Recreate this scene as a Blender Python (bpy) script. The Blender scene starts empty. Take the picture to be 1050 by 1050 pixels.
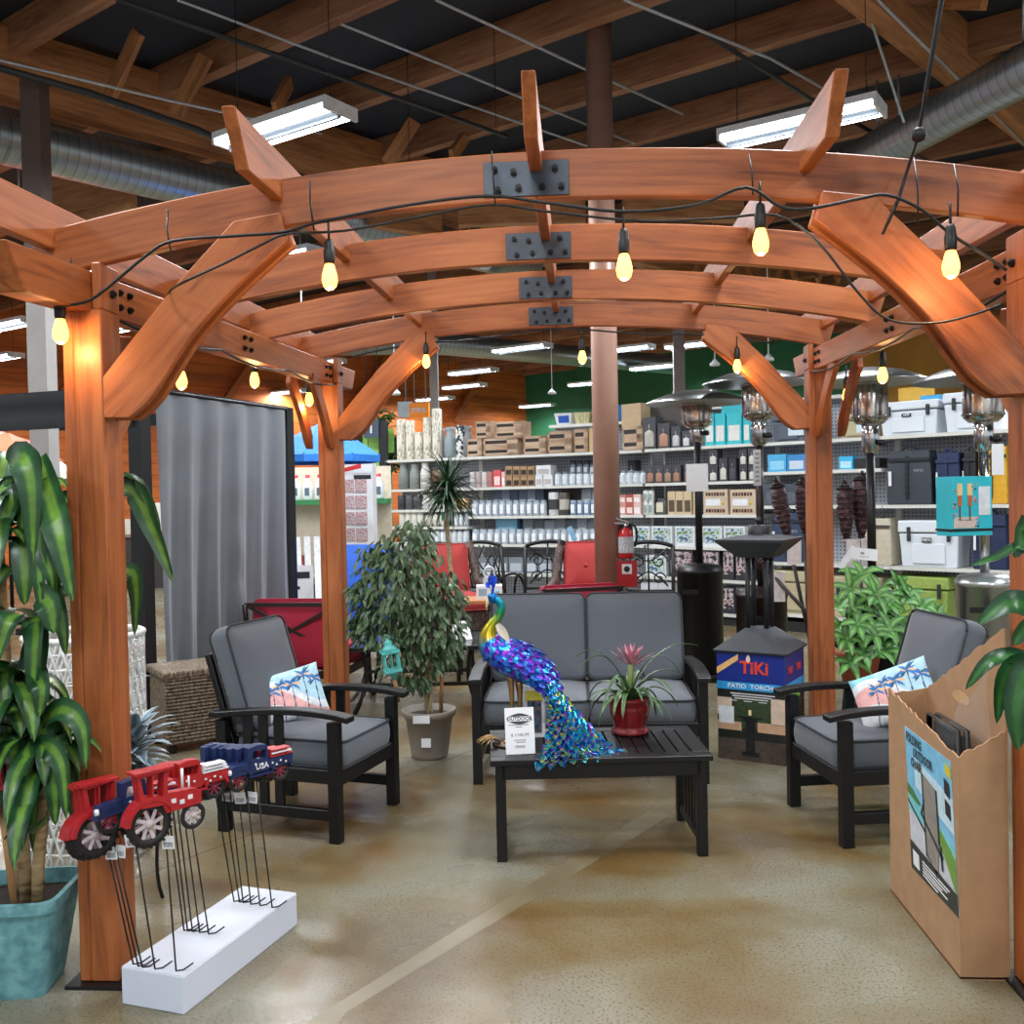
import bpy, bmesh, math, random
from mathutils import Vector, Matrix, Euler
V = Vector
PI = math.pi
random.seed(11)
LAMP_W, WORLD_S, EXPO = 90.0, 0.95, 0.15
S = bpy.context.scene
COL = S.collection

# ---------- the camera, and rays through points of the 1050 x 1050 frame ----------
FPX, CAMH, YAW, PITCH, ROLL = 1000.0, 1.58, 3.9, -1.0, 1.15
_t, _p, _r = math.radians(YAW), math.radians(PITCH), math.radians(ROLL)
FW = V((-math.sin(_t)*math.cos(_p), math.cos(_t)*math.cos(_p), math.sin(_p)))
_r0 = V((math.cos(_t), math.sin(_t), 0)); _u0 = _r0.cross(FW)
RT = math.cos(_r)*_r0 - math.sin(_r)*_u0
UP = math.sin(_r)*_r0 + math.cos(_r)*_u0
CAM = V((0, 0, CAMH))
def ray(x, y): return FW + RT*((x-525)/FPX) - UP*((y-525)/FPX)
def G(x, y, z=0.0):            # where the ray meets the height z
    d = ray(x, y); return CAM + d*((z-CAM.z)/d.z)
def P(x, y, Y):                # where it meets the upright plane at Y
    d = ray(x, y); return CAM + d*(Y/d.y)
def D(x, y, dep): return CAM + ray(x, y)*dep
def PL(x, y, p0, dr):          # where it meets the upright plane through p0 along dr
    n = V((dr.y, -dr.x, 0)); d = ray(x, y); return CAM + d*((p0-CAM).dot(n)/d.dot(n))

# ---------- materials ----------
def lin(h):
    h = h.lstrip('#'); c = [int(h[i:i+2], 16)/255 for i in (0, 2, 4)]
    return tuple(x/12.92 if x <= .04045 else ((x+.055)/1.055)**2.4 for x in c) + (1,)
_M = {}
def nd(nt, t, **k):
    n = nt.nodes.new(t)
    for a, v in k.items():
        if a[0] == '_': n.inputs[a[1:].replace('_', ' ')].default_value = v
        else: setattr(n, a, v)
    return n
def base_mat(name):
    m = bpy.data.materials.new(name); m.use_nodes = True
    return m, m.node_tree, m.node_tree.nodes['Principled BSDF']
def ramp(nt, stops, interp='LINEAR'):
    r = nt.nodes.new('ShaderNodeValToRGB'); e = r.color_ramp.elements; r.color_ramp.interpolation = interp
    while len(e) < len(stops): e.new(.5)
    for el, (p, c) in zip(e, stops): el.position = p; el.color = lin(c) if isinstance(c, str) else c
    return r
def mat(name, col, rough=.55, metal=0., var=.12, scale=30., bump=0., spec=.5, emit=0., trans=0., alpha=1., coat=0., sheen=0.):
    """plain surface: one colour with a little procedural unevenness"""
    if name in _M: return _M[name]
    m, nt, b = base_mat(name); L = nt.links
    tc = nd(nt, 'ShaderNodeTexCoord'); n = nd(nt, 'ShaderNodeTexNoise', _Scale=scale, _Detail=4.)
    L.new(tc.outputs['Object'], n.inputs['Vector'])
    c = lin(col)
    lo = tuple(x*(1-var) for x in c[:3])+(1,); hi = tuple(min(1, x*(1+var)) for x in c[:3])+(1,)
    r = ramp(nt, [(.3, lo), (.7, hi)]); L.new(n.outputs['Fac'], r.inputs['Fac'])
    L.new(r.outputs['Color'], b.inputs['Base Color'])
    b.inputs['Roughness'].default_value = rough; b.inputs['Metallic'].default_value = metal
    b.inputs['Specular IOR Level'].default_value = spec
    b.inputs['Transmission Weight'].default_value = trans; b.inputs['Alpha'].default_value = alpha
    b.inputs['Coat Weight'].default_value = coat; b.inputs['Sheen Weight'].default_value = sheen
    if emit: 
        L.new(r.outputs['Color'], b.inputs['Emission Color']); b.inputs['Emission Strength'].default_value = emit
    if bump:
        bp = nd(nt, 'ShaderNodeBump', _Strength=bump, _Distance=.004); L.new(n.outputs['Fac'], bp.inputs['Height']); L.new(bp.outputs['Normal'], b.inputs['Normal'])
    _M[name] = m; return m
def emis(name, col, st):
    if name in _M: return _M[name]
    m, nt, b = base_mat(name)
    b.inputs['Base Color'].default_value = lin(col); b.inputs['Emission Color'].default_value = lin(col); b.inputs['Emission Strength'].default_value = st
    _M[name] = m; return m
def wood(name, dark, mid, light, rough=.55, gs=1., knots=True):
    """grain along the x of the 'tc' attribute (metres along each board)"""
    if name in _M: return _M[name]
    m, nt, b = base_mat(name); L = nt.links
    at = nd(nt, 'ShaderNodeAttribute', attribute_name='tc')
    mp = nd(nt, 'ShaderNodeMapping'); mp.inputs['Scale'].default_value = (2.2*gs, 30*gs, 30*gs); L.new(at.outputs['Vector'], mp.inputs['Vector'])
    n = nd(nt, 'ShaderNodeTexNoise', _Scale=1., _Detail=5., _Roughness=.6, _Distortion=.9); L.new(mp.outputs['Vector'], n.inputs['Vector'])
    mp2 = nd(nt, 'ShaderNodeMapping'); mp2.inputs['Scale'].default_value = (.9, 4, 4); L.new(at.outputs['Vector'], mp2.inputs['Vector'])
    n2 = nd(nt, 'ShaderNodeTexNoise', _Scale=1.3, _Detail=2.); L.new(mp2.outputs['Vector'], n2.inputs['Vector'])
    mx = nd(nt, 'ShaderNodeMath', operation='MULTIPLY_ADD'); mx.inputs[1].default_value = .55
    L.new(n.outputs['Fac'], mx.inputs[0]); 
    h = nd(nt, 'ShaderNodeMath', operation='MULTIPLY'); h.inputs[1].default_value = .45; L.new(n2.outputs['Fac'], h.inputs[0]); L.new(h.outputs[0], mx.inputs[2])
    r = ramp(nt, [(.33, dark), (.5, mid), (.68, light)]); L.new(mx.outputs[0], r.inputs['Fac'])
    out = r.outputs['Color']
    if knots:
        mp3 = nd(nt, 'ShaderNodeMapping'); mp3.inputs['Scale'].default_value = (1.6, 9, 9); L.new(at.outputs['Vector'], mp3.inputs['Vector'])
        vo = nd(nt, 'ShaderNodeTexVoronoi', _Scale=1.); L.new(mp3.outputs['Vector'], vo.inputs['Vector'])
        kr = ramp(nt, [(.02, (1, 1, 1, 1)), (.09, (0, 0, 0, 1))]); L.new(vo.outputs['Distance'], kr.inputs['Fac'])
        mk = nd(nt, 'ShaderNodeMix', data_type='RGBA'); mk.inputs['B'].default_value = lin(dark); 
        ms = nd(nt, 'ShaderNodeMath', operation='MULTIPLY'); ms.inputs[1].default_value = .8; L.new(kr.outputs['Color'], ms.inputs[0])
        L.new(ms.outputs[0], mk.inputs['Factor']); L.new(out, mk.inputs['A']); out = mk.outputs['Result']
    L.new(out, b.inputs['Base Color']); b.inputs['Roughness'].default_value = rough
    bp = nd(nt, 'ShaderNodeBump', _Strength=.25, _Distance=.003); L.new(mx.outputs[0], bp.inputs['Height']); L.new(bp.outputs['Normal'], b.inputs['Normal'])
    _M[name] = m; return m
def rampmat(name, stops, scale=20., rough=.4, metal=0., kind='noise', interp='LINEAR', bump=0., coord='Object', detail=3., stretch=(1, 1, 1)):
    """colours spread by a noise / cell pattern"""
    if name in _M: return _M[name]
    m, nt, b = base_mat(name); L = nt.links
    if coord == 'tc': v = nd(nt, 'ShaderNodeAttribute', attribute_name='tc').outputs['Vector']
    else: v = nd(nt, 'ShaderNodeTexCoord').outputs[coord]
    mp = nd(nt, 'ShaderNodeMapping'); mp.inputs['Scale'].default_value = stretch; L.new(v, mp.inputs['Vector'])
    if kind == 'cell':
        n = nd(nt, 'ShaderNodeTexVoronoi', _Scale=scale); s = nd(nt, 'ShaderNodeSeparateColor'); L.new(mp.outputs['Vector'], n.inputs['Vector']); L.new(n.outputs['Color'], s.inputs['Color']); f = s.outputs['Red']; hh = n.outputs['Distance']
    elif kind == 'x':
        s = nd(nt, 'ShaderNodeSeparateXYZ'); L.new(mp.outputs['Vector'], s.inputs['Vector']); f = hh = s.outputs['X']
    else:
        n = nd(nt, 'ShaderNodeTexNoise', _Scale=scale, _Detail=detail); L.new(mp.outputs['Vector'], n.inputs['Vector']); f = hh = n.outputs['Fac']
    r = ramp(nt, stops, interp); L.new(f, r.inputs['Fac']); L.new(r.outputs['Color'], b.inputs['Base Color'])
    b.inputs['Roughness'].default_value = rough; b.inputs['Metallic'].default_value = metal
    if bump:
        bp = nd(nt, 'ShaderNodeBump', _Strength=bump, _Distance=.004); L.new(hh, bp.inputs['Height']); L.new(bp.outputs['Normal'], b.inputs['Normal'])
    _M[name] = m; return m

# ---------- mesh builder ----------
class MB:
    def __init__(s): s.v = []; s.f = []; s.mi = []; s.tc = []; s.sm = []
    def add(s, vs, fs, m=0, tc=None, smooth=False):
        o = len(s.v); s.v += [tuple(p) for p in vs]
        s.tc += [tuple(t) for t in tc] if tc else [tuple(p) for p in vs]
        for f in fs: s.f.append([i+o for i in f]); s.mi.append(m); s.sm.append(smooth)
        return s
    def box(s, lo, hi, m=0, M=None, grain=0):
        x0, y0, z0 = lo; x1, y1, z1 = hi
        vs = [V(p) for p in ((x0,y0,z0),(x1,y0,z0),(x1,y1,z0),(x0,y1,z0),(x0,y0,z1),(x1,y0,z1),(x1,y1,z1),(x0,y1,z1))]
        o = random.random()*9; g = grain
        tc = [(p[g]+o, p[(g+1) % 3]+o*2, p[(g+2) % 3]) for p in vs]
        if M: vs = [M @ p for p in vs]
        return s.add(vs, [(0,3,2,1),(4,5,6,7),(0,1,5,4),(1,2,6,5),(2,3,7,6),(3,0,4,7)], m, tc)
    def cbox(s, c, sz, m=0, M=None, grain=0):
        return s.box([c[i]-sz[i]/2 for i in range(3)], [c[i]+sz[i]/2 for i in range(3)], m, M, grain)
    def bar(s, a, b, w, h, up=(0, 0, 1), m=0):
        """beam from a to b; w sideways, h along up"""
        a, b = V(a), V(b); x = (b-a); L = x.length; x.normalize(); u = V(up); u = (u-x*u.dot(x)).normalized(); y = u.cross(x)
        M = Matrix((x, y, u)).transposed().to_4x4(); M.translation = a
        return s.box((0, -w/2, -h/2), (L, w/2, h/2), m, M)
    def ring(s, c, ax, rx, ry=None, n=12, ref=None):
        ax = V(ax).normalized(); ref = V(ref) if ref else (V((0, 0, 1)) if abs(ax.z) < .9 else V((1, 0, 0)))
        u = (ref-ax*ref.dot(ax)).normalized(); w = ax.cross(u); ry = rx if ry is None else ry
        return [V(c)+u*(rx*math.cos(2*PI*i/n))+w*(ry*math.sin(2*PI*i/n)) for i in range(n)]
    def tube(s, pts, r, n=8, m=0, cap=True, smooth=True, ref=None):
        pts = [V(p) for p in pts]; k = len(pts); rs = r if isinstance(r, (list, tuple)) else [r]*k
        vs = []; tc = []; L = 0; o = random.random()*5
        for i, p in enumerate(pts):
            d = (pts[min(i+1, k-1)]-pts[max(i-1, 0)])
            if i: L += (p-pts[i-1]).length
            rr = rs[i]; rx, ry = rr if isinstance(rr, tuple) else (rr, rr)
            vs += s.ring(p, d, rx, ry, n, ref); tc += [(L+o, rx*math.cos(2*PI*j/n), rx*math.sin(2*PI*j/n)) for j in range(n)]
        fs = [(i*n+j, i*n+(j+1) % n, (i+1)*n+(j+1) % n, (i+1)*n+j) for i in range(k-1) for j in range(n)]
        if cap: fs += [tuple(range(n-1, -1, -1)), tuple(range((k-1)*n, k*n))]
        return s.add(vs, fs, m, tc, smooth)
    def lathe(s, prof, c=(0, 0, 0), n=20, m=0, smooth=True, M=None, cap=True, ms=None):
        c = V(c); vs = []
        for r, z in prof: vs += [c+V((r*math.cos(2*PI*j/n), r*math.sin(2*PI*j/n), z)) for j in range(n)]
        tc = [tuple(p) for p in vs]
        if M: vs = [M @ p for p in vs]
        k = len(prof)
        for i in range(k-1):
            pass
        fs = [(i*n+j, i*n+(j+1) % n, (i+1)*n+(j+1) % n, (i+1)*n+j) for i in range(k-1) for j in range(n)]
        if cap: fs += [tuple(range(n-1, -1, -1)), tuple(range((k-1)*n, k*n))]
        o = len(s.f); s.add(vs, fs, m, tc, smooth)
        if ms:
            for i in range(k-1):
                for j in range(n): s.mi[o+i*n+j] = ms[i]
            if cap: s.mi[-2] = ms[0]; s.mi[-1] = ms[-1]
        return s
    def prism(s, poly, off, m=0, tc=None, ms=None):
        """closed outline (3-D points, planar) pushed out by the vector off"""
        n = len(poly); a = [V(p) for p in poly]; b = [p+V(off) for p in a]
        t = [(q[0], q[1], 0) for q in tc]+[(q[0], q[1], V(off).length) for q in tc] if tc else None
        return s.add(a+b, [tuple(range(n))[::-1], tuple(range(n, 2*n))]+[(i, (i+1) % n, n+(i+1) % n, n+i) for i in range(n)], m, t)
    def strip(s, top, bot, off, m=0):
        """curved board: two edge polylines of equal length, thickness off; grain runs along it"""
        n = len(top); off = V(off); T = [V(p) for p in top]; B = [V(p) for p in bot]; L = [0.]; o = random.random()*9
        for i in range(1, n): L.append(L[-1]+((T[i]+B[i])/2-(T[i-1]+B[i-1])/2).length)
        w = [(T[i]-B[i]).length for i in range(n)]
        vs = T+B+[p+off for p in T]+[p+off for p in B]
        tc = [(L[i]+o, w[i], o) for i in range(n)]+[(L[i]+o, 0, o) for i in range(n)]; tc += [(a, b, c+off.length) for a, b, c in tc]
        fs = []
        for i in range(n-1):
            fs += [(i, i+1, n+i+1, n+i), (2*n+i+1, 2*n+i, 3*n+i, 3*n+i+1), (i+1, i, 2*n+i, 2*n+i+1), (n+i, n+i+1, 3*n+i+1, 3*n+i)]
        fs += [(0, n, 3*n, 2*n), (n-1, 2*n+n-1, 3*n+n-1, n+n-1)]
        return s.add(vs, fs, m, tc)
    def grid(s, fn, nu, nv, m=0, smooth=True, mf=None, close_u=False, close_v=False):
        vs = [V(fn(i/nu, j/nv)) for j in range(nv+1) for i in range(nu+1)]
        tc = [(i/nu, j/nv, 0) for j in range(nv+1) for i in range(nu+1)]
        o = len(s.f); fs = [(j*(nu+1)+i, j*(nu+1)+i+1, (j+1)*(nu+1)+i+1, (j+1)*(nu+1)+i) for j in range(nv) for i in range(nu)]
        s.add(vs, fs, m, tc, smooth)
        if mf:
            q = o
            for j in range(nv):
                for i in range(nu): s.mi[q] = mf((i+.5)/nu, (j+.5)/nv); q += 1
        return s
    def leaf(s, p, d, up, L, w, droop=.5, n=6, fold=.25, m=0, m2=None, prof=None, twist=0.):
        """one blade: starts at p along d, bends down by droop, V-folded along its rib"""
        p = V(p); d = V(d).normalized(); vs = []; tc = []; st = L/n
        for i in range(n+1):
            t = i/n; ww = w*(prof(t) if prof else math.sin(PI*min(1, .08+.92*t)**.8)**.8 if t < 1 else 0)
            sd = d.cross(V(up)); sd = sd.normalized() if sd.length > 1e-4 else V((1, 0, 0))
            if twist: sd = Matrix.Rotation(twist, 3, d) @ sd
            nn = sd.cross(d).normalized()
            vs += [p-sd*ww/2+nn*ww*fold, p, p+sd*ww/2+nn*ww*fold]; tc += [(t, -.5, 0), (t, 0, 0), (t, .5, 0)]
            p = p+d*st; d = (d+V((0, 0, -1))*droop/n*(1+t)).normalized()
        fs = []
        for i in range(n): fs += [(i*3, i*3+1, i*3+4, i*3+3), (i*3+1, i*3+2, i*3+5, i*3+4)]
        return s.add(vs, fs, m, tc, True)
    def build(s, name, mats, parent=None, bevel=0., seg=1, at=None, fix=True, sub=0, auto=0):
        me = bpy.data.meshes.new(name); vs = [V(p)-V(at) for p in s.v] if at is not None else s.v
        me.from_pydata([tuple(p) for p in vs], [], s.f)
        mats = mats if isinstance(mats, (list, tuple)) else [mats]
        for m_ in mats: me.materials.append(m_)
        me.polygons.foreach_set('material_index', s.mi); me.polygons.foreach_set('use_smooth', s.sm)
        a = me.attributes.new('tc', 'FLOAT_VECTOR', 'POINT'); a.data.foreach_set('vector', [c for t in s.tc for c in t])
        if fix:
            b = bmesh.new(); b.from_mesh(me); bmesh.ops.recalc_face_normals(b, faces=b.faces); b.to_mesh(me); b.free()
        o = bpy.data.objects.new(name, me); COL.objects.link(o)
        if parent is not None: o.parent = parent
        if at is not None: o.location = at
        if bevel:
            q = o.modifiers.new('edges', 'BEVEL'); q.width = bevel; q.segments = seg; q.limit_method = 'ANGLE'; q.angle_limit = .6
        if sub:
            q = o.modifiers.new('smooth', 'SUBSURF'); q.levels = q.render_levels = sub
        return o

# ---------- things, parts, structure ----------
def tag(o, label, cat, group=None, kind=None):
    o['label'] = label; o['category'] = cat
    if group: o['group'] = group
    if kind: o['kind'] = kind
    return o
def thing(name, label, cat, loc=(0, 0, 0), rz=0., group=None):
    o = bpy.data.objects.new(name, None); COL.objects.link(o); o.empty_display_size = .1
    o.location = loc; o.rotation_euler = (0, 0, rz)
    return tag(o, label, cat, group)
def struct(o): o['kind'] = 'structure'; return o
def dup(root, loc, rz, label, group=None):
    r = root.copy(); COL.objects.link(r); r.location = loc; r.rotation_euler = (0, 0, rz); r['label'] = label
    if group: r['group'] = group
    for ch in list(root.children):
        c = ch.copy(); COL.objects.link(c); c.parent = r
        for g in list(ch.children):
            e = g.copy(); COL.objects.link(e); e.parent = c
    return r
def text(name, body, size, m, parent, M, ext=.0006, sx=1., align='CENTER', bold=0.):
    """raised lettering as a mesh; M puts its x-right / y-up plane in place"""
    cu = bpy.data.curves.new(name, 'FONT'); cu.body = body; cu.size = size; cu.align_x = align; cu.align_y = 'CENTER'; cu.extrude = ext; cu.offset = bold; cu.resolution_u = 2
    t = bpy.data.objects.new(name, cu); COL.objects.link(t)
    dg = bpy.context.evaluated_depsgraph_get(); me = bpy.data.meshes.new_from_object(t.evaluated_get(dg)); 
    bpy.data.objects.remove(t); bpy.data.curves.remove(cu)
    me.transform(M @ Matrix.Diagonal((sx, 1, 1, 1)))
    me.materials.clear(); me.materials.append(m); me.name = name
    o = bpy.data.objects.new(name, me); COL.objects.link(o); o.parent = parent; return o
def face_M(o, x, up):
    """text plane: origin o, reading direction x, up"""
    x = V(x).normalized(); u = V(up); u = (u-x*u.dot(x)).normalized(); n = x.cross(u)
    M = Matrix((x, u, n)).transposed().to_4x4(); M.translation = V(o); return M
def frame(o, x, up=(0, 0, 1)):
    """box frame: x along, y into the depth, z up"""
    x = V(x).normalized(); z = V(up); y = z.cross(x).normalized(); M = Matrix((x, y, z)).transposed().to_4x4(); M.translation = V(o); return M
def bez(a, b, c, d, n=10):
    a, b, c, d = V(a), V(b), V(c), V(d)
    return [a*(1-t)**3+b*3*t*(1-t)**2+c*3*t*t*(1-t)+d*t**3 for t in [i/n for i in range(n+1)]]
def spline(pts, k=4):
    pts = [V(p) for p in pts]; out = []
    for i in range(len(pts)-1):
        p0, p1, p2, p3 = pts[max(i-1, 0)], pts[i], pts[i+1], pts[min(i+2, len(pts)-1)]
        for j in range(k):
            t = j/k; out.append(.5*((2*p1)+(p2-p0)*t+(2*p0-5*p1+4*p2-p3)*t*t+(3*p1-p0-3*p2+p3)*t**3))
    return out+[pts[-1]]
ORD = ['first', 'second', 'third', 'fourth', 'fifth', 'sixth', 'seventh', 'eighth', 'ninth', 'tenth', 'eleventh', 'twelfth', 'thirteenth', 'fourteenth', 'fifteenth', 'sixteenth', 'seventeenth', 'eighteenth', 'nineteenth', 'twentieth']

# ---------- shared materials ----------
CEDAR = wood('cedar_stain', '#6b3517', '#a1592b', '#b66d3a', .5)
CEDAR2 = wood('raw_timber', '#7b5236', '#a06e48', '#b98859', .65, 1.)
BLACKM = mat('black_powdercoat', '#0f1012', .42, .1, .1, 60)
DKBRONZE = mat('dark_bronze_metal', '#241a17', .4, .4)
PLATE = mat('dark_grey_plate', '#474d55', .45, .6, .12, 25)
GREYFAB = mat('grey_cushion_fabric', '#5b616a', .9, 0, .07, 220, .15, sheen=.2)
PIPING = mat('dark_grey_piping', '#2f3237', .85)
REDFAB = mat('brick_red_fabric', '#a83a37', .9, 0, .08, 150, .15)
CRIMSON = mat('crimson_fabric', '#a01c36', .88, 0, .08, 150, .15)
WHITE = mat('white_card', '#e9ebef', .6, 0, .02)
INK = mat('print_black', '#23252a', .7, 0, .05)
GREYINK = mat('print_grey', '#8d9096', .7, 0, .05)
STEEL = mat('polished_steel', '#b9bbbd', .16, 1., .06, 12)
GALV = mat('galvanised_steel', '#9fa6a8', .32, .9, .12, 9)
CARTON = mat('brown_cardboard', '#ab8663', .85, 0, .08, 14)
CARTIN = mat('cardboard_inside', '#9a7450', .9, 0, .1, 10)
SOIL = mat('potting_soil', '#2e231b', .95, 0, .35, 90, .8)
WIRE = mat('black_cable', '#0c0c0d', .5)
# ================= floor =================
def floor_mat():
    m, nt, b = base_mat('stained_concrete'); L = nt.links
    tc = nd(nt, 'ShaderNodeTexCoord')
    def noise(s, d, dist=0.): 
        n = nd(nt, 'ShaderNodeTexNoise', _Scale=s, _Detail=d, _Distortion=dist); L.new(tc.outputs['Object'], n.inputs['Vector']); return n.outputs['Fac']
    big = noise(.62, 5., .8); mid = noise(1.9, 5., .4); fine = noise(95, 3.); sp = noise(42, 2.)
    r1 = ramp(nt, [(.34, '#8f8e82'), (.45, '#837c64'), (.53, '#775f34'), (.63, '#4c3313')]); L.new(big, r1.inputs['Fac'])
    r2 = ramp(nt, [(.35, '#8f8e82'), (.5, '#787056'), (.63, '#644a20')]); L.new(mid, r2.inputs['Fac'])
    mx = nd(nt, 'ShaderNodeMix', data_type='RGBA'); mx.inputs['Factor'].default_value = .5; L.new(r1.outputs['Color'], mx.inputs['A']); L.new(r2.outputs['Color'], mx.inputs['B'])
    r3 = ramp(nt, [(.36, '#5c574a'), (.47, '#ffffff'), (.7, '#ffffff')]); L.new(fine, r3.inputs['Fac'])
    m2 = nd(nt, 'ShaderNodeMix', data_type='RGBA', blend_type='MULTIPLY'); m2.inputs['Factor'].default_value = .5; L.new(mx.outputs['Result'], m2.inputs['A']); L.new(r3.outputs['Color'], m2.inputs['B'])
    L.new(m2.outputs['Result'], b.inputs['Base Color'])
    rr = ramp(nt, [(.3, (.2, .2, .2, 1)), (.7, (.42, .42, .42, 1))]); L.new(mid, rr.inputs['Fac']); L.new(rr.outputs['Color'], b.inputs['Roughness'])
    b.inputs['Specular IOR Level'].default_value = .45
    bp = nd(nt, 'ShaderNodeBump', _Strength=.08, _Distance=.002); L.new(sp, bp.inputs['Height']); L.new(bp.outputs['Normal'], b.inputs['Normal'])
    return m
FLOORM = floor_mat()
struct(MB().box((-30, -12, -.1), (32, 44, 0)).build('floor', FLOORM))
# saw-cut joint and the pale patched trench across the slab
jm = mat('joint_filler', '#4a453b', .8)
a, b_ = G(138, 901), G(480, 771); d = (b_-a).normalized(); n = V((d.y, -d.x, 0))
struct(MB().add([a-n*.003+V((0,0,.0006)), a+n*.003+V((0,0,.0006)), a+d*2.4+n*.003+V((0,0,.0006)), a+d*2.4-n*.003+V((0,0,.0006))], [(0, 1, 2, 3)]).build('trim_1', jm))
pm = rampmat('patched_concrete', [(.35, '#74694f'), (.5, '#7f745b'), (.68, '#685533')], 2.2, .35)
q = [G(312, 1050), G(700, 810), G(685, 838), G(560, 914), G(355, 1038), G(335, 1062)]
struct(MB().add([p+V((0, 0, .0008)) for p in q], [tuple(range(6))]).build('trim_2', pm))

# ================= ceiling, walls =================
CB = mat('black_roof_liner', '#2a323c', .8, 0, .15, 1.5)
struct(MB().box((-30, -12, 5.9), (32, 44, 6.0)).build('ceiling', CB))
def hd(a): a = math.radians(a); return V((math.sin(a), math.cos(a), 0))
dV, dU = hd(40), hd(122)
CORNER = D(541, 500, 33); CORNER.z = 0
def slab(name, a, b, z0, z1, th, m, grain_m=None):
    a = V((a.x, a.y, 0)); b = V((b.x, b.y, 0)); d = (b-a); L = d.length; M = frame(a, d)
    return struct(MB().box((0, 0, z0), (L, th, z1), 0, M).build(name, m))
def siding():
    m, nt, b = base_mat('orange_board_wall'); L = nt.links
    at = nd(nt, 'ShaderNodeAttribute', attribute_name='tc'); s = nd(nt, 'ShaderNodeSeparateXYZ'); L.new(at.outputs['Vector'], s.inputs['Vector'])
    w = nd(nt, 'ShaderNodeMath', operation='MULTIPLY'); w.inputs[1].default_value = 3.6; L.new(s.outputs['Z'], w.inputs[0])
    fl = nd(nt, 'ShaderNodeMath', operation='FRACT'); L.new(w.outputs[0], fl.inputs[0])
    line = ramp(nt, [(0, '#6d3517'), (.1, '#ffffff'), (1, '#ffffff')]); L.new(fl.outputs[0], line.inputs['Fac'])
    mp = nd(nt, 'ShaderNodeMapping'); mp.inputs['Scale'].default_value = (.5, 1, 3.6); L.new(at.outputs['Vector'], mp.inputs['Vector'])
    n = nd(nt, 'ShaderNodeTexNoise', _Scale=1.5, _Detail=3.); L.new(mp.outputs['Vector'], n.inputs['Vector'])
    r = ramp(nt, [(.3, '#b95c22'), (.7, '#e07a33')]); L.new(n.outputs['Fac'], r.inputs['Fac'])
    mx = nd(nt, 'ShaderNodeMix', data_type='RGBA', blend_type='MULTIPLY'); mx.inputs['Factor'].default_value = .7; L.new(r.outputs['Color'], mx.inputs['A']); L.new(line.outputs['Color'], mx.inputs['B'])
    L.new(mx.outputs['Result'], b.inputs['Base Color']); b.inputs['Roughness'].default_value = .7; return m
ORANGE = siding()
slab('wall_left', CORNER-dV*26, CORNER, 0, 5.9, .2, ORANGE)
GREENW = mat('green_wall_paint', '#25704a', .7, 0, .08, 2)
YELW = rampmat('ochre_plywood', [(.3, '#a77a2c'), (.7, '#c2943d')], 1.2, .7, stretch=(1, 1, .3))
gd = hd(128)
g1 = CORNER+gd*11.5
slab('wall_back', CORNER, g1, 0, 5.9, .2, GREENW)
slab('wall_right', g1, g1+gd*18, 0, 5.9, .2, YELW)
TRIMO = wood('orange_trim', '#8a451b', '#b25d28', '#c46c34', .6, 1, False)
p0 = CORNER-dV*25; M = frame(p0, dV); struct(MB().box((0, -.06, 4.55), (25, -.005, 4.75), 0, M).build('trim_3', TRIMO))
for k, s in enumerate((2, 6, 10, 14)):   # diagonal braces standing off the orange wall
    p = CORNER-dV*(s+1.5)+V((dV.y, -dV.x, 0))*.2
    struct(MB().bar(p+V((0, 0, 3.9))+dV*.0, p+V((0, 0, 5.6))+dV*1.3, .15, .18, (0, 0, 1)).build('trim_%d' % (k+4), TRIMO))

# ================= roof timbers =================
DKW = wood('roof_timber', '#6a4530', '#9a6b4a', '#b58662', .7)
GLU = wood('glulam_beam', '#7a4d2b', '#b07645', '#cc935e', .6)
nV = V((dU.y*-1, dU.x, 0)); nV = V((.54, .84, 0)).normalized(); uu = V((.84, -.54, 0)).normalized()
def infloor(p): return -29 < p.x < 31 and -11 < p.y < 43
for k in range(-4, 24):
    c = nV*(4.43+1.39*k); 
    t0, t1 = -26., 26.
    while not infloor(c+uu*t0): t0 += 1
    while not infloor(c+uu*t1): t1 -= 1
    a, e = c+uu*t0, c+uu*t1; a.z = e.z = 5.74
    struct(MB().bar(a, e, .12, .30).build('ceiling_beam', DKW))
for k, (px, py, zz, hh) in enumerate(((60, 112, 5.2, .62), (855, 0, 5.36, .62))):
    p = G(px, py, zz); w = V((dV.y, -dV.x, 0))
    a, e = p-dV*9, p+dV*20; a.z = e.z = zz+hh/2
    if k == 0: a -= w*.1; e -= w*.1
    else: a += w*.1; e += w*.1
    struct(MB().bar(a, e, .2, hh).build('ceiling_girder', GLU))
    if k == 0:
        struct(MB().bar(a-w*.25+V((0, 0, -.1)), e-w*.25+V((0, 0, -.1)), .12, .3).build('ceiling_girder', GLU))
# loose braces leaning up from the girder to the joists
for (a, e, z0, z1) in (((110, 105), (142, 33), 5.15, 5.65), ((180, 118), (211, 58), 5.15, 5.65), ((282, 112), (297, 84), 5.2, 5.65), ((397, 168), (425, 124), 5.2, 5.65), ((463, 160), (478, 140), 5.2, 5.65), ((1010, 0), (960, 0), 5.2, 5.6)):
    struct(MB().bar(G(*a, z0), G(*e, z1), .05, .14).build('ceiling_brace', GLU))
# pale boards seen between the arches, further back
for (a, e, z) in (((50, 205), (130, 190), 4.9), ((75, 213), (134, 196), 4.8), ((380, 215), (450, 228), 5.0), ((470, 215), (600, 212), 5.1), ((640, 205), (760, 212), 5.2)):
    struct(MB().bar(G(*a, z), G(*e, z), .15, .4).build('ceiling_brace', GLU))
for k in range(16):   # web of a roof truss far back between second and third arch
    x = 640+k*22
    struct(MB().bar(G(x, 288, 5.0), G(x+(12 if k % 2 else -8), 262, 5.5), .05, .12).build('ceiling_brace', GLU))

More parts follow.
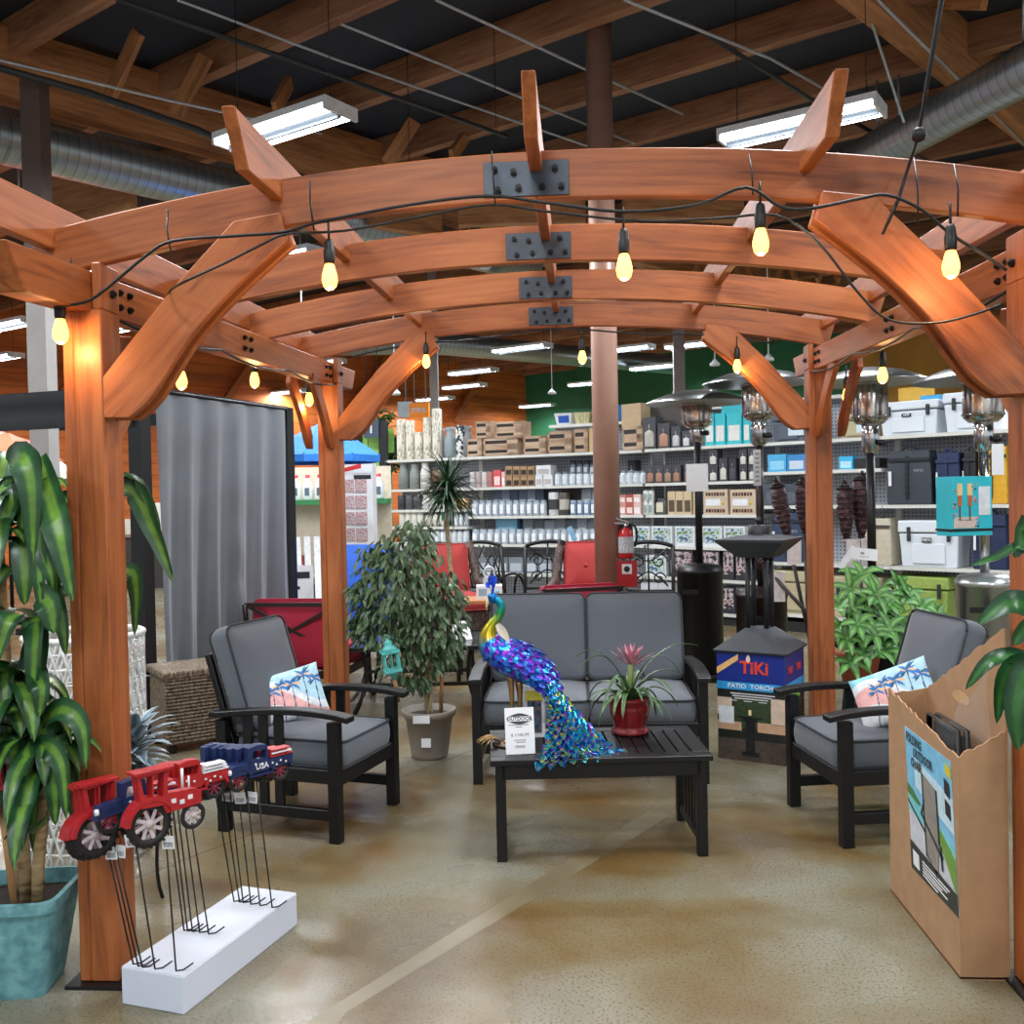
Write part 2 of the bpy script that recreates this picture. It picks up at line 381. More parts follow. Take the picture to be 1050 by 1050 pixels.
# ================= ducts, conduits, columns =================
def ductmat():
    m, nt, b = base_mat('spiral_duct_steel'); L = nt.links
    at = nd(nt, 'ShaderNodeAttribute', attribute_name='tc'); s = nd(nt, 'ShaderNodeSeparateXYZ'); L.new(at.outputs['Vector'], s.inputs['Vector'])
    w = nd(nt, 'ShaderNodeMath', operation='MULTIPLY'); w.inputs[1].default_value = 10; L.new(s.outputs['X'], w.inputs[0])
    f = nd(nt, 'ShaderNodeMath', operation='FRACT'); L.new(w.outputs[0], f.inputs[0])
    r = ramp(nt, [(0, '#6f7779'), (.14, '#a9b1b2'), (1, '#9ba4a6')]); L.new(f.outputs[0], r.inputs['Fac']); L.new(r.outputs['Color'], b.inputs['Base Color'])
    b.inputs['Metallic'].default_value = .85; b.inputs['Roughness'].default_value = .36
    bp = nd(nt, 'ShaderNodeBump', _Strength=.6, _Distance=.02); L.new(f.outputs[0], bp.inputs['Height']); L.new(bp.outputs['Normal'], b.inputs['Normal']); return m
DUCT = ductmat()
def duct(lbl, pts, r):
    o = MB().tube(pts, r, 28).build('air_duct', DUCT); tag(o, lbl, 'duct')
    for p in pts[1:-1]:
        h = MB(); h.tube([(p.x, p.y, p.z+r-.01), (p.x, p.y, 5.9)], .012, 6); h.tube(h.ring(p, pts[-1]-pts[0], r*1.01, None, 28), .006, 4); h.build('hanger_strap', GALV, o)
    return o
a, e = G(0, 141, 4.9), G(410, 240, 4.9); d = (e-a).normalized()
duct('big galvanised spiral air duct passing under the girder above the planter corner', [a-d*3, a, a+d*3, a+d*6, e+d*2.5], .235)
a, e = G(1050, 72, 4.9), G(900, 155, 4.9); d = (e-a).normalized()
duct('short steel spiral duct rising beside the big pale glulam beam', [a-d*2.5, a, e, e+d*.5], .2)
duct('thin far spiral duct crossing in front of the orange and green walls', [G(250, 352, 4.3), G(447, 352, 4.6), G(690, 374, 4.6)], .22)
CONDM = mat('grey_conduit', '#b9bec1', .4, .5)
DKC = mat('dark_pipe', '#3a3d3f', .5, .4)
CND = [('conduit', ((182, 0), (350, 63), (603, 150), (640, 163)), 5.38, .018, CONDM, 'pale conduit running above the hanging light on the girder side'),
       ('conduit', ((447, 0), (700, 117)), 5.42, .02, CONDM, 'conduit crossing over the tall brown column'),
       ('conduit', ((0, 62), (160, 100), (330, 137)), 5.0, .02, CONDM, 'white conduit strapped along the girder above the big duct'),
       ('conduit', ((640, 0), (790, 60), (905, 125)), 5.0, .018, CONDM, 'conduit above the hanging light next to the pale glulam beam'),
       ('conduit', ((900, 0), (1050, 148)), 5.3, .02, CONDM, 'white conduit clipped along the pale glulam beam'),
       ('conduit', ((350, 25), (460, 69), (563, 112), (650, 147)), 5.45, .018, CONDM, 'thin conduit ending near the tall brown column'),
       ('pipe', ((0, 70), (90, 95), (200, 132), (330, 190)), 4.95, .05, DKC, 'dark sprinkler pipe slung over the big spiral duct'),
       ('pipe', ((120, 0), (300, 62), (520, 140)), 5.3, .035, DKC, 'dark sprinkler pipe crossing high over the front arch'),
       ('pipe', ((700, 20), (840, 107), (1000, 190)), 5.1, .03, DKC, 'dark sprinkler pipe beside the right-angle bracket')]
CND[-1] = CND[-1][:5]+('dark sprinkler pipe passing under the pale glulam beam',)
for nm, px, z, r, m, lb in CND:
    tag(MB().tube([G(x, y, z) for x, y in px], r*.62, 8).build(nm, m), lb, nm)
# rods and drop wires from the roof
for i, (x, y0, y1, dep) in enumerate(((34, 8, 70, 9.5), (10, 25, 60, 9.5), (922, 60, 150, 9.5), (20, 165, 210, 11), (310, 330, 345, 12))):
    p = D(x, y1, dep); tag(MB().tube([p, V((p.x, p.y, 5.6))], .012, 6).build('hanger_rod', CONDM), 'thin steel hanger rod dropping from the roof %s' % ['over the big spiral duct', 'at the end of the big spiral duct', 'to the short spiral duct', 'beside the grey column', 'behind the second arch'][i], 'rod')
p = G(893, 20, 5.4); tag(MB().bar(p, G(926, 122, 4.9), .1, .02, (1, 0, 0)).build('steel_strut', GALV), 'grey steel strut angling down from the pale glulam beam', 'strut')
COLM = mat('brown_column_paint', '#a27c6b', .35, .05, .06, 6)
COLG = mat('grey_column_paint', '#8a7f7a', .5, 0, .06, 6)
CX = D(622, 500, 8.6); 
o = MB().lathe([(.115, 0), (.115, 5.9)], (CX.x, CX.y, 0), 28).build('column', COLM); struct(o)
bp = MB(); bp.cbox((CX.x, CX.y, .01), (.32, .32, .02)); struct(bp.build('column_foot', COLM))
c2 = D(47, 500, 8.0); m_ = MB(); m_.box((c2.x-.08, c2.y-.08, 0), (c2.x+.08, c2.y+.08, 3.5), 0); m_.box((c2.x-.08, c2.y-.08, 3.5), (c2.x+.08, c2.y+.08, 5.02), 1); struct(m_.build('column', [mat('pale_column_paint', '#a19c98', .5, 0, .06, 6), mat('dark_column_paint', '#5a4840', .5, 0, .06, 6)]))
c3 = D(697, 430, 18); struct(MB().cbox((c3.x, c3.y, 2.95), (.2, .2, 5.9)).build('column', COLG))
c4 = D(446, 430, 17); struct(MB().cbox((c4.x, c4.y, 2.95), (.14, .14, 5.9)).build('column', COLG))

# ================= fluorescent fixtures =================
HOUS = mat('white_fixture_enamel', '#dfe3e6', .4)
TUBE = emis('fluorescent_tube', '#eaf4ff', 16)
def make_fixture():
    t = thing('fluorescent_light', '', 'ceiling light')
    h = MB(); h.box((-.61, -.17, 0), (.61, .17, .05)); h.box((-.61, -.17, -.045), (-.585, .17, 0)); h.box((.585, -.17, -.045), (.61, .17, 0))
    q = MB(); q.prism([(-.585, -.04, -.002), (-.585, .04, -.002), (-.585, .012, -.062), (-.585, -.012, -.062)], (1.17, 0, 0)); q.build('spine', mat('fixture_spine', '#4a5056', .6), t)
    h.build('housing', HOUS, t)
    for y in (-.13, -.075, .075, .13): MB().tube([(-.58, y, -.022), (.58, y, -.022)], .014, 8).build('tube', TUBE, t)
    for x in (-.5, .5): MB().tube([(x, 0, .05), (x, 0, 1.45)], .004, 5).build('hanger_wire', WIRE, t)
    return t
FIXES = [(290, 131, 'twin fluorescent shop light hanging beside the first purlin tail'), (820, 127, 'twin fluorescent shop light hanging above the front arch beside the pale glulam beam'),
         (288, 265, 'fluorescent light showing between the front brace and the second arch'),
         (535, 357, 'fluorescent light just above the shelves, below the fourth arch plate'), (485, 381, 'distant fluorescent light over the crates, under the thin far duct'),
         (476, 396, 'distant fluorescent light over the birch vases, third one back'), (446, 409, 'distant fluorescent light beside the orange hanging sign'),
         (551, 416, 'distant fluorescent light above the white bin with the blue label'), (606, 393, 'distant fluorescent light partly behind the tall brown column'),
         (673, 376, 'fluorescent light before the green wall just past the tall brown column'), (714, 353, 'fluorescent light before the green wall by the pale grey column'),
         (712, 402, 'low distant fluorescent light over the black heater hat'), (765, 389, 'fluorescent light behind the brown heater hat'),
         (10, 333, 'fluorescent light past the beam tail at the orange wall'), (297, 402, 'distant fluorescent light seen through the side braces'),
         (640, 358, 'fluorescent light behind the tall brown column, under the fourth arch'), (905, 340, 'fluorescent light over the coolers before the ochre wall')]
FZ = 4.4
fx0 = make_fixture(); fang = math.radians(-30)
for i, (x, y, lb) in enumerate(FIXES):
    p = G(x, y, FZ)
    if i == 0: f = fx0; f.location = p; f.rotation_euler.z = fang; f['label'] = lb
    else: f = dup(fx0, p, fang, lb)
    f['group'] = 'fluorescent shop lights'
    FIXES[i] = p
# unseen lights: overhead rows carried on, plus extras added to brighten shelves and wall
LAMPS = list(FIXES)+[V((x, y, FZ)) for x, y in ((-2.6, 3.2), (1.2, 3.6), (5.2, 5.0), (-5.5, 5.2), (-.6, .2), (3.6, .2), (-4.5, .0), (-1.0, -3.5), (3.5, -3.5), (5.5, 9.0), (9, 9), (-1.1, 8.95), (-.6, 13.6), (7.0, 12.5), (-9, 12), (-5.5, 11.5), (-7.6, 15.5), (-5.3, 20), (-11, 18))]
for i, p in enumerate(LAMPS):
    if i >= len(FIXES):
        f = dup(fx0, p, fang, 'fluorescent shop light added unseen to light the store'); f['group'] = 'fluorescent lights overhead'
    for sy in (-.108, .108):
        la = bpy.data.lights.new('fluorescent_lamp', 'AREA'); la.shape = 'RECTANGLE'; la.size = 1.14; la.size_y = .085; la.color = (.93, .97, 1.0)
        la.energy = LAMP_W/2; lo = bpy.data.objects.new('fluorescent_lamp', la); COL.objects.link(lo); lo.location = (p.x-sy*math.sin(fang), p.y+sy*math.cos(fang), p.z-.042); lo.rotation_euler = (0, 0, fang)
# ================= pergola =================
PG = thing('pergola', 'orange-brown stained timber pergola with arched rafters over the patio set', 'pergola', (-.115, 4.57, 0))
PO = V((-.115, 4.57, 0))
def pg(mb, name, m=CEDAR, bevel=.004): return mb.build(name, m, PG, bevel, 1) if False else _pg(mb, name, m, bevel)
def _pg(mb, name, m, bevel):
    mb.v = [tuple(V(p)-PO) for p in mb.v]; o = mb.build(name, m, PG, bevel); return o
def sub(mb, name, m, par): mb.v = [tuple(V(p)-PO) for p in mb.v]; return mb.build(name, m, par)
YF, YR = 3.135, 6.0
PX = {(0, 0): -1.595, (1, 0): 1.43, (0, 1): -1.53, (1, 1): 1.45}
def tilt(Y): return (Y-3.135)*.03
SZ = .066
BOLT = mat('black_bolt', '#1b1b1d', .45, .5)
def bolt(mb, p, ax, r=.011):
    p = V(p); ax = V(ax); mb.tube([p, p+ax*.012], r, 6, smooth=False); mb.tube([p+ax*.012, p+ax*.018], r*.5, 6, smooth=False)
posts = {}
for (sx, sy), x in PX.items():
    y = (YF, YR)[sy]; inn = 1 if sx == 0 else -1
    zt = 2.21+tilt(y); o_ = inn*SZ
    mb = MB(); 
    # laminated post: outer strip, groove, core; the inner strip runs on up past the beam
    mb.box((x-SZ, y-SZ, .012), (x-SZ+.036, y+SZ, zt), grain=2); mb.box((x-SZ+.039, y-SZ, .012), (x+SZ, y+SZ, zt), grain=2)
    mb.box((x-SZ+.03, y-SZ+.005, .012), (x-SZ+.045, y+SZ-.005, zt), grain=2)
    xi0, xi1 = sorted((x+o_, x+o_-inn*.03)); mb.box((xi0, y-SZ, zt), (xi1, y+SZ, zt+.15), grain=2)
    po = pg(mb, 'post'); posts[sx, sy] = po
    bpl = MB(); bpl.box((x-.1, y-.1, 0), (x+.1, y+.1, .012)); sub(bpl, 'base_plate', BLACKM, po)
    bb = MB(); bolt(bb, (x+o_, y+.01, zt+.06), (inn, 0, 0), .014); sub(bb, 'bolt', BOLT, po)
# side beams on the outer half of the posts
for sx in (0, 1):
    inn = 1 if sx == 0 else -1
    xa, xb = PX[sx, 0], PX[sx, 1]
    def xat(Y): return xa+(xb-xa)*(Y-YF)/(YR-YF)
    prof = [(2.62, 2.335), (2.71, 2.205), (6.42, 2.205), (6.51, 2.335)]
    out = []
    for Y, z in prof: out.append(V((xat(Y)+inn*(SZ-.031), Y, z+tilt(Y))))
    mb = MB(); mb.prism(out, (-inn*.1, 0, 0), 0, [(p.y, p.z) for p in out]); be = pg(mb, 'side_beam')
    for yy in (YF+.12, YF+.19, YR-.13, YR-.21, YF+1.3, YF+1.38):
        for zz in (2.245, 2.295): bb = MB(); bolt(bb, (xat(yy)+inn*(SZ-.031), yy, zz+tilt(yy)), (inn, 0, 0), .012); sub(bb, 'bolt', BOLT, be)
# arched rafters
AY = [3.125, 4.08, 5.03, 5.99]
XC = -.115
def atop(x, Y): u = x-XC; return 2.668+tilt(Y)-.066*u*u+.012*u*(1 if Y < 3.5 else .3)
for k, Y in enumerate(AY):
    N = 28; xs = [XC-1.67+3.34*i/N for i in range(N+1)]
    for half in (0, 1):
        ix = [x for x in xs if (x <= XC+.001 if half == 0 else x >= XC-.001)]
        top = [V((x, Y-.02, atop(x, Y))) for x in ix]; bot = [V((x, Y-.02, atop(x, Y)-.152)) for x in ix]
        e = 0 if half == 0 else -1; bot[e] = bot[e]+V((.05 if half == 0 else -.05, 0, 0))
        if half == 0: top[-1].x -= .001; bot[-1].x -= .001
        else: top[0].x += .001; bot[0].x += .001
        mb = MB(); mb.strip(top, bot, (0, .04, 0)); pg(mb, 'arched_rafter')
    # steel splice plate with bolts
    mb = MB(); zc = atop(XC, Y)-.088
    mb.box((XC-.165, Y-.027, zc-.055), (XC+.105, Y-.02, zc+.055)); pl = pg(mb, 'splice_plate', PLATE, .001)
    for (dx, dz) in ((-.12, -.035), (-.07, .02), (-.055, -.03), (.02, -.03), (.06, .028), (.08, -.03), (-.13, .03)):
        bb = MB(); bolt(bb, (XC+dx, Y-.027, zc+dz), (0, -1, 0), .011); sub(bb, 'bolt', BOLT, pl)
# purlins over the arches, with raking tails
for dx in (-1.6, -.84, 0, .84, 1.6):
    x = XC+dx; z = atop(x, YF)
    prof = [(2.68, z+.085), (2.79, z-.065), (6.36, z-.065), (6.47, z+.085)]
    w = .04; pts = [V((x-w/2, Y, zz+tilt(Y))) for Y, zz in prof]
    mb = MB(); mb.prism(pts, (w, 0, 0), 0, [(p.y, p.z) for p in pts]); pg(mb, 'purlin')
# knee braces, each a pair of curved boards
UPB = [(105, 390), (133, 352), (180, 293), (214, 254), (240, 227), (288, 218)]
LOB = [(107, 429), (133, 429), (157, 407), (193, 350), (240, 297), (296, 246)]
def resample(px):
    p = [P(x, y, 3.08) for x, y in px]; return [(q.x-PX[0, 0]-SZ, q.z) for q in p]
UB, LB = resample([(105, 388), (133, 352), (180, 293), (240, 227), (288, 218), (291, 232)]), resample(LOB)
LBc = [(q.x, q.y) for q in spline([V((a, b, 0)) for a, b in LB[1:]], 4)]
OUT = UB+LBc[::-1]+[LB[0]]          # outline of a knee brace in its own plane
UBs, LBs = OUT, None
def brace(origin, du, dn, offs, dz=0.):
    """du: inward direction from the post face, dn: board thickness direction"""
    for o in offs:
        r_ = random.random()*9; mb = MB(); mb.prism([V(origin)+V(du)*a+V((0, 0, b+dz))+V(dn)*o for a, b in OUT], V(dn)*.03, 0, [((a+b)*.72+r_, (b-a)*.72) for a, b in OUT]); pg(mb, 'knee_brace')
for (sx, sy), x in PX.items():
    y = (YF, YR)[sy]; inn = 1 if sx == 0 else -1; yy = AY[0] if sy == 0 else AY[3]
    brace((x+inn*SZ, yy, 0), (inn, 0, 0), (0, 1, 0), (-.052, .022), tilt(y))
    iny = 1 if sy == 0 else -1; xc = x-inn*.012-inn*.035
    # the pair along the side beam
    for o in (-.08, .05):
        zmx = 2.215; sc_ = (zmx-1.80)/(max(b for a, b in OUT)-min(b for a, b in OUT)); zb_ = min(b for a, b in OUT)
        r_ = random.random()*9; mb = MB(); mb.prism([V((xc+o, y+iny*(SZ+a*.72), 1.80+(b-zb_)*sc_+tilt(y))) for a, b in OUT], (.03, 0, 0), 0, [((a+b)*.72+r_, (b-a)*.72) for a, b in OUT]); pg(mb, 'knee_brace')

# ================= string lights =================
GLASSB = emis('warm_bulb_glow', '#ffb252', 4.5)
FIL = emis('bulb_filament', '#ffdf9e', 60)
LG = thing('string_lights', 'black cord of warm bulbs draped around the timber pergola', 'string lights', (0, 3.0, 2.4)); LO = V((0, 3.0, 2.4))
def lg(mb, name, m, par=None): mb.v = [tuple(V(p)-LO) for p in mb.v]; return mb.build(name, m, par or LG)
YW = 2.955
def front(px, Y=YW): return [P(x, y, Y) for x, y in px]
w1 = front([(58, 313), (78, 312), (100, 303), (150, 262), (178, 247), (240, 242), (290, 238), (330, 227), (420, 210), (500, 201), (560, 208), (640, 217), (715, 210), (765, 192), (800, 212), (830, 214), (880, 204), (910, 200), (945, 215), (975, 240), (1010, 262), (1032, 277)])
w2 = [P(172, 303, 3.2)]+front([(181, 293), (230, 270), (270, 250), (295, 240), (350, 232), (430, 217), (500, 205), (560, 212), (660, 222), (740, 219), (800, 216), (840, 250), (880, 300), (912, 328), (960, 331), (1000, 322), (1027, 312)])
w2 = [p+V((0, .05, 0)) if 4 < i < 12 else p for i, p in enumerate(w2)]
lg(MB().tube(spline(w1), .005, 7), 'cord', WIRE); lg(MB().tube(spline(w2), .004, 7), 'cord', WIRE)
def side(sx, n, sag):
    inn = 1 if sx == 0 else -1; out = []
    for i in range(n*4+1):
        t = i/(n*4); Y = 3.2+t*2.75; x = PX[sx, 0]+(PX[sx, 1]-PX[sx, 0])*t+inn*.05
        out.append(V((x, Y, 2.2+tilt(Y)-sag*abs(math.sin(t*n*PI)))))
    return out
lg(MB().tube(side(0, 3, .03), .0055, 7), 'cord', WIRE); lg(MB().tube(side(1, 3, .03), .0055, 7), 'cord', WIRE)
lg(MB().tube(spline([V((XC+dx, 5.955, atop(XC+dx, 5.99)-.17-.03*abs(math.sin(dx*3)))) for dx in (-1.3, -.9, -.5, 0, .5, .9, 1.3)]), .0055, 7), 'cord', WIRE)
for px, Y in (((168, 235), 3.03), ((168, 270), 3.03)): pass
for (xa, ya, yb) in ((172, 215, 262), (504, 155, 212), (768, 158, 200), (937, 162, 232), (978, 168, 222), (318, 185, 236), (73, 265, 312)):   # ties that hold the cord to the front arch
    a, b2 = P(xa, ya, 3.04), P(xa+4, yb, 3.0); lg(MB().tube([a, (a+b2)/2+V((0, -.02, 0)), b2], .003, 5), 'tie', WIRE)
BULBS = [(62, 337, 2.98), (338, 281, 2.96), (640, 271, 2.96), (780, 245, 2.96), (975, 268, 2.9), (186, 388, 4.1), (261, 388, 4.9), (317, 408, 5.75), (437, 369, 5.9), (597, 365, 5.9), (756, 374, 5.9), (976, 360, 4.0), (905, 383, 4.9), (868, 404, 5.8)]
for x, y, Y in BULBS:
    c = P(x, y, Y); k = 1.0; top = c.z+.045
    so = MB().lathe([(.010, .075), (.014, .065), (.016, .045), (.018, .042), (.017, .008), (.014, 0)], (c.x, c.y, c.z+.03), 12); so.tube([(c.x, c.y, c.z+.1), (c.x, c.y, c.z+.17)], .004, 6)
    s_ = lg(so, 'bulb_socket', WIRE)
    g = MB().lathe([(.011, .035), (.017, .02), (.0235, -.005), (.0245, -.02), (.02, -.038), (.01, -.047), (.002, -.049)], (c.x, c.y, c.z), 14); lg(g, 'bulb', GLASSB, s_)
    if Y < 3.5 or True:
        la = bpy.data.lights.new('bulb_lamp', 'POINT'); la.energy = 2.8; la.color = (1, .6, .25); la.shadow_soft_size = .004; lo = bpy.data.objects.new('bulb_lamp', la); COL.objects.link(lo); lo.location = (c.x, c.y, c.z-.058)
# black tie-down strap with a ball, hanging from the roof
a, b2, c = P(964, 0, 2.9), P(942, 138, 2.95), P(935, 160, 3.03)
roof = a+(a-b2).normalized()*3.0
st = thing('cable_drop', 'black power cord hanging from the roof with a round ball on it', 'cord', c); 
mb = MB(); mb.tube([roof-c, a-c, b2-c, V((0, 0, 0)), P(921, 205, 2.98)-c, P(905, 240, 2.98)-c], .005, 6); mb.tube([roof-c+V((.05, 0, 0)), a-c+V((.008, 0, 0)), b2-c], .004, 6); mb.build('cord', WIRE, st)
MB().lathe([(.004, .022), (.017, .016), (.023, 0), (.017, -.016), (.004, -.022)], b2-c, 14).build('ball', WIRE, st)
# ================= cushions =================
def rrect(w, d, r, n=5):
    out = []
    for cx, cy, a0 in ((w/2-r, d/2-r, 0), (-w/2+r, d/2-r, 90), (-w/2+r, -d/2+r, 180), (w/2-r, -d/2+r, 270)):
        for i in range(n+1):
            a = math.radians(a0+90*i/n); out.append((cx+r*math.cos(a), cy+r*math.sin(a)))
    return out
def cushion(w, d, h, M, puff=.02, r=.05):
    """box cushion lying flat in its own frame, then placed by M; returns (cushion mesh, piping mesh)"""
    mb = MB(); e = .022
    lv = [(-h/2-puff*.4, None, .0), (-h/2-puff*.35, .5, 0), (-h/2, None, e*1.2), (-h/2+.008, None, e*.35), (-h/2+.02, None, 0), (-h*.1, None, -.006), (h*.1, None, -.006), (h/2-.02, None, 0), (h/2-.008, None, e*.35), (h/2, None, e*1.2), (h/2+puff*.55, .8, 0), (h/2+puff*.9, .5, 0), (h/2+puff, .15, 0)]
    rings = []
    for z, sc, ins in lv:
        if sc is None and ins == 0. and z < -h/2: sc = .15
        q = rrect(w-2*ins, d-2*ins, max(.01, r-ins)); 
        if sc: q = [(a*sc, b*sc) for a, b in rrect(w-2*e, d-2*e, r)]
        rings.append([(a, b, z) for a, b in q])
    n = len(rings[0]); vs = [M @ V(p) for R in rings for p in R]
    fs = [(i*n+j, i*n+(j+1) % n, (i+1)*n+(j+1) % n, (i+1)*n+j) for i in range(len(rings)-1) for j in range(n)]+[tuple(range(n))[::-1], tuple(range((len(rings)-1)*n, len(rings)*n))]
    mb.add(vs, fs, 0, None, True)
    pp = MB()
    for z in (h/2-.006, -h/2+.006):
        q = [M @ V((a, b, z)) for a, b in rrect(w+.002, d+.002, r)]; pp.tube(q+[q[0]], .0055, 6)
    return mb, pp
def T(x, y, z, rx=0, ry=0, rz=0): return Matrix.Translation((x, y, z)) @ Euler((rx, ry, rz)).to_matrix().to_4x4()
def put_cushion(name, t, w, d, h, M, fab=None, puff=.02):
    a, b = cushion(w, d, h, M, puff); o = a.build(name, fab or GREYFAB, t); b.build('piping', PIPING if fab is None else fab, o); return o
SATIN = mat('satin_black_frame', '#0d0d0f', .42, 0, .15, 40, 0, .4)
def patio_seat(t, W, Dp, n):
    """mission-style patio seat facing -y: n cushions wide"""
    xa = W/2-.035
    for s in (-1, 1):
        x = s*xa
        MB().box((x-.025, -Dp/2, 0), (x+.025, -Dp/2+.055, .555)).build('leg', SATIN, t, .003)
        MB().box((x-.025, Dp/2-.055, 0), (x+.025, Dp/2, .535)).build('leg', SATIN, t, .003)
        # bowed arm
        N = 12; pts = []
        for i in range(N+1):
            u = i/N; y = -Dp/2-.06+u*(Dp+.09); z = .558+.028*math.sin(PI*min(1, u*1.05)**.8)-.012*u
            pts.append((y, z))
        prof = [V((x-.036, y, z)) for y, z in pts]+[V((x-.036, y, z+.028)) for y, z in pts[::-1]]
        MB().prism(prof, (.072, 0, 0)).build('armrest', SATIN, t, .004)
        MB().box((x-.018, -Dp/2+.05, .10), (x+.018, Dp/2-.05, .15)).build('side_rail', SATIN, t, .003)
        MB().box((x-.018, -Dp/2+.05, .27), (x+.018, Dp/2-.05, .335)).build('side_rail', SATIN, t, .003)
        for k in range(3):
            y = -.03+k*.085; MB().box((x-.012, y, .15), (x+.012, y+.045, .575)).build('slat', SATIN, t, .002)
    MB().box((-xa, -Dp/2+.008, .255), (xa, -Dp/2+.045, .33)).build('front_rail', SATIN, t, .003)
    MB().box((-xa, Dp/2-.05, .255), (xa, Dp/2-.015, .33)).build('rear_rail', SATIN, t, .003)
    for k in range(5*n):
        x = -xa+(2*xa)*(k+.5)/(5*n); MB().box((x-.025, -Dp/2+.04, .295), (x+.025, Dp/2-.04, .315)).build('seat_slat', SATIN, t)
    # raked back frame
    rk = math.radians(17); y0 = Dp/2-.085
    def bk(u, z): return V((u, y0+math.sin(rk)*z, .30+math.cos(rk)*z))
    for s in (-1, 1): MB().bar(bk(s*(xa-.05), 0), bk(s*(xa-.05), .56), .04, .03, (0, 1, 0)).build('back_post', SATIN, t, .003)
    for z in (.12, .53): MB().bar(bk(-xa+.05, z), bk(xa-.05, z), .03, .045, (0, 0, 1)).build('back_rail', SATIN, t, .003)
    m = 4*n
    for k in range(m):
        x = -xa+.1+(2*xa-.2)*(k+.5)/m; MB().bar(bk(x, .12), bk(x, .53), .035, .014, (0, 1, 0)).build('back_slat', SATIN, t)
    cw = (2*xa-.075)/n
    for k in range(n):
        x = -(2*xa-.075)/2+cw*(k+.5)
        put_cushion('seat_cushion', t, cw-.006, Dp-.07, .135, T(x, -.03, .39), None, .02)
        c = bk(x, .40)+V((0, -.085*math.cos(rk), .085*math.sin(rk)))
        put_cushion('back_cushion', t, cw-.006, .52, .115, T(c.x, c.y, c.z, PI/2-rk), None, .02)
    b = MB(); b.lathe([(.008, -.004), (.008, .004)], (0, 0, 0), 8)
# two armchairs and the loveseat
ch = thing('patio_armchair', 'black slatted patio armchair with grey cushions in front of the grey curtain', 'armchair', (-1.349, 4.745, 0), math.radians(74.4), 'patio armchairs')
patio_seat(ch, .65, .66, 1)
dup(ch, (1.397, 4.698, 0), math.radians(-79.7), 'black slatted patio armchair with grey cushions beside the open cardboard carton', 'patio armchairs')
lv = thing('loveseat', 'black patio loveseat with two grey seat cushions and two grey back cushions behind the table', 'loveseat', (.035, 5.63, 0), math.radians(.5))
patio_seat(lv, 1.30, .70, 2)
# ================= coffee table =================
tb = thing('coffee_table', 'low black slatted coffee table holding the peacock and the potted bromeliad', 'coffee table', (.055, 4.448, 0), math.radians(5.2))
W, Dd, H = .96, .55, .445
f = MB(); f.box((-W/2, -Dd/2, H-.025), (W/2, -Dd/2+.075, H)); f.box((-W/2, Dd/2-.075, H-.025), (W/2, Dd/2, H)); f.box((-W/2, -Dd/2+.075, H-.025), (-W/2+.075, Dd/2-.075, H)); f.box((W/2-.075, -Dd/2+.075, H-.025), (W/2, Dd/2-.075, H)); f.build('top_frame', SATIN, tb, .003)
for k in range(14):
    x = -W/2+.08+k*.0575; MB().box((x, -Dd/2+.076, H-.022), (x+.05, Dd/2-.076, H-.002)).build('top_slat', SATIN, tb, .002)
for y in (-Dd/2+.02, Dd/2-.045): MB().box((-W/2+.05, y, H-.09), (W/2-.05, y+.022, H-.026)).build('apron', SATIN, tb, .002)
for sx in (-1, 1):
    x = sx*(W/2-.045)
    for sy in (-1, 1): MB().cbox((x, sy*(Dd/2-.045), (H-.025)/2), (.045, .05, H-.025)).build('leg', SATIN, tb, .003)
    MB().box((x-.014, -Dd/2+.06, .05), (x+.014, Dd/2-.06, .085)).build('side_rail', SATIN, tb, .002)
    MB().box((x-.014, -Dd/2+.06, H-.085), (x+.014, Dd/2-.06, H-.026)).build('side_rail', SATIN, tb, .002)
    for k in range(4):
        y = -.12+k*.07; MB().box((x-.008, y, .085), (x+.008, y+.028, H-.085)).build('side_slat', SATIN, tb)

# ================= palm-print pillows =================
PC = [mat('pillow_aqua', '#8fd3e6', .85), mat('pillow_white', '#e9eef4', .85), mat('pillow_pink', '#f2b9b6', .85), mat('palm_blue', '#3f7fc4', .85), mat('palm_teal', '#3a5a78', .85), mat('palm_peach', '#eec79a', .85), mat('pillow_sky', '#b6dcee', .85)]
palms = [(.16, .95, .33, .62, .17), (.40, .9, .45, .70, .16), (.55, .95, .60, .68, .17), (.72, .92, .78, .80, .2), (.88, .95, .92, .66, .14)]
fr = random.Random(5); fronds = []
for (bx, by, tx, ty, sz) in palms:
    for k in range(9):
        a = math.radians(-25+230*k/8+fr.uniform(-8, 8)); fronds.append((tx, ty, a, sz*fr.uniform(.75, 1.1), k))
def pillow_col(u, v):
    for (tx, ty, a, L, k) in fronds:
        dx, dy = (u-tx)*1.35, v-ty; s = dx*math.cos(a)+dy*math.sin(a)
        if 0 < s < L:
            t = -dx*math.sin(a)+dy*math.cos(a)+.55*(s/L)**2*L*(.6 if math.cos(a) > 0 else -.6)
            if abs(t) < .028*math.sin(PI*(s/L*.85+.12)): return (3, 5, 3, 4, 3, 3, 5, 3, 4)[k]
    for (bx, by, tx, ty, sz) in palms:
        if v < ty:
            q = v/ty; x = tx+(bx-.02-tx)*(1-q)**2*.6
            if abs(u-x) < .007: return 4
    w = v*.75+.3*u-.15*math.sin(u*5)
    if w < .22: return 1
    if w < .48: return 2
    if w < .6: return 1
    return 0 if u < .35 else 6
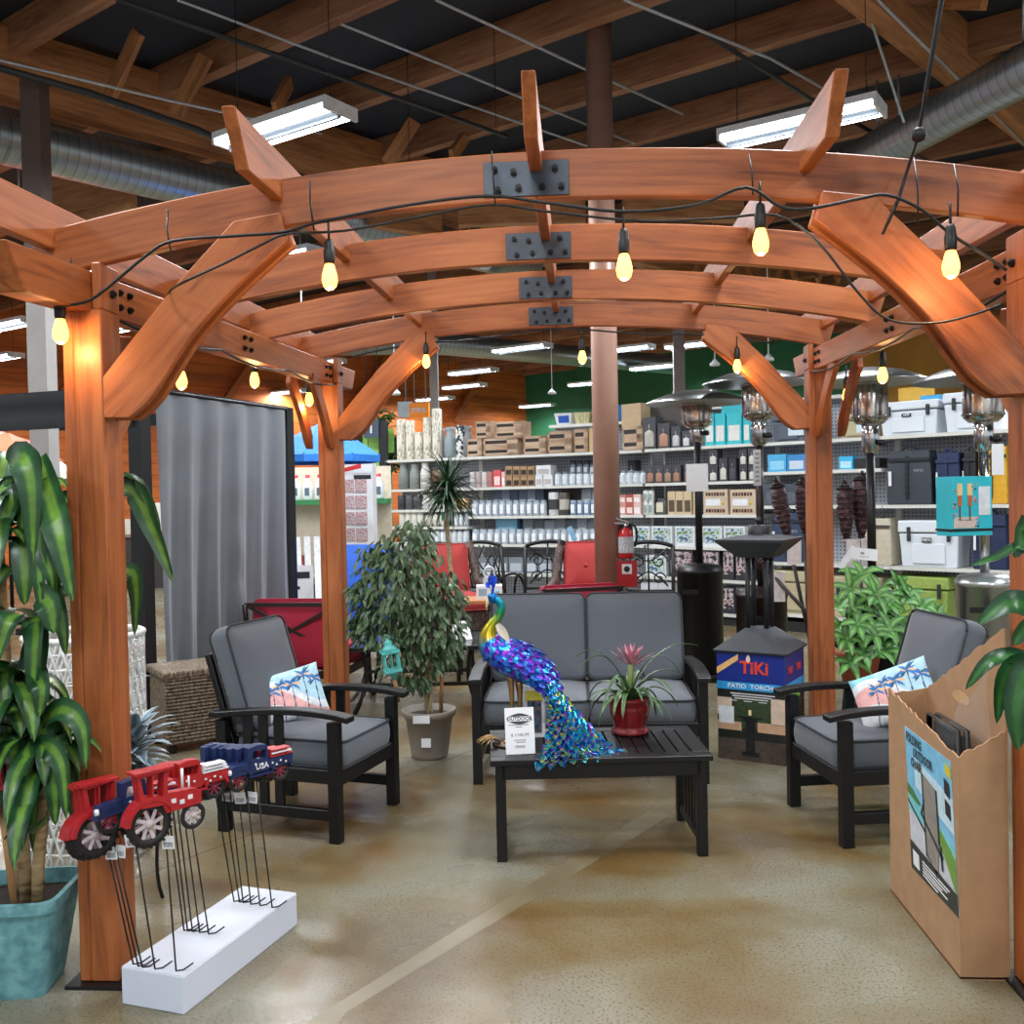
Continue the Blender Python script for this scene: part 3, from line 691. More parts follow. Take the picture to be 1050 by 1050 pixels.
def make_pillow(t, w=.4, h=.27, th=.055):
    def side(sg):
        def fn(u, v):
            a, b = 2*u-1, 2*v-1; e = max(0, (1-a**4)*(1-b**4))**.55
            pin = 1-.05*(1-abs(a*b))*0
            return ((a*w/2)*(1-.06*(1-b*b)*0+.03*abs(b)**3), -sg*th*e, (b*h/2)*(1+.04*abs(a)**3))
        return fn
    mb = MB(); mb.grid(side(1), 96, 64, 0, True, pillow_col); mb.grid(side(-1), 16, 12, 1, True); mb.build('cover', PC, t)
p1 = thing('throw_pillow', 'palm-print throw pillow leaning in the armchair by the grey curtain', 'pillow', (0, 0, 0), 0, 'palm-print pillows'); make_pillow(p1)
c = P(294, 714, 4.78); p1.location = c; p1.scale = (.9, .9, .9); p1.rotation_euler = (math.radians(-20), math.radians(-13), math.radians(22))
c = P(917, 712, 4.6); p2 = dup(p1, c, 0, 'palm-print throw pillow slumped in the armchair beside the carton', 'palm-print pillows'); p2.rotation_euler = (math.radians(-22), math.radians(-24), math.radians(-28)); p2.scale = (.9, .9, .9)

# ================= peacock sculpture =================
PK = thing('peacock_sculpture', 'glittering blue and purple metal peacock standing on the coffee table', 'sculpture', P(527, 762, 4.42)); PK.location.z = .445; PKO = PK.location.copy()
def pk(mb, name, m, par=None): mb.v = [tuple(V(p)-PKO) for p in mb.v]; return mb.build(name, m, par or PK)
NECKM = rampmat('peacock_neck_foil', [(0, '#1f6fb8'), (.12, '#0f8fa8'), (.3, '#2fa05a'), (.52, '#a8a52a'), (.7, '#c9b02c'), (.85, '#1d8fb0'), (1, '#2b4fc0')], 1, .3, .75, 'x', coord='tc', stretch=(2.35, 1, 1), bump=0)
BODYM = rampmat('peacock_body_foil', [(0, '#1f2fa8'), (.25, '#2a6fe0'), (.45, '#2fb6e6'), (.6, '#4a38c8'), (.8, '#8a2fc0'), (1, '#2a55d8')], 55, .28, .7, 'cell', bump=.4)
TAILM = rampmat('peacock_tail_foil', [(0, '#1238a0'), (.2, '#1d7fd6'), (.4, '#2cc0e8'), (.55, '#27b7b0'), (.66, '#8fd14a'), (.74, '#e2d64a'), (.84, '#a83fc8'), (1, '#2a4fd0')], 70, .22, .75, 'cell')
GOLD = mat('dull_gold_wire', '#a8875a', .35, .8)
BEAK = mat('horn_beak', '#c9b595', .5)
neck = [P(x, y, 4.42) for x, y in ((505, 614), (511, 616), (514, 622), (512, 631), (505, 640), (501, 650), (502, 660), (508, 668))]
ns = spline(neck, 5); n_ = len(ns); rad = []
for i in range(n_):
    t = i/(n_-1); rad.append(.018+.004*t if t < .45 else .02+.055*((t-.45)/.55)**1.6)
L = sum((ns[i+1]-ns[i]).length for i in range(n_-1))
mb = MB(); mb.tube(ns, rad, 16, ref=(0, 1, 0)); mb.tc = [((t[0]-mb.tc[0][0])/(L*2.35), t[1], t[2]) for t in mb.tc]; pk(mb, 'neck', NECKM)
bc = [P(x, y, Y) for x, y, Y in ((503, 655, 4.42), (510, 666, 4.42), (521, 674, 4.42), (535, 680, 4.41), (548, 688, 4.40), (558, 698, 4.39), (566, 710, 4.38))]
mb = MB(); mb.tube(spline(bc, 4), [.028+.056*math.sin(PI*(i/24*.86+.14)) ** .8 if i < 24 else .03 for i in range(25)], 18, ref=(0, 1, 0)); body = pk(mb, 'body', BODYM)
# overlapping back feathers
fm = MB(); rr_ = random.Random(3)
for i in range(16):
    for j in range(9):
        t = i/15; q = spline(bc, 4); k = min(23, int(t*22)); c = q[k]; d = (q[k+1]-q[k]).normalized(); r = .028+.056*math.sin(PI*(k/24*.86+.14))**.8
        a = math.radians(-110+220*j/8+(13 if i % 2 else 0)); u = d.cross(V((0, 1, 0))).normalized(); u = u if u.z > 0 else -u; w = d.cross(u)
        p = c+(u*math.cos(a)+w*math.sin(a))*r*1.01; nrm = (u*math.cos(a)+w*math.sin(a))
        fm.leaf(p, d+nrm*.28, nrm, .05, .03, .0, 3, .12)
pk(fm, 'back_feathers', BODYM, body)
wg = MB(); 
wg.leaf(P(510, 640, 4.37), (P(521, 656, 4.36)-P(510, 640, 4.37)), (0, -1, 0), .10, .04, 0, 5, .1); pk(wg, 'wing_tip', mat('pale_feather', '#cfc9b8', .5, .2), body)
hd_ = P(505, 613, 4.42); mb = MB(); mb.lathe([(.003, -.026), (.016, -.02), (.024, -.004), (.023, .01), (.014, .022), (.003, .027)], hd_, 14); head = pk(mb, 'head', mat('peacock_head_foil', '#1673b8', .3, .7, .3, 90))
mb = MB(); mb.tube([hd_+V((-.018, -.004, 0)), P(499, 622, 4.42), P(499, 626, 4.42)], [.011, .006, .002], 8); pk(mb, 'beak', BEAK, head)
mb = MB(); mb.lathe([(.002, -.005), (.005, 0), (.002, .005)], hd_+V((-.008, -.021, .004)), 8); pk(mb, 'eye', BLACKM, head)
cr = MB()
for k, (x, y) in enumerate(((502, 592), (505, 590), (508, 592), (499, 598), (506, 597))):
    e = P(x, y, 4.42+.01*(k-2)); b0 = hd_+V((0, 0, .02)); cr.tube([b0, (b0+e)/2+V((.004, 0, 0)), e], .0018, 5); cr.leaf(b0+(e-b0)*.55, e-b0, (0, -1, 0), (e-b0).length*.6, .022, 0, 4, .1)
pk(cr, 'crest', mat('crest_foil', '#2a50d0', .3, .6, .5, 120), head)
for k, (a, b2, c2, Y) in enumerate((((523, 692), (525, 718), (524, 755), 4.41), ((532, 698), (533, 722), (530, 758), 4.43))):
    q = [P(*a, Y), P(*b2, Y), P(*c2, Y)]; q[2].z = .455
    mb = MB(); mb.tube(spline(q, 4), [.020-.012*min(1, i/5) for i in range(9)], 8); lg_ = pk(mb, 'leg', GOLD)
    ft = MB()
    for a_ in (-2.6, -2.1, -1.5, 1.0): ft.tube([q[2], q[2]+V((math.cos(a_)*.035, math.sin(a_)*.035, .006)), q[2]+V((math.cos(a_)*.06, math.sin(a_)*.06, -.008))], [.006, .005, .003], 6)
    pk(ft, 'foot', GOLD, lg_)
bs = MB(); cb = V((PKO.x, PKO.y, .446)); bs.lathe([(.095, 0), (.1, .004), (.095, .009), (.01, .01)], cb, 24); pk(bs, 'base', mat('bronze_base', '#4a3a2c', .4, .6))
ws = MB()
for k in range(6):
    a = math.radians(150+k*18); o = cb+V((-.06, -.02, .012)); ws.tube(bez(o, o+V((math.cos(a)*.04, math.sin(a)*.04, .03)), o+V((math.cos(a)*.07, math.sin(a)*.06, .035)), o+V((math.cos(a)*.11, math.sin(a)*.09, .004)), 6), .0035, 6)
pk(ws, 'wire_grass', GOLD)
Lc = spline([P(557, 700, 4.36), P(563, 722, 4.34), P(563, 748, 4.26), P(558, 772, 4.2), P(553, 786, 4.155)], 6)
Rc = spline([P(562, 694, 4.40), P(583, 720, 4.42), P(606, 746, 4.41), P(628, 765, 4.37), P(650, 775, 4.33)], 6)
tm = MB(); N = len(Lc)
def tail(s, t):
    k = t*(N-1); i = min(N-2, int(k)); f_ = k-i; l = Lc[i].lerp(Lc[i+1], f_); r = Rc[i].lerp(Rc[i+1], f_); p = l.lerp(r, s); return p+V((0, -.03, .02))*math.sin(PI*s)*(1-.3*t)
tm.grid(lambda u, v: tail(u, v*.82), 8, 14, 0)
for i in range(15):
    t = .02+i*.064; m_ = 5+int(t*5)
    for j in range(m_):
        s = (j+(.5 if i % 2 else .1))/m_; s = min(1, s); p = tail(s, min(.97, t)); q = tail(s, min(1., t+.1)); d = q-p if t < .9 else q-tail(s, .88)
        tm.leaf(p+V((0, -.008, .006)), d+V((0, -.03, .01)), (0, -1, .5), .055+.03*t, .026+.012*t, 0, 4, .15, 0)
tl = pk(tm, 'tail', TAILM)
ey = MB()
for j in range(9):
    s = j/8; p = tail(s, .99)+V((0, -.012, .008)); d = tail(s, 1.)-tail(s, .86)
    ey.leaf(p-d.normalized()*.03, d, (0, -1, .6), .062, .045, .25, 5, .12)
pk(ey, 'tail_tip', rampmat('tail_tip_foil', [(.3, '#123a88'), (.45, '#2f9fe0'), (.55, '#7fd8ee'), (.65, '#1a5fb8')], 60, .25, .7), tl)

# ================= price card, brochure, bromeliad =================
a, b2 = G(519, 774, .446), G(549, 772.5, .446); x = b2-a; up = V((.0, .2, 1)).normalized(); upr = (up-V((.06, 0, 0))).normalized()
pc = thing('price_card', 'white price card with a dark badge standing before the peacock', 'sign', a)
M = face_M(V((0, 0, 0)), x, upr); cw, chh = x.length, .2
MB().box((0, 0, -.003), (cw, chh, 0), 0, M).build('card', WHITE, pc)
bdg = MB(); e = []
for i in range(33):
    u = -1+2*i/32; e.append((cw/2+u*cw*.4, chh*.755+.024*(1-abs(u)**1.6*.62)))
e2 = [(x_, 2*chh*.755-y_) for x_, y_ in e[::-1]]; bdg.prism([M @ V((a_, b_, .0005)) for a_, b_ in e+e2], (M.to_3x3() @ V((0, 0, .0006)))); bdg.build('badge', mat('badge_ink', '#3d4149', .7), pc)
bl = MB(); bl.prism([M @ V((cw*.12, chh*.705, .0012)), M @ V((cw*.88, chh*.705, .0012)), M @ V((cw*.88, chh*.805, .0012)), M @ V((cw*.12, chh*.805, .0012))], M.to_3x3() @ V((0, 0, .0003))); bl.build('badge_band', WHITE, pc)
def MT(dx, dy, dz=.0016): return M @ Matrix.Translation((dx, dy, dz))
text('lettering', 'OUTDOOR', .022, mat('badge_ink', '#3d4149'), pc, MT(cw/2, chh*.755), .0003, 1.0, bold=.0006)
text('lettering', '$ 1106.99', .0175, GREYINK, pc, MT(cw/2, chh*.41, .001), .0003, 1.15, bold=.0004)
tx = MB()
for (u0, u1, v_) in ((.12, .8, .62), (.36, .58, .575), (.3, .7, .29), (.36, .68, .245)): tx.box((cw*u0, chh*v_, .0006), (cw*u1, chh*v_+.0035, .001), 0, M)
for k in range(12): tx.box((cw*(.34+.027*k), chh*.13, .0006), (cw*(.34+.027*k)+.0018, chh*.19, .001), 0, M)
tx.build('fine_print', GREYINK, pc)
a = G(537, 756, .446); br = thing('brochure', 'yellow-topped brochure in a clear sleeve leaning at the peacock legs', 'brochure', a)
M = face_M(V((0, 0, 0)), V((1, .05, 0)), V((0, .1, 1)))
MB().box((0, 0, -.003), (.1, .235, 0), 0, M).build('paper', WHITE, br)
MB().box((.012, .165, .0004), (.094, .215, .001), 0, M).build('yellow_panel', mat('brochure_yellow', '#d9cf4a', .6), br)
MB().box((.02, .02, .0006), (.086, .17, .0013), 0, M).build('picture', rampmat('brochure_photo', [(.35, '#27303a'), (.5, '#4d6a86'), (.6, '#8a5a4a'), (.7, '#35506e')], 40, .5), br)
PLASTIC = mat('clear_plastic', '#e6edf2', .15, 0, .02, 20, 0, .5, 0, 0., .12)
MB().box((-.008, -.002, -.0048), (.108, .262, -.004), 0, M).build('sleeve', PLASTIC, br)

bp = G(646, 751, .446); BR = thing('potted_bromeliad', 'potted bromeliad with a pink bloom in a glossy red pot on the table', 'potted plant', bp)
REDGL = mat('red_glaze', '#7c1a1c', .12, 0, .25, 18, coat=.6)
MB().lathe([(.0, .012), (.078, .012), (.088, .0), (.09, .012), (.086, .022), (.073, .026), (.078, .04), (.091, .09), (.096, .125), (.093, .15), (.098, .156), (.098, .17), (.09, .172), (.086, .16), (.084, .14), (0, .14)], (0, 0, 0), 28, cap=False).build('pot', REDGL, BR)
MB().lathe([(.086, .141), (.05, .15), (0, .152)], (0, 0, 0), 20, cap=False).build('soil', SOIL, BR)
LEAFD = rampmat('bromeliad_leaf', [(.3, '#2f4f2a'), (.6, '#56794a')], 20, .35)
lf = MB(); rb = random.Random(8)
for k in range(26):
    a = 2*PI*k/26*3.1+rb.uniform(-.2, .2); el = rb.uniform(.35, 1.25); L_ = rb.uniform(.2, .34); d = V((math.cos(a)*math.cos(el), math.sin(a)*math.cos(el), math.sin(el)))
    lf.leaf((math.cos(a)*.012, math.sin(a)*.012, .155), d, (0, 0, 1), L_, .03, 1.5+rb.random()*.9, 9, .22, prof=lambda t: min(1, 1.15-t)**.6 if t < 1 else 0)
for (tx_, tz, yy) in ((-.25, .36, 0), (-.24, .30, -.05), (.33, .40, .05), (.24, .28, -.03), (-.14, .1, -.12)):
    e = V((tx_, yy, tz)); s0 = V((0, 0, .16)); pts = bez(s0, s0+V((e.x*.25, e.y*.2, .2)), s0+V((e.x*.6, e.y*.5, .28 if tz > .2 else .12)), e, 10)
    for i in range(10):
        pass
    w0 = [.028*min(1, (1.12-i/10))**.7 for i in range(11)]; vs = []
    for i in range(11):
        dd = (pts[min(10, i+1)]-pts[max(0, i-1)]).normalized(); sd = dd.cross(V((0, 0, 1))).normalized() if abs(dd.z) < .98 else V((0, 1, 0)); nn = sd.cross(dd)
        vs += [pts[i]-sd*w0[i]/2+nn*.004, pts[i], pts[i]+sd*w0[i]/2+nn*.004]
    lf.add(vs, [(i*3, i*3+1, i*3+4, i*3+3) for i in range(10)]+[(i*3+1, i*3+2, i*3+5, i*3+4) for i in range(10)], 0, None, True)
lf.build('leaves', LEAFD, BR)
MB().tube([(0, 0, .15), (.005, 0, .25), (.012, 0, .34)], [.016, .013, .015], 10).build('flower_stem', mat('flower_stalk', '#7d8f57', .5), BR)
fl = MB()
for k in range(22):
    a = 2*PI*k/22*5.1; el = .55+.75*(k/22); d = V((math.cos(a)*math.cos(el), math.sin(a)*math.cos(el), math.sin(el)))
    fl.leaf((.012+math.cos(a)*.006, math.sin(a)*.006, .31+.035*k/22), d, (0, 0, 1), .13-.05*k/22, .026, -.1, 5, .3, prof=lambda t: 1-t**1.6)
fl.build('flower', rampmat('bromeliad_bloom', [(.35, '#b8607e'), (.65, '#e0a8b4')], 25, .45), BR)
# ================= plants =================
def ribmat(name, rib, mid, edge, rough=.35):
    m, nt, b = base_mat(name); L = nt.links
    at = nd(nt, 'ShaderNodeAttribute', attribute_name='tc'); s = nd(nt, 'ShaderNodeSeparateXYZ'); L.new(at.outputs['Vector'], s.inputs['Vector'])
    ab = nd(nt, 'ShaderNodeMath', operation='ABSOLUTE'); L.new(s.outputs['Y'], ab.inputs[0])
    r = ramp(nt, [(.0, rib), (.1, rib), (.22, mid), (.5, edge)]); L.new(ab.outputs[0], r.inputs['Fac'])
    n = nd(nt, 'ShaderNodeTexNoise', _Scale=18., _Detail=2.); L.new(nd(nt, 'ShaderNodeTexCoord').outputs['Object'], n.inputs['Vector'])
    r2 = ramp(nt, [(.3, '#9a9a9a'), (.7, '#ffffff')]); L.new(n.outputs['Fac'], r2.inputs['Fac'])
    mx = nd(nt, 'ShaderNodeMix', data_type='RGBA', blend_type='MULTIPLY'); mx.inputs['Factor'].default_value = .7; L.new(r.outputs['Color'], mx.inputs['A']); L.new(r2.outputs['Color'], mx.inputs['B'])
    L.new(mx.outputs['Result'], b.inputs['Base Color']); b.inputs['Roughness'].default_value = rough; return m
DRAC = ribmat('striped_dracaena_leaf', '#6f9a3c', '#2f5f33', '#1f4828', .35)
DRAC2 = ribmat('dark_dracaena_leaf', '#3f7a35', '#2a5a30', '#1d4526', .3)
FICUS = ribmat('ficus_leaf', '#5f7d55', '#34542f', '#65805a', .4)
PACH = ribmat('money_tree_leaf', '#8fc468', '#5a9f4c', '#458a40', .4)
SILV = ribmat('silver_leaf', '#5f7888', '#93aab6', '#c6d3d8', .4)
MARG = ribmat('marginata_leaf', '#35603a', '#1f4428', '#20301f', .35)
CANE = rampmat('dracaena_cane', [(.3, '#6b5337'), (.5, '#a58a62'), (.7, '#bfa67c')], 3, .8, stretch=(3, 3, 14), bump=.5)
BARKP = rampmat('pale_bark', [(.3, '#8a7658'), (.7, '#b9a582')], 8, .8, stretch=(3, 3, 8))
def blade(mb, pts, w, fold=.18, nrm=None, prof=None, tw=0.):
    """leaf along a curve of points"""
    n = len(pts)-1; vs = []; tc = []
    for i in range(n+1):
        t = i/n; d = (pts[min(n, i+1)]-pts[max(0, i-1)]).normalized(); up = V(nrm) if nrm else V((0, 0, 1))
        sd = d.cross(up); sd = sd.normalized() if sd.length > .05 else V((1, 0, 0)); 
        if tw: sd = Matrix.Rotation(tw*t, 3, d) @ sd
        nn = sd.cross(d); ww = w*(prof(t) if prof else (math.sin(PI*(.1+.9*t)**.75)**.7 if t < .999 else .02))
        vs += [pts[i]-sd*ww/2+nn*ww*fold, pts[i], pts[i]+sd*ww/2+nn*ww*fold]; tc += [(t, -.5, 0), (t, 0, 0), (t, .5, 0)]
    mb.add(vs, [(i*3, i*3+1, i*3+4, i*3+3) for i in range(n)]+[(i*3+1, i*3+2, i*3+5, i*3+4) for i in range(n)], 0, tc, True)
def loc(mb, o): mb.v = [tuple(V(p)-V(o)) for p in mb.v]; return mb

# --- striped dracaena in the teal pot, before the front post ---
tp = V((-1.855, 3.07, 0))
DP = thing('potted_dracaena', 'tall striped-leaf dracaena in a square teal pot beside the front post', 'potted plant', tp)
TEAL = rampmat('teal_crackle_pot', [(.3, '#4f7f86'), (.5, '#649aa0'), (.7, '#7fb0b4')], 22, .6, bump=.15)
mb = MB(); rings = []
for z, w_, r in ((0, .205, .035), (.02, .215, .04), (.285, .30, .05), (.29, .325, .05), (.325, .33, .05), (.327, .30, .045), (.28, .275, .04)):
    rings.append([(a, b_, z) for a, b_ in rrect(w_, w_, r)])
n_ = len(rings[0]); mb.add([p for R_ in rings for p in R_], [(i*n_+j, i*n_+(j+1) % n_, (i+1)*n_+(j+1) % n_, (i+1)*n_+j) for i in range(len(rings)-1) for j in range(n_)]+[tuple(range(n_))[::-1]], 0, None, False)
o = mb.build('pot', TEAL, DP); o.rotation_euler.z = math.radians(8)
mb = MB(); mb.add([(a, b_, .282) for a, b_ in rrect(.275, .275, .04)], [tuple(range(n_))]); mb.build('soil', SOIL, DP)
canes = [((.03, -.02), (.02, -.04, 1.02)), ((.075, -.03), (.11, -.02, .80)), ((-.03, .05), (-.03, -.02, 1.56))]
mbl = MB(); rd = random.Random(4)
for (bx, by), top in canes:
    c = MB(); b0 = V((bx, by, .27)); t0 = V(top); q = bez(b0, b0+V((0, 0, .25)), t0-V((0, 0, .3)), t0, 8); c.tube(q, [.02-.004*i/8 for i in range(9)], 10); c.build('cane', CANE, DP)
    for lvl, cnt in ((.98, 15), (.92, 9), (.85, 9), (.74, 8), (.6, 7)):
        if top[2] < .9 and lvl < .7: continue
        p = b0.lerp(t0, lvl)
        for k in range(cnt):
            a = 2*PI*k/cnt+rd.uniform(-.3, .3)+lvl*3; el = rd.uniform(.1, .95) if lvl > .9 else rd.uniform(-.1, .5)
            d = V((math.cos(a)*math.cos(el), math.sin(a)*math.cos(el)*.8, math.sin(el))); L_ = rd.uniform(.24, .4)*(1 if d.x < .2 else .72)
            if lvl < .9 and d.x > .5: continue
            mbl.leaf(p, d, (0, 0, 1), L_, rd.uniform(.055, .08), rd.uniform(1.6, 3.0), 9, .16)
def wl(pxs, Ys, w, mbx=mbl, org=tp, **k):
    pts = spline([P(x, y, Y)-org for (x, y), Y in zip(pxs, Ys)], 4); blade(mbx, pts, w, **k)
wl([(30, 470), (34, 478), (36, 500)], (3.0, 2.98, 2.96), .09, nrm=(0, -1, 0)); wl([(12, 480), (24, 470), (33, 500), (34, 578)], (3.0, 2.93, 2.9, 2.92), .105, nrm=(0, -1, .2)); wl([(40, 470), (58, 530), (64, 560), (75, 617)], (3.0, 2.93, 2.9, 2.9), .1, nrm=(0, -1, .2))
wl([(20, 500), (6, 492), (-12, 520)], (3.0, 2.98, 2.95), .07); wl([(40, 505), (56, 492), (68, 500)], (3.0, 3.0, 3.0), .06)
wl([(50, 520), (130, 500), (155, 540), (178, 598)], (3.05, 3.32, 3.35, 3.33), .085, nrm=(0, -1, .3)); wl([(60, 610), (128, 585), (140, 605), (138, 652)], (3.05, 3.3, 3.32, 3.3), .07, nrm=(0, -1, .3)); wl([(45, 500), (125, 488), (150, 510), (165, 545)], (3.05, 3.3, 3.36, 3.36), .05, nrm=(0, -.6, .8))
wl([(45, 740), (65, 728), (85, 745), (88, 790)], (3.0, 2.93, 2.9, 2.9), .075, nrm=(0, -1, .5)); wl([(40, 770), (50, 765), (64, 785), (68, 840)], (3.0, 2.93, 2.9, 2.9), .075, nrm=(0, -1, .2)); wl([(36, 690), (44, 705), (40, 735)], (2.98, 2.93, 2.93), .07, nrm=(0, -1, 0)); wl([(30, 735), (12, 728), (-8, 745)], (2.98, 2.93, 2.93), .075, nrm=(0, -.5, 1)); wl([(28, 760), (28, 775), (24, 800)], (2.98, 2.93, 2.93), .07, nrm=(0, -1, 0))
wl([(40, 610), (52, 620), (55, 650)], (2.98, 2.93, 2.93), .1, nrm=(0, -1, 0)); wl([(20, 630), (8, 640), (-4, 680)], (2.98, 2.93, 2.93), .08, nrm=(0, -1, .3)); wl([(35, 850), (20, 850), (4, 862)], (3.0, 2.93, 2.93), .05); wl([(34, 855), (45, 845), (50, 830)], (3.0, 2.95, 2.95), .05)
for k in range(26):
    x, y = rd.uniform(-8, 62), rd.uniform(470, 790); Y = rd.uniform(2.98, 3.12); dx = (x-34)*.9+rd.uniform(-20, 20); L_ = rd.uniform(45, 85)
    wl([(x-dx*.25, y-12), (x, y), (x+dx*.45, y+L_*.5), (x+dx*.6, y+L_)], (Y, Y-.03, Y-.05, Y-.04), rd.uniform(.06, .085), nrm=(rd.uniform(-.4, .4), -1, rd.uniform(.1, .5)))
mbl.build('leaves', DRAC, DP)

# --- small lanterns on wooden stakes ---
def lantern(name, col, label, p, h, tilt_, sc=1.):
    t = thing(name, label, 'lantern', p); t.rotation_euler = tilt_
    lm = mat(name+col.strip('#'), col, .45); s = .035*sc; H2 = .10*sc
    mb = MB()
    for sx in (-1, 1):
        for sy in (-1, 1): mb.cbox((sx*s, sy*s, h+H2/2), (.01*sc, .01*sc, H2))
    mb.cbox((0, 0, h), (.09*sc, .09*sc, .012)); mb.cbox((0, 0, h+H2), (.095*sc, .095*sc, .012))
    for sx in (-1, 1): mb.cbox((sx*s, 0, h+H2/2), (.006, .006, H2)); mb.cbox((0, sx*s, h+H2/2), (.006, .006, H2))
    mb.build('cage', lm, t)
    MB().lathe([(.05*sc, 0), (.03*sc, .02*sc), (.02*sc, .035*sc), (.022*sc, .045*sc), (.004, .06*sc)], (0, 0, h+H2+.005), 10).build('cap', lm, t)
    r = MB(); r.tube([(.012*math.cos(a), 0, h+H2+.075*sc+.012*math.sin(a)) for a in [2*PI*i/12 for i in range(13)]], .002, 5); r.build('hanging_ring', lm, t)
    MB().lathe([(.035*sc, -.004), (.016*sc, -.03*sc), (.013*sc, -.05*sc)], (0, 0, h), 10).build('socket', lm, t)
    MB().tube([(0, 0, -.02), (0, 0, h-.02)], .011*sc, 8).build('stake', wood('stake_wood', '#7b5535', '#a67c54', '#bd966c', .7, 1, False), t)
    return t
b_ = P(15, 930, 2.95); tt = P(3, 790, 2.92)
lantern('stake_lantern', '#b3263a', 'small red metal lantern on a wooden stake in the teal pot', b_, .39, (0, math.radians(-6), 0))
# --- taupe pot with the weeping ficus ---
fp = V((-.93, 5.86, 0))
FP = thing('potted_ficus', 'bushy weeping ficus in a taupe plastic pot between armchair and loveseat', 'potted plant', fp)
TAUPE = mat('taupe_plastic_pot', '#8f857b', .6, 0, .06, 12)
MB().lathe([(0, 0), (.105, 0), (.112, .02), (.145, .245), (.158, .25), (.165, .275), (.165, .29), (.15, .292), (.145, .25), (0, .25)], (0, 0, 0), 32, cap=False).build('pot', TAUPE, FP)
MB().lathe([(.147, .252), (.08, .262), (0, .265)], (0, 0, 0), 20, cap=False).build('soil', SOIL, FP)
for k, (dx, dy, sz) in enumerate(((-.02, -.143, .05), (.01, -.128, .035))):
    z = (.262, .12)[k]; m_ = MB(); m_.box((dx-sz, dy-.028+.0*k, z-sz*.45*(1+k*.7)), (dx+sz*(1-k*.4), dy-.024+.0*k, z+sz*.45*(1+k*.7))); m_.build('price_sticker', WHITE, FP)
for k in range(3):
    pts = [V((.016*math.cos(a+k*2.1), .016*math.sin(a+k*2.1), .25+a*.062)) for a in [i*.5 for i in range(16)]]; MB().tube(pts, .011, 7).build('trunk', BARKP, FP)
MB().tube([(.07, .02, .25), (.085, .02, .62)], .012, 8).build('support_stake', wood('stake_wood', '', '', ''), FP)
rf = random.Random(21); fm = MB()
def fic(x, y):   # photo offsets -> local
    p = P(x, y, 5.86)-fp; return p
blobs = [((415, 570), .22, .17), ((412, 610), .3, .2), ((440, 640), .24, .2), ((398, 640), .22, .18), ((420, 680), .2, .12), ((455, 610), .14, .16), ((375, 605), .12, .15), ((425, 545), .12, .08), ((385, 575), .12, .12), ((428, 700), .08, .05), ((370, 640), .08, .1), ((458, 660), .1, .14)]
tw = MB()
for (cx, cy), rx, rz in blobs:
    c = fic(cx, cy); tw.tube([V((0, 0, .9)), V((c.x*.5, 0, c.z*.6+.4)), c], [.01, .007, .004], 5)
    cnt = int(6500*rx*rz)+30
    for k in range(cnt):
        while True:
            u = V((rf.uniform(-1, 1), rf.uniform(-1, 1), rf.uniform(-1, 1)))
            if .15 < u.length < 1: break
        p = c+V((u.x*rx, u.y*rx*.9, u.z*rz)); d = V((u.x+rf.uniform(-.5, .5), u.y+rf.uniform(-.5, .5), -.7+rf.uniform(-.4, .3))).normalized()
        fm.leaf(p, d, (rf.uniform(-.3, .3), rf.uniform(-.6, .2), 1), rf.uniform(.05, .075), rf.uniform(.022, .031), .7, 3, .15)
tw.build('twigs', BARKP, FP); fm.build('leaves', FICUS, FP)
lantern('stake_lantern', '#5fc0bd', 'small turquoise lantern on a stake hanging in front of the weeping ficus', V((fic(402, 720)+fp).xyz)+V((0, -.3, 0)), .17, (math.radians(2), math.radians(-9), math.radians(20)), 1.12).location = P(408, 716, 5.6)
# --- tall marginata behind ---
mp_ = D(459, 500, 9.0); mp_.z = 0
MP = thing('potted_marginata', 'slim dragon tree with a spiky dark green head behind the weeping ficus', 'potted plant', mp_)
MB().lathe([(0, 0), (.13, 0), (.17, .3), (.155, .3), (.15, .27), (0, .27)], (0, 0, 0), 24, cap=False).build('pot', TAUPE, MP)
hz = D(459, 497, 9.0).z; MB().tube([(0, 0, .27), (.02, 0, .8), (-.02, 0, hz-.3), (0, 0, hz)], [.025, .022, .02, .02], 8).build('trunk', BARKP, MP)
mg = MB(); rm = random.Random(9)
for k in range(170):
    a = rm.uniform(0, 2*PI); el = rm.uniform(-.9, 1.35); d = V((math.cos(a)*math.cos(el), math.sin(a)*math.cos(el), math.sin(el)))
    mg.leaf((0, 0, hz+rm.uniform(-.14, .06)), d, (0, 0, 1), rm.uniform(.3, .45), .022, rm.uniform(.3, 1.1), 6, .2, prof=lambda t: min(1, (1.05-t)*2))
mg.build('leaves', MARG, MP)
tg = MB(); tg.box((-.06, -.04, hz-.33), (-.01, -.037, hz-.26)); tg.build('plant_tag', mat('tag_green', '#6fb08a', .5), MP)
# --- money tree behind the armchair at the carton ---
mp2 = D(880, 640, 6.45); mp2.z = 0
MT_ = thing('potted_money_tree', 'bushy bright green money tree in a terracotta pot behind the armchair beside the carton', 'potted plant', mp2)
TERRA = mat('terracotta', '#a85a3c', .8, 0, .1, 20)
MB().lathe([(0, .28), (.10, .28), (.135, .47), (.15, .475), (.15, .51), (.135, .512), (.13, .48), (0, .48)], (0, 0, 0), 26, cap=False).build('pot', TERRA, MT_)
MB().lathe([(.132, .485), (0, .5)], (0, 0, 0), 18, cap=False).build('soil', SOIL, MT_)
st_ = MB()
for a in (.4, 1.97, 3.54, 5.1): st_.bar((.13*math.cos(a), .13*math.sin(a), 0), (.1*math.cos(a), .1*math.sin(a), .28), .025, .025)
st_.tube([(.11*math.cos(i*PI/8), .11*math.sin(i*PI/8), .27) for i in range(17)], .01, 6); st_.build('pot_stand', BLACKM, MT_)
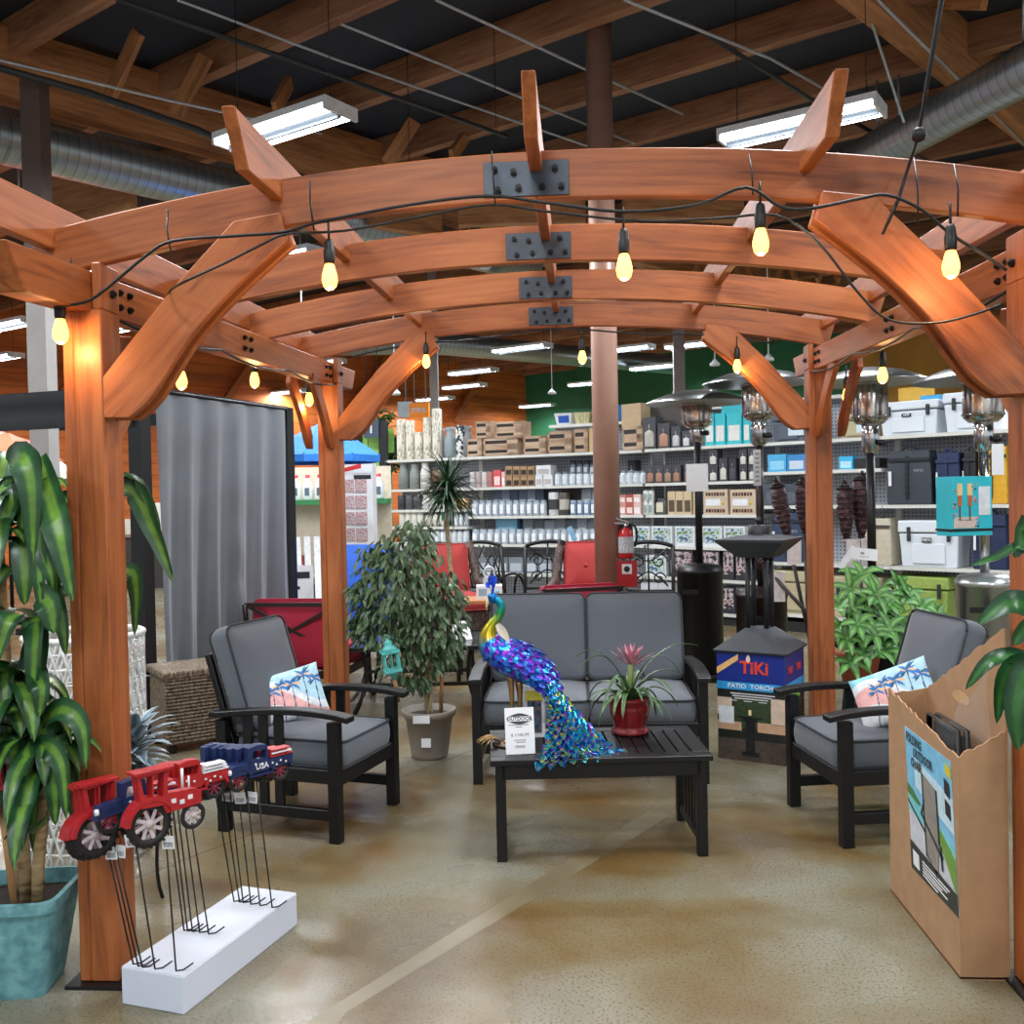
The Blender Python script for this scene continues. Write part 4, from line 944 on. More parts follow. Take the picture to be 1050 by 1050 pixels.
tr = MB(); lf = MB(); rp = random.Random(31)
for a, L_ in ((.3, .35), (1.5, .42), (2.7, .38), (4., .4), (5.2, .36)): tr.tube([V((0, 0, .49)), V((.03*math.cos(a), .03*math.sin(a), .65)), V((.15*math.cos(a), .15*math.sin(a), .5+L_))], [.018, .015, .008], 7)
tr.build('trunk', mat('money_tree_stem', '#3c3426', .8), MT_)
def palmate(c, d0, n, L_, w):
    d0 = V(d0).normalized(); u = d0.cross(V((.3, .2, 1))).normalized(); w_ = d0.cross(u)
    for k in range(n):
        a = 2*PI*k/n+rp.uniform(-.2, .2); d = (u*math.cos(a)+w_*math.sin(a)+d0*.45)
        lf.leaf(c, d, d0, L_*rp.uniform(.75, 1.1), w, rp.uniform(.5, 1.3), 6, .15)
for (x, y, dy) in [(872, 604, -.1), (884, 590, 0), (898, 610, -.15), (862, 622, -.1), (912, 620, 0), (930, 612, .05), (945, 622, -.1), (960, 632, 0), (973, 640, .05), (880, 640, -.2), (868, 655, -.2), (895, 650, -.22), (912, 645, -.15), (925, 640, -.05), (888, 672, -.2), (872, 680, -.15), (905, 668, -.2), (920, 600, .1), (860, 645, 0), (940, 645, .1), (955, 655, 0), (905, 632, .1), (876, 622, .1), (980, 655, .05), (925, 665, -.1)]:
    c = P(x, y, 6.4+dy)-mp2; tr2 = V((c.x*.35, c.y*.4, c.z*.5+.35)); palmate(c, (c.x*.8+rp.uniform(-.2, .2), -.55+rp.uniform(-.3, .2), .55), 6, .15, .05)
    lf.tube([tr2, (tr2+c)/2+V((0, 0, .05)), c], .004, 5)
lf.build('leaves', PACH, MT_)
# --- leaves reaching in from a plant at the post beside the carton ---
rp_ = V((1.455, 2.845, 0))
RP = thing('potted_dracaena', 'broad-leaf dracaena in a yellow pot leaning past the post next to the carton', 'potted plant', rp_)
YP = rampmat('yellow_painted_pot', [(.35, '#d98a1f'), (.6, '#e8b52c'), (.7, '#c9541f')], 9, .35)
MB().lathe([(0, 0), (.13, 0), (.17, .03), (.185, .11), (.175, .21), (.16, .24), (.15, .235), (.16, .18), (0, .18)], (0, 0, 0), 30, cap=False).build('pot', YP, RP)
MB().lathe([(.16, .19), (0, .205)], (0, 0, 0), 20, cap=False).build('soil', SOIL, RP)
for (x, y, z) in ((.22, -.12, 1.25), (.27, -.05, 1.05)): MB().tube(bez(V((x*.2, 0, .17)), V((x*.3, 0, .6)), V((x, y, z-.3)), V((x, y, z)), 8), .022, 8).build('cane', CANE, RP)
l3 = MB()
def w3(pxs, Ys, w, **k): pts = spline([P(x, y, Y)-rp_ for (x, y), Y in zip(pxs, Ys)], 4); blade(l3, pts, w, **k)
w3([(1075, 640), (1050, 622), (1030, 620), (1003, 640)], (2.7, 2.65, 2.65, 2.66), .075, nrm=(0, -.9, .5)); w3([(1075, 690), (1045, 675), (1015, 678), (990, 707)], (2.7, 2.62, 2.6, 2.62), .05, nrm=(0, -.8, .6)); w3([(1070, 690), (1045, 682), (1028, 700), (1022, 742)], (2.7, 2.6, 2.58, 2.58), .06, nrm=(0, -1, .3))
w3([(1075, 690), (1055, 690), (1042, 720), (1044, 770)], (2.7, 2.58, 2.55, 2.55), .1, nrm=(0, -1, .1)); w3([(1075, 600), (1050, 562), (1020, 572), (996, 580)], (2.7, 2.66, 2.66, 2.66), .03, nrm=(0, -.8, .6)); w3([(1080, 640), (1055, 540), (1046, 560), (1040, 572)], (2.7, 2.66, 2.66, 2.66), .05, nrm=(0, -1, .3)); w3([(1080, 660), (1062, 640), (1045, 652), (1040, 662)], (2.7, 2.6, 2.6, 2.6), .05, nrm=(0, -1, .2))
rq = random.Random(2)
for (x, y, z) in ((.22, -.12, 1.22), (.27, -.05, 1.02)):
    for k in range(12):
        a = 2*PI*k/12; d = V((math.cos(a), math.sin(a), .5)); 
        if d.x < -.3: continue
        l3.leaf((x, y, z), d, (0, 0, 1), .4, .07, 1.8, 8, .16)
l3.build('leaves', DRAC2, RP)
# --- silver plant on an iron stand and the white woven tub behind the front post ---
sp = P(138, 772, 3.72); sp.z = 0; SPt = thing('silver_plant', 'silver-blue leafy plant on an iron stand behind the front post', 'potted plant', sp)
MB().lathe([(0, .40), (.07, .40), (.09, .52), (.08, .52), (0, .5)], (0, 0, 0), 18, cap=False).build('pot', mat('grey_clay_pot', '#8b8f92', .8), SPt)
s_ = MB()
for a in (.5, 2.6, 4.7): s_.tube(bez((.09*math.cos(a), .09*math.sin(a), 0), (.05*math.cos(a), .05*math.sin(a), .12), (.09*math.cos(a), .09*math.sin(a), .28), (.08*math.cos(a), .08*math.sin(a), .40), 8), .008, 6)
s_.tube([(.08*math.cos(i*PI/8), .08*math.sin(i*PI/8), .395) for i in range(17)], .007, 6); s_.build('iron_stand', BLACKM, SPt)
l4 = MB(); r4 = random.Random(6)
for k in range(46):
    a = 2*PI*k/46*7.3; el = -.1+1.1*(k/46); l4.leaf((0, 0, .53+.14*k/46), (math.cos(a)*math.cos(el), math.sin(a)*math.cos(el), math.sin(el)), (0, 0, 1), r4.uniform(.12, .2), .05, .7, 6, .12)
l4.build('leaves', SILV, SPt)
wt = P(143, 700, 4.25)-V((.25, 0, 0)); wt.z = 0; WT = thing('woven_tub', 'tall white open-weave tub standing behind the teal potted dracaena', 'planter', wt)
w_ = MB(); R0 = .25; Hh = .99
for k in range(30):
    for sg in (-1, 1): w_.tube([(R0*math.cos(2*PI*k/30+sg*1.3*z), R0*math.sin(2*PI*k/30+sg*1.3*z), z*Hh) for z in [i/12 for i in range(13)]], .006, 5)
for k in range(16): w_.tube([(R0*math.cos(2*PI*i/24), R0*math.sin(2*PI*i/24), .01+Hh*k/15) for i in range(25)], .005, 5)
w_.build('weave', mat('white_resin_wicker', '#d5d8d8', .6), WT)
r_ = MB(); r_.tube([(R0*math.cos(2*PI*i/24), R0*math.sin(2*PI*i/24), Hh) for i in range(25)], .014, 8); r_.build('rim', mat('white_resin_wicker', ''), WT)
# ================= white box of garden stakes =================
fl, frt, brr = G(127, 1028), G(189, 1041), G(305, 948)
ax = (brr-frt).normalized(); wx = (frt-fl); wx = (wx-ax*wx.dot(ax)); bw = wx.length; wx.normalize(); bl = (brr-frt).length; BH = .118
WB = thing('white_box', 'long white cardboard box on the floor holding the metal vehicle stakes', 'box', frt-wx*bw)
M = Matrix((ax, -wx, V((0, 0, 1)))).transposed().to_4x4(); M.translation = wx*bw
WBX = mat('white_box_card', '#d0d6e4', .5, 0, .02, 5)
MB().box((0, 0, 0), (bl, bw, BH), 0, M).build('carton', WBX, WB, .003)
MB().box((.002, .002, BH), (bl-.002, bw-.002, BH+.0015), 0, M).build('lid', mat('white_box_lid', '#d4d9e4', .5, 0, .02, 5), WB)
VRED, VBLUE, VWHITE = mat('toy_red', '#b4252b', .4, .1, .15, 30), mat('toy_blue', '#1f2f5c', .4, .1, .15, 30), mat('toy_white', '#e6e6ea', .45)
TYRE = mat('toy_tyre', '#1d1a1b', .6); SPOKE = mat('toy_spoke', '#8a3048', .5)
SPW = mat('toy_spoke_pale', '#c9b9bd', .5)
def wheel(t, x, z, r, big=False, sp=SPOKE):
    w = MB(); N = 24; th = .012 if big else .007
    for y in (-th, th):
        pass
    w.tube([(x+r*.88*math.cos(2*PI*i/N), 0, z+r*.88*math.sin(2*PI*i/N)) for i in range(N+1)], [(r*.12, th)]*(N+1), 8, cap=False, ref=(0, 1, 0))
    if big:
        for i in range(20): a = 2*PI*i/20; w.cbox((0, 0, 0), (.006, th*2.2, .006), 0, Matrix.Translation((x+r*math.cos(a), 0, z+r*math.sin(a))) @ Matrix.Rotation(-a, 4, 'Y'))
    o = w.build('wheel', TYRE, t)
    s = MB()
    for i in range(8):
        a = 2*PI*i/8; s.bar((x+r*.15*math.cos(a), 0, z+r*.15*math.sin(a)), (x+r*.8*math.cos(a+.3), 0, z+r*.8*math.sin(a+.3)), r*.16, .003, (0, 1, 0))
    s.tube([(x, -.006, z), (x, .006, z)], r*.2, 10); s.build('spokes', sp, o)
def rod(t, base, sd):
    m = MB(); m.tube([(0, 0, .004), base*.0, V((0, 0, 0))][:0]+[V((0, 0, -.0)), base], .0026, 6); m.tube([base, base+sd*.02+V((0, 0, .002)), base+sd*.045+V((0, 0, .018))], .0024, 6); m.build('stake', WIRE, t)
def tagp(t, x, z, k):
    m = MB(); m.tube([(x, -.008, z), (x+.004, -.012, z-.02), (x, -.012, z-.03)], .0008, 4); m.build('tag_loop', WIRE, t)
    q = MB(); Mx = Matrix.Translation((x, -.012, z-.048)) @ Euler((0, math.radians(-12+8*k), math.radians(-60))).to_matrix().to_4x4(); q.cbox((0, 0, 0), (.038, .001, .036), 0, Mx); o = q.build('price_tag', WHITE, t)
    q = MB(); 
    for i in range(7): q.cbox((-.012+.004*i, -.0008, -.006), (.0016, .0006, .014), 0, Mx)
    q.build('barcode', INK, o)
def poly(mb, pts, th, m=0): mb.prism([V((a, -th/2, b)) for a, b in pts], (0, th, 0), m)
def arc(cx, cz, r, a0, a1, n=8): return [(cx+r*math.cos(math.radians(a0+(a1-a0)*i/n)), cz+r*math.sin(math.radians(a0+(a1-a0)*i/n))) for i in range(n+1)]
def truck(t, main, second):
    """pickup cut from sheet metal; bonnet towards -x"""
    b = MB()
    poly(b, [(-.105, .03)]+[(-.10, .062), (-.045, .068), (-.03, .072), (-.03, .034)], .03)           # bonnet
    poly(b, [(-.035, .03), (-.035, .112), (.0, .118), (.028, .114), (.034, .108), (.034, .098), (-.018, .1), (-.022, .072), (.026, .072), (.03, .098), (.036, .098), (.038, .03)], .03)   # cab with window
    b.build('body', main, t)
    d = MB(); poly(d, [(.038, .034), (.038, .066), (.13, .066), (.126, .034)], .028); d.build('bed', main, t)
    s = MB()
    for k in range(3): s.cbox((.086, 0, .07+.009*k), (.086-.01*k, .034, .0045), k % 2)
    s.cbox((.046, 0, .08), (.004, .034, .026), 0); s.build('side_rails', [second, VWHITE], t)
    f = MB(); poly(f, arc(-.065, .018, .043, 170, 15)+arc(-.065, .018, .034, 15, 170), .036); poly(f, arc(.088, .018, .043, 165, 10)+arc(.088, .018, .034, 10, 165), .036); f.cbox((.01, 0, .022), (.09, .036, .006)); f.build('fenders', main, t)
    g = MB(); 
    for (x, z) in ((.05, .05), (.065, .042), (.08, .052), (.1, .045), (-.012, .058), (.012, .052)): g.tube([(x, -.017, z), (x, -.0185, z)], .004, 8)
    g.tube([(-.104, -.02, .052), (-.112, -.02, .052)], .009, 10); g.build('stars', VWHITE, t)
    wheel(t, -.065, .016, .034); wheel(t, .088, .016, .034)
def tractor(t, main):
    b = MB(); poly(b, [(-.01, .05), (-.005, .085), (.085, .08), (.105, .07), (.105, .035), (.0, .03)], .03); b.build('body', main, t)
    c = MB(); poly(c, [(-.075, .06), (-.085, .15), (.0, .158), (.01, .15), (-.074, .142), (-.064, .08), (-.012, .08), (-.006, .145), (.006, .145), (.0, .055)], .034); c.cbox((-.04, 0, .111), (.004, .034, .066)); c.cbox((-.04, 0, .156), (.11, .05, .007)); c.build('cab', main, t)
    f = MB(); poly(f, arc(-.045, .012, .074, 175, 20, 12)+arc(-.045, .012, .062, 20, 175, 12), .04); f.build('fender', main, t)
    e = MB(); e.tube([(.055, 0, .08), (.055, 0, .14)], .004, 8); e.tube([(.075, 0, .075), (.075, 0, .115)], .003, 8); e.build('exhaust', VWHITE, t)
    s = MB()
    for (x, z) in ((.02, .06), (.045, .052), (.07, .06)): s.cbox((x, -.016, z), (.014, .002, .012))
    s.build('panel_stars', VWHITE, t)
    wheel(t, -.045, .008, .06, True, SPW); wheel(t, .085, .0, .036, False, SPW)
azw = math.atan2(ax.y, ax.x)-math.radians(24)
def place(i, grp, base_px, top_px, kind, label, group):
    b = G(base_px[0], base_px[1], BH+.002); tz = P(top_px[0], top_px[1], b.y)
    p = tz; t = thing(kind+'_stake', label, 'garden stake', p, azw, group); t.scale = (1.12, 1.12, 1.12); 
    R_ = Matrix.Rotation(-azw, 3, 'Z'); rod(t, R_ @ (b-p)/1.12, R_ @ (wx*.9+ax*.5)); return t
def cp(x, y): return (60+x/4.04, 740+y/4.04)
ST = [  # base, top of rod, kind
 ((310, 1005), (190, 470), 'tractor', 'red metal tractor on a rod in the front row, tucked furthest behind the post', 0),
 ((330, 1013), (205, 465), 'tractor', 'red metal tractor on a rod, second from the post in the front row', 0),
 ((348, 1018), (222, 462), 'tractor', 'red metal tractor on a rod, third from the post, behind the blue truck', 0),
 ((400, 1025), (305, 408), 'truck', 'dark blue metal pickup lettered USA on a rod in the front row', 1),
 ((487, 1033), (440, 420), 'tractor', 'red metal tractor with a pale spoked wheel on the rod closest to the aisle', 0),
 ((520, 865), (450, 330), 'truck', 'red metal pickup on a rod, deepest of the middle row', 2),
 ((535, 868), (470, 330), 'truck', 'red metal pickup on a rod, second deepest of the middle row', 2),
 ((555, 870), (490, 328), 'truck', 'red metal pickup on a rod, centre of the middle row', 2),
 ((585, 874), (512, 325), 'truck', 'red metal pickup on a rod, next to the outermost of the middle row', 2),
 ((622, 880), (537, 318), 'truck', 'red metal pickup on a rod, outermost of the middle row over the box edge', 2),
 ((727, 745), (640, 240), 'truck', 'blue metal pickup on a rod, deepest of the far row at the armchair', 1),
 ((750, 748), (675, 243), 'truck', 'blue metal pickup on a rod, second deepest of the far row', 1),
 ((765, 750), (705, 245), 'truck', 'blue metal pickup on a rod, third of the far row', 1),
 ((797, 757), (740, 248), 'truck', 'blue metal pickup on a rod, fourth of the far row', 1),
 ((835, 762), (775, 248), 'truck', 'blue metal pickup on a rod, fifth of the far row', 1),
 ((885, 770), (820, 245), 'truck', 'blue metal pickup lettered USA on the outermost rod of the far row', 1)]
for i, (b, tp_, kind, lb, c) in enumerate(ST):
    t = place(i, 0, cp(*b), cp(*tp_), 'tractor' if kind == 'tractor' else 'pickup', lb, 'metal vehicle garden stakes')
    if kind == 'tractor': tractor(t, VRED)
    else: truck(t, VBLUE if c == 1 else VRED, VRED if c == 1 else VWHITE)
    if i in (3, 15, 14): text('lettering', 'USA', .026, VWHITE, t, face_M(V((.012 if i != 3 else .066, -.0165, .048)), (1, 0, 0), (0, 0, 1)), .0004, bold=.0006)
    if i in (1, 2, 4, 3, 8, 9, 11, 13, 14): tagp(t, -.01+.012*(i % 3), -.004, i % 3)

# ================= torn carton of folding chairs =================
CX0, CX1, CY0, CY1 = 1.19, 1.345, 3.18, 3.875
CT = thing('cardboard_carton', 'tall torn-open brown carton with a folding chair picture beside the post', 'carton', (CX0, CY0, 0))
th = .006; rc = random.Random(12)
def torn(z0, z1, n, amp): return [(i/n, z0+(z1-z0)*i/n+rc.uniform(-amp, amp)) for i in range(n+1)]
def panel(a, b, edge, off, name='panel'):
    a, b = V(a), V(b); n = len(edge)
    mb = MB(); vs = [];
    top = [a+(b-a)*u+V((0, 0, z)) for u, z in edge]; bot = [a+(b-a)*u for u, z in edge]
    mb.strip(top, bot, off); return mb.build(name, CARTON, CT)
w_, d_ = CX1-CX0, CY1-CY0
panel((0, 0, 0), (0, d_, 0), torn(.715, .80, 26, .008), (th, 0, 0))                     # printed face
panel((th+.0005, 0, 0), (w_-th-.0005, 0, 0), torn(.72, .80, 10, .006), (0, th, 0))                      # narrow front
panel((w_-th, 0, 0), (w_-th, d_, 0), torn(1.13, .80, 30, .006), (th, 0, 0))             # tall torn back
panel((th+.0005, d_-th, 0), (w_-th-.0005, d_-th, 0), torn(.78, .80, 6, .004), (0, th, 0))
MB().box((0, 0, .004), (w_, d_, .01)).build('bottom', CARTON, CT)
hh = MB(); e = [(w_-th-.0015, .36+.055*math.cos(t)*1.4, .83+.022*math.sin(t)) for t in [2*PI*i/20 for i in range(20)]]; hh.prism(e, (.001, 0, 0)); hh.build('hand_hole', mat('hand_hole_flap', '#c09a70', .85), CT)
# the picture label on the broad face: y runs from far to near, so it reads from the armchair end to the front
def PX0(x, y): d = ray(x, y); return CAM+d*(CX0/d.x)-V((CX0, CY0, 0))
LQ = [PX0(x, y) for x, y in ((936, 889), (984, 941), (975, 781), (928, 744))]
def LBL(u, v): p = LQ[0].lerp(LQ[1], u).lerp(LQ[3].lerp(LQ[2], u), v); return V((-.0012, p.y, p.z))
def lq(mb, pts, k, m=0): mb.prism([LBL(u, v)-V((.0006*k, 0, 0)) for u, v in pts], (.0006, 0, 0), m)
LM = [mat('label_sky', '#7fc3e6', .5), mat('label_sea', '#79c7cf', .5), mat('label_concrete', '#c9ced6', .5), mat('label_grass', '#6f9a45', .5), mat('label_dark', '#2e3230', .5), mat('label_sling', '#8f8a84', .6), mat('label_frame', '#2a2c30', .5), WHITE, mat('label_pale', '#c7e3f1', .5), mat('label_yellow', '#e4d02c', .5), mat('label_island', '#4f7f4a', .5)]
lb = MB()
lq(lb, [(0, 0), (1, 0), (1, 1), (0, 1)], 0, 2); lq(lb, [(0, .46), (1, .40), (1, 1), (0, 1)], 1, 0); lq(lb, [(.2, .62), (1, .52), (1, .75), (.2, .82)], 2, 8); lq(lb, [(0, .42), (1, .34), (1, .44), (0, .56)], 2, 1); lq(lb, [(0, .53), (.25, .50), (.32, .52), (.12, .58), (0, .6)], 3, 10)
lq(lb, [(.62, .44), (1, .12), (1, .36), (.7, .48)], 3, 3); lq(lb, [(0, .47), (.5, .30), (.5, .32), (0, .49)], 4, 6)
lq(lb, [(.40, .42), (.68, .36), (.66, .72), (.38, .76)], 5, 5); lq(lb, [(.38, .18), (.62, .14), (.68, .36), (.40, .42)], 5, 5)
for q in ([(.36, .76), (.39, .76), (.41, .20), (.38, .20)], [(.66, .72), (.69, .72), (.70, .36), (.67, .36)], [(.30, .46), (.33, .47), (.76, .30), (.74, .27)], [(.40, .22), (.42, .22), (.62, .12), (.60, .11)], [(.30, .46), (.33, .46), (.41, .58), (.39, .58)], [(.70, .36), (.73, .36), (.74, .2), (.71, .2)]): lq(lb, q, 6, 6)
lq(lb, [(0, 0), (1, 0), (1, .14), (0, .2)], 5, 4); lq(lb, [(.06, .04), (.2, .035), (.2, .14), (.06, .145)], 6, 7)
for k, (u1) in enumerate((.85, .8, .7, .8, .6)): lq(lb, [(.28, .13-.022*k), (u1, .115-.022*k), (u1, .105-.022*k), (.28, .12-.022*k)], 6, 7)
for k in range(2): lq(lb, [(.86, .62+.14*k), (.96, .60+.14*k), (.96, .70+.14*k), (.86, .72+.14*k)], 6, 6)
lq(lb, [(.9, .9), (1, .88), (1, .95), (.9, .97)], 6, 9); lb.build('picture_label', LM, CT)
for k, (s, u, v) in enumerate((('FOLDING', .05, .94), ('OUTDOOR', .2, .86), ('CHAIR', .14, .78))):
    text('lettering', s, .046, LM[4], CT, face_M(LBL(u, v)-V((.0045, 0, 0)), (LBL(1, v)-LBL(0, v)), (0, 0, 1)), .0004, .8, 'LEFT', .0008)
pb = MB(); rr2 = random.Random(4)
pb.grid(lambda u, v: (w_-.035-.03*math.sin(7*u+v*3)*.5, .03+u*.33+.02*math.sin(v*9), .55+v*(.48-.3*u)+.015*math.sin(13*u+5*v)), 14, 12, 0, True); 
t = thing('plastic_wrap', 'crumpled clear plastic wrap bulging out of the torn carton', 'plastic wrap', (CX0, CY0, 0)); pb.build('sheet', PLASTIC, t)
fc = thing('folding_chair', 'folded dark outdoor chair standing inside the torn carton', 'chair', (CX0, CY0, 0))
for x in (.06, .09): MB().tube([(x, .1, .02), (x, .16, .76), (x, .42, .76), (x, .48, .02)], .011, 8).build('frame', BLACKM, fc)
MB().box((.07, .17, .1), (.085, .41, .74)).build('sling', mat('grey_sling', '#55585c', .8), fc)
# ================= patio heaters =================
MIRROR = mat('brushed_hat_aluminium', '#a3a5a6', .3, 1., .06, 10)
MESHM = rampmat('heater_mesh', [(.3, '#6f5f55'), (.5, '#b5aea8'), (.7, '#d8d5d2')], 14, .22, 1., stretch=(3, 3, .4))
def heater(p, col, polecol, label, hat_r, body_top, pole_top, em_top, body_r, bodym=None, tilt_=(0, 0)):
    t = thing('patio_heater', label, 'patio heater', p, 0, 'patio heaters')
    bm = bodym or col
    MB().lathe([(0, 0), (body_r*1.03, 0), (body_r*1.03, .05), (body_r*.98, .06)], (0, 0, 0), 32).build('base', bm, t)
    o = MB().lathe([(body_r*.97, .06), (body_r*.97, body_top-.08), (body_r*1.0, body_top-.08), (body_r*1.0, body_top-.05), (body_r*.97, body_top-.045), (body_r*.9, body_top-.015), (body_r*.5, body_top), (.05, body_top+.005)], (0, 0, 0), 36).build('tank_housing', bm, t)
    s = MB(); s.cbox((-.1, -body_r*.955, body_top-.22), (.13, .02, .035), 0); s.build('grip_slot', mat('dark_slot', '#050506', .6), o)
    MB().lathe([(.03, body_top), (.03, pole_top)], (0, 0, 0), 18).build('pole', polecol, t)
    n = em_top-pole_top
    v = MB(); v.lathe([(.035, pole_top-.02), (.06, pole_top), (.06, pole_top+n*.42), (.05, pole_top+n*.44)], (0, 0, 0), 18); v.build('burner_neck', STEEL, t)
    kb = MB(); kb.tube([(.045, -.05, pole_top+.06), (.075, -.085, pole_top+.06)], .022, 10); kb.build('control_knob', BLACKM, t)
    c0 = pole_top+n*.46
    e = MB(); e.lathe([(.09, c0-.03), (.12, c0), (.125, c0+.02), (.125, em_top-.01), (.12, em_top)], (0, 0, 0), 32); eo = e.build('emitter_screen', MESHM, t)
    r_ = MB(); r_.tube([(.128*math.cos(i*PI/12), .128*math.sin(i*PI/12), c0+.02) for i in range(25)], .006, 6); r_.build('rim', STEEL, eo); r_ = MB(); r_.tube([(.128*math.cos(i*PI/12), .128*math.sin(i*PI/12), em_top-.01) for i in range(25)], .006, 6); r_.build('rim', STEEL, eo)
    h = MB(); h.lathe([(hat_r, 0), (hat_r*.99, .012), (hat_r*.6, .075), (hat_r*.25, .105), (.0, .112), (0, .106), (hat_r*.25, .098), (hat_r*.6, .067), (hat_r*.985, .002)], (0, 0, 0), 40, cap=False); ho = h.build('reflector_hat', MIRROR, t); ho.location.z = em_top-.0; ho.rotation_euler = (tilt_[0], tilt_[1], 0)
    return t
def hz(x, y, d): return D(x, y, d).z
def gp(x, d): p = D(x, 500, d); return V((p.x, p.y, 0))
HB = mat('heater_black', '#1b1b1d', .4, .2, .08, 10); HBR = mat('heater_bronze', '#2c2220', .4, .35, .1, 10)
d = 8.2; A = heater(gp(716, d), HB, HB, 'black patio heater with a blank white card on its pole', .43, hz(716, 578, d), hz(716, 452, d), hz(716, 414, d), .195)
d = 7.6; B = heater(gp(779, d), HBR, HBR, 'bronze brown patio heater standing behind the fire lamp on the box', .43, hz(779, 602, d), hz(779, 455, d), hz(779, 394, d), .2)
d = 7.0; Cc = heater(gp(893, d), HB, HB, 'patio heater with a slim black pole past the cedar post', .40, .85, hz(893, 463, d), hz(893, 393, d), .19)
d = 6.4; Dd_ = heater(gp(1009, d), STEEL, STEEL, 'all stainless steel patio heater behind the hanging turquoise box', .43, hz(1009, 588, d), hz(1009, 460, d), hz(1009, 391, d), .185, mat('stainless_body', '#d5d8da', .28, .9, .04, 6))
c = MB(); p = A.location; q = D(706, 489, 7.9)
t = thing('white_card', 'blank white card hung on the pole of the black heater', 'card', V((A.location.x-.02, A.location.y-.05, hz(708, 504, 8.15)))); MB().box((-.085, -.004, 0), (.095, 0, .23)).build('card', WHITE, t); m = MB(); m.tube([(0, -.002, .23), (.01, .02, .3)], .002, 5); m.build('loop', WIRE, t)
t = thing('white_card', 'tall narrow hang tag strip on the bronze heater pole', 'card', V((B.location.x-.02, B.location.y-.04, hz(781, 498, 7.6)))); MB().box((-.035, -.003, 0), (.025, 0, .28)).build('card', mat('tag_grey', '#c9ccd0', .5), t); x_ = MB(); [x_.box((-.02, -.0045, .03+.035*k), (.01, -.0032, .045+.035*k)) for k in range(7)]; x_.build('print', GREYINK, t)
t = thing('white_card', 'white price sheet beside the stainless heater pole', 'card', D(1017, 487, 6.3)); MB().box((0, -.004, 0), (.075, 0, .20)).build('card', WHITE, t); m = MB(); m.tube([(0, 0, .18), (-.03, .05, .2)], .002, 5); m.build('loop', WIRE, t)
# turquoise gift box strapped to the stainless heater
TQ = mat('turquoise_card', '#2bb6c6', .4, 0, .05, 8)
o = D(976, 550, 6.12); t = thing('turquoise_box', 'turquoise torch gift box strapped to the stainless heater pole', 'box', o, math.radians(14))
MB().box((0, 0, 0), (.285, .16, .375)).build('carton', TQ, t, .002)
g = MB(); g.box((.015, -.002, .05), (.17, 0, .12), 0); g.box((.19, -.002, .13), (.27, 0, .31), 1)
for x in (.04, .11): g.box((x, -.003, .255), (x+.035, 0, .33), 2); g.box((x+.003, -.003, .19), (x+.032, -.0005, .255), 3); g.box((x+.012, -.003, .10), (x+.022, -.0005, .19), 4)
rr3 = random.Random(7)
for k in range(26):
    x, z = (rr3.uniform(.0, .03), rr3.uniform(.1, .28)) if k % 3 == 0 else ((rr3.uniform(.135, .175), rr3.uniform(.16, .33)) if k % 3 == 1 else (rr3.uniform(.16, .19), rr3.uniform(.05, .14)))
    s = rr3.uniform(.006, .012); g.box((x, -.0032, z), (x+s, -.0003, z+s*1.1), 5+k % 4)
g.build('front_print', [mat('print_tan', '#c9b8ae', .5), mat('print_pale', '#d9dde2', .5), mat('print_cream', '#e3c48e', .5), mat('print_copper', '#b5673a', .5), mat('print_brown', '#6d4630', .5), mat('print_red', '#d0454a', .5), mat('print_pinkish', '#e6a0b0', .5), mat('print_orange', '#e07a35', .5), mat('print_navy', '#27304f', .5)], t)
s = MB(); s.box((-.004, -.005, .03), (.289, .165, .045)); s.build('strap', WIRE, t)
text('lettering', 'Torch Handles', .016, INK, t, Matrix.Translation((.09, -.0025, .10)) @ Euler((PI/2, 0, 0)).to_matrix().to_4x4(), .0003)
# ================= fire lamp on its printed box =================
TB = V((.80, 5.82, 0)); az = math.radians(-28)
t = thing('torch_box', 'blue-topped printed patio torch box under the dark fire lamp', 'box', TB, az)
BW, BD, BZ = .40, .40, .63
TM = [mat('box_photo_dark', '#20241f', .45, 0, .3, 30), mat('box_navy', '#1b2f86', .4), mat('box_cyan', '#2f9fe0', .4), mat('box_side_photo', '#2e2620', .5, 0, .4, 25)]
MB().box((0, 0, 0), (BW, BD, BZ), 0).build('carton', TM[0], t)
b = MB(); b.box((-.001, -.001, BZ-.17), (BW+.001, BD+.001, BZ+.001), 0); b.box((-.0015, -.0015, BZ-.215), (BW+.0015, BD+.0015, BZ-.17), 1); b.build('top_band', TM[1:3], t)
g = MB()
def bx(u0, v0, u1, v1, m, k=1): g.box((u0*BW, -.001-.0006*k, v0*BZ), (u1*BW, -.0003, v1*BZ), m)
PM = [mat('foliage_print', '#34452c', .5, 0, .5, 60), mat('cushion_print', '#d8c2ae', .5), mat('pillow_print', '#dfe6ee', .5), mat('seat_print', '#c9a284', .5), mat('deck_print', '#4d423a', .5, 0, .3, 30), mat('lamp_print', '#17181a', .5), mat('green_print', '#6fae4a', .5), WHITE, mat('flame_print', '#f2e3a8', .5), mat('ribbon_print', '#e8b878', .5)]
bx(.25, .3, .8, .6, 0); bx(0, .42, .22, .58, 1, 2); bx(.02, .34, .25, .5, 2, 3); bx(0, .28, .36, .36, 3, 2); bx(.6, .28, 1, .37, 3, 2); bx(.8, .36, 1, .6, 1, 2); bx(0, 0, 1, .2, 4)
bx(.3, .40, .68, .415, 5, 3); bx(.38, .37, .6, .40, 5, 3); bx(.42, .08, .56, .38, 5, 3); bx(.36, .05, .62, .09, 5, 3); bx(.47, .43, .51, .48, 8, 4)
for k in range(3): bx(.2+.03*k, .62-.022*k, .86-.05*k, .628-.022*k, 7, 4)
for k in range(3): bx(.18+.22*k, .555, .30+.22*k, .561, 7, 4)
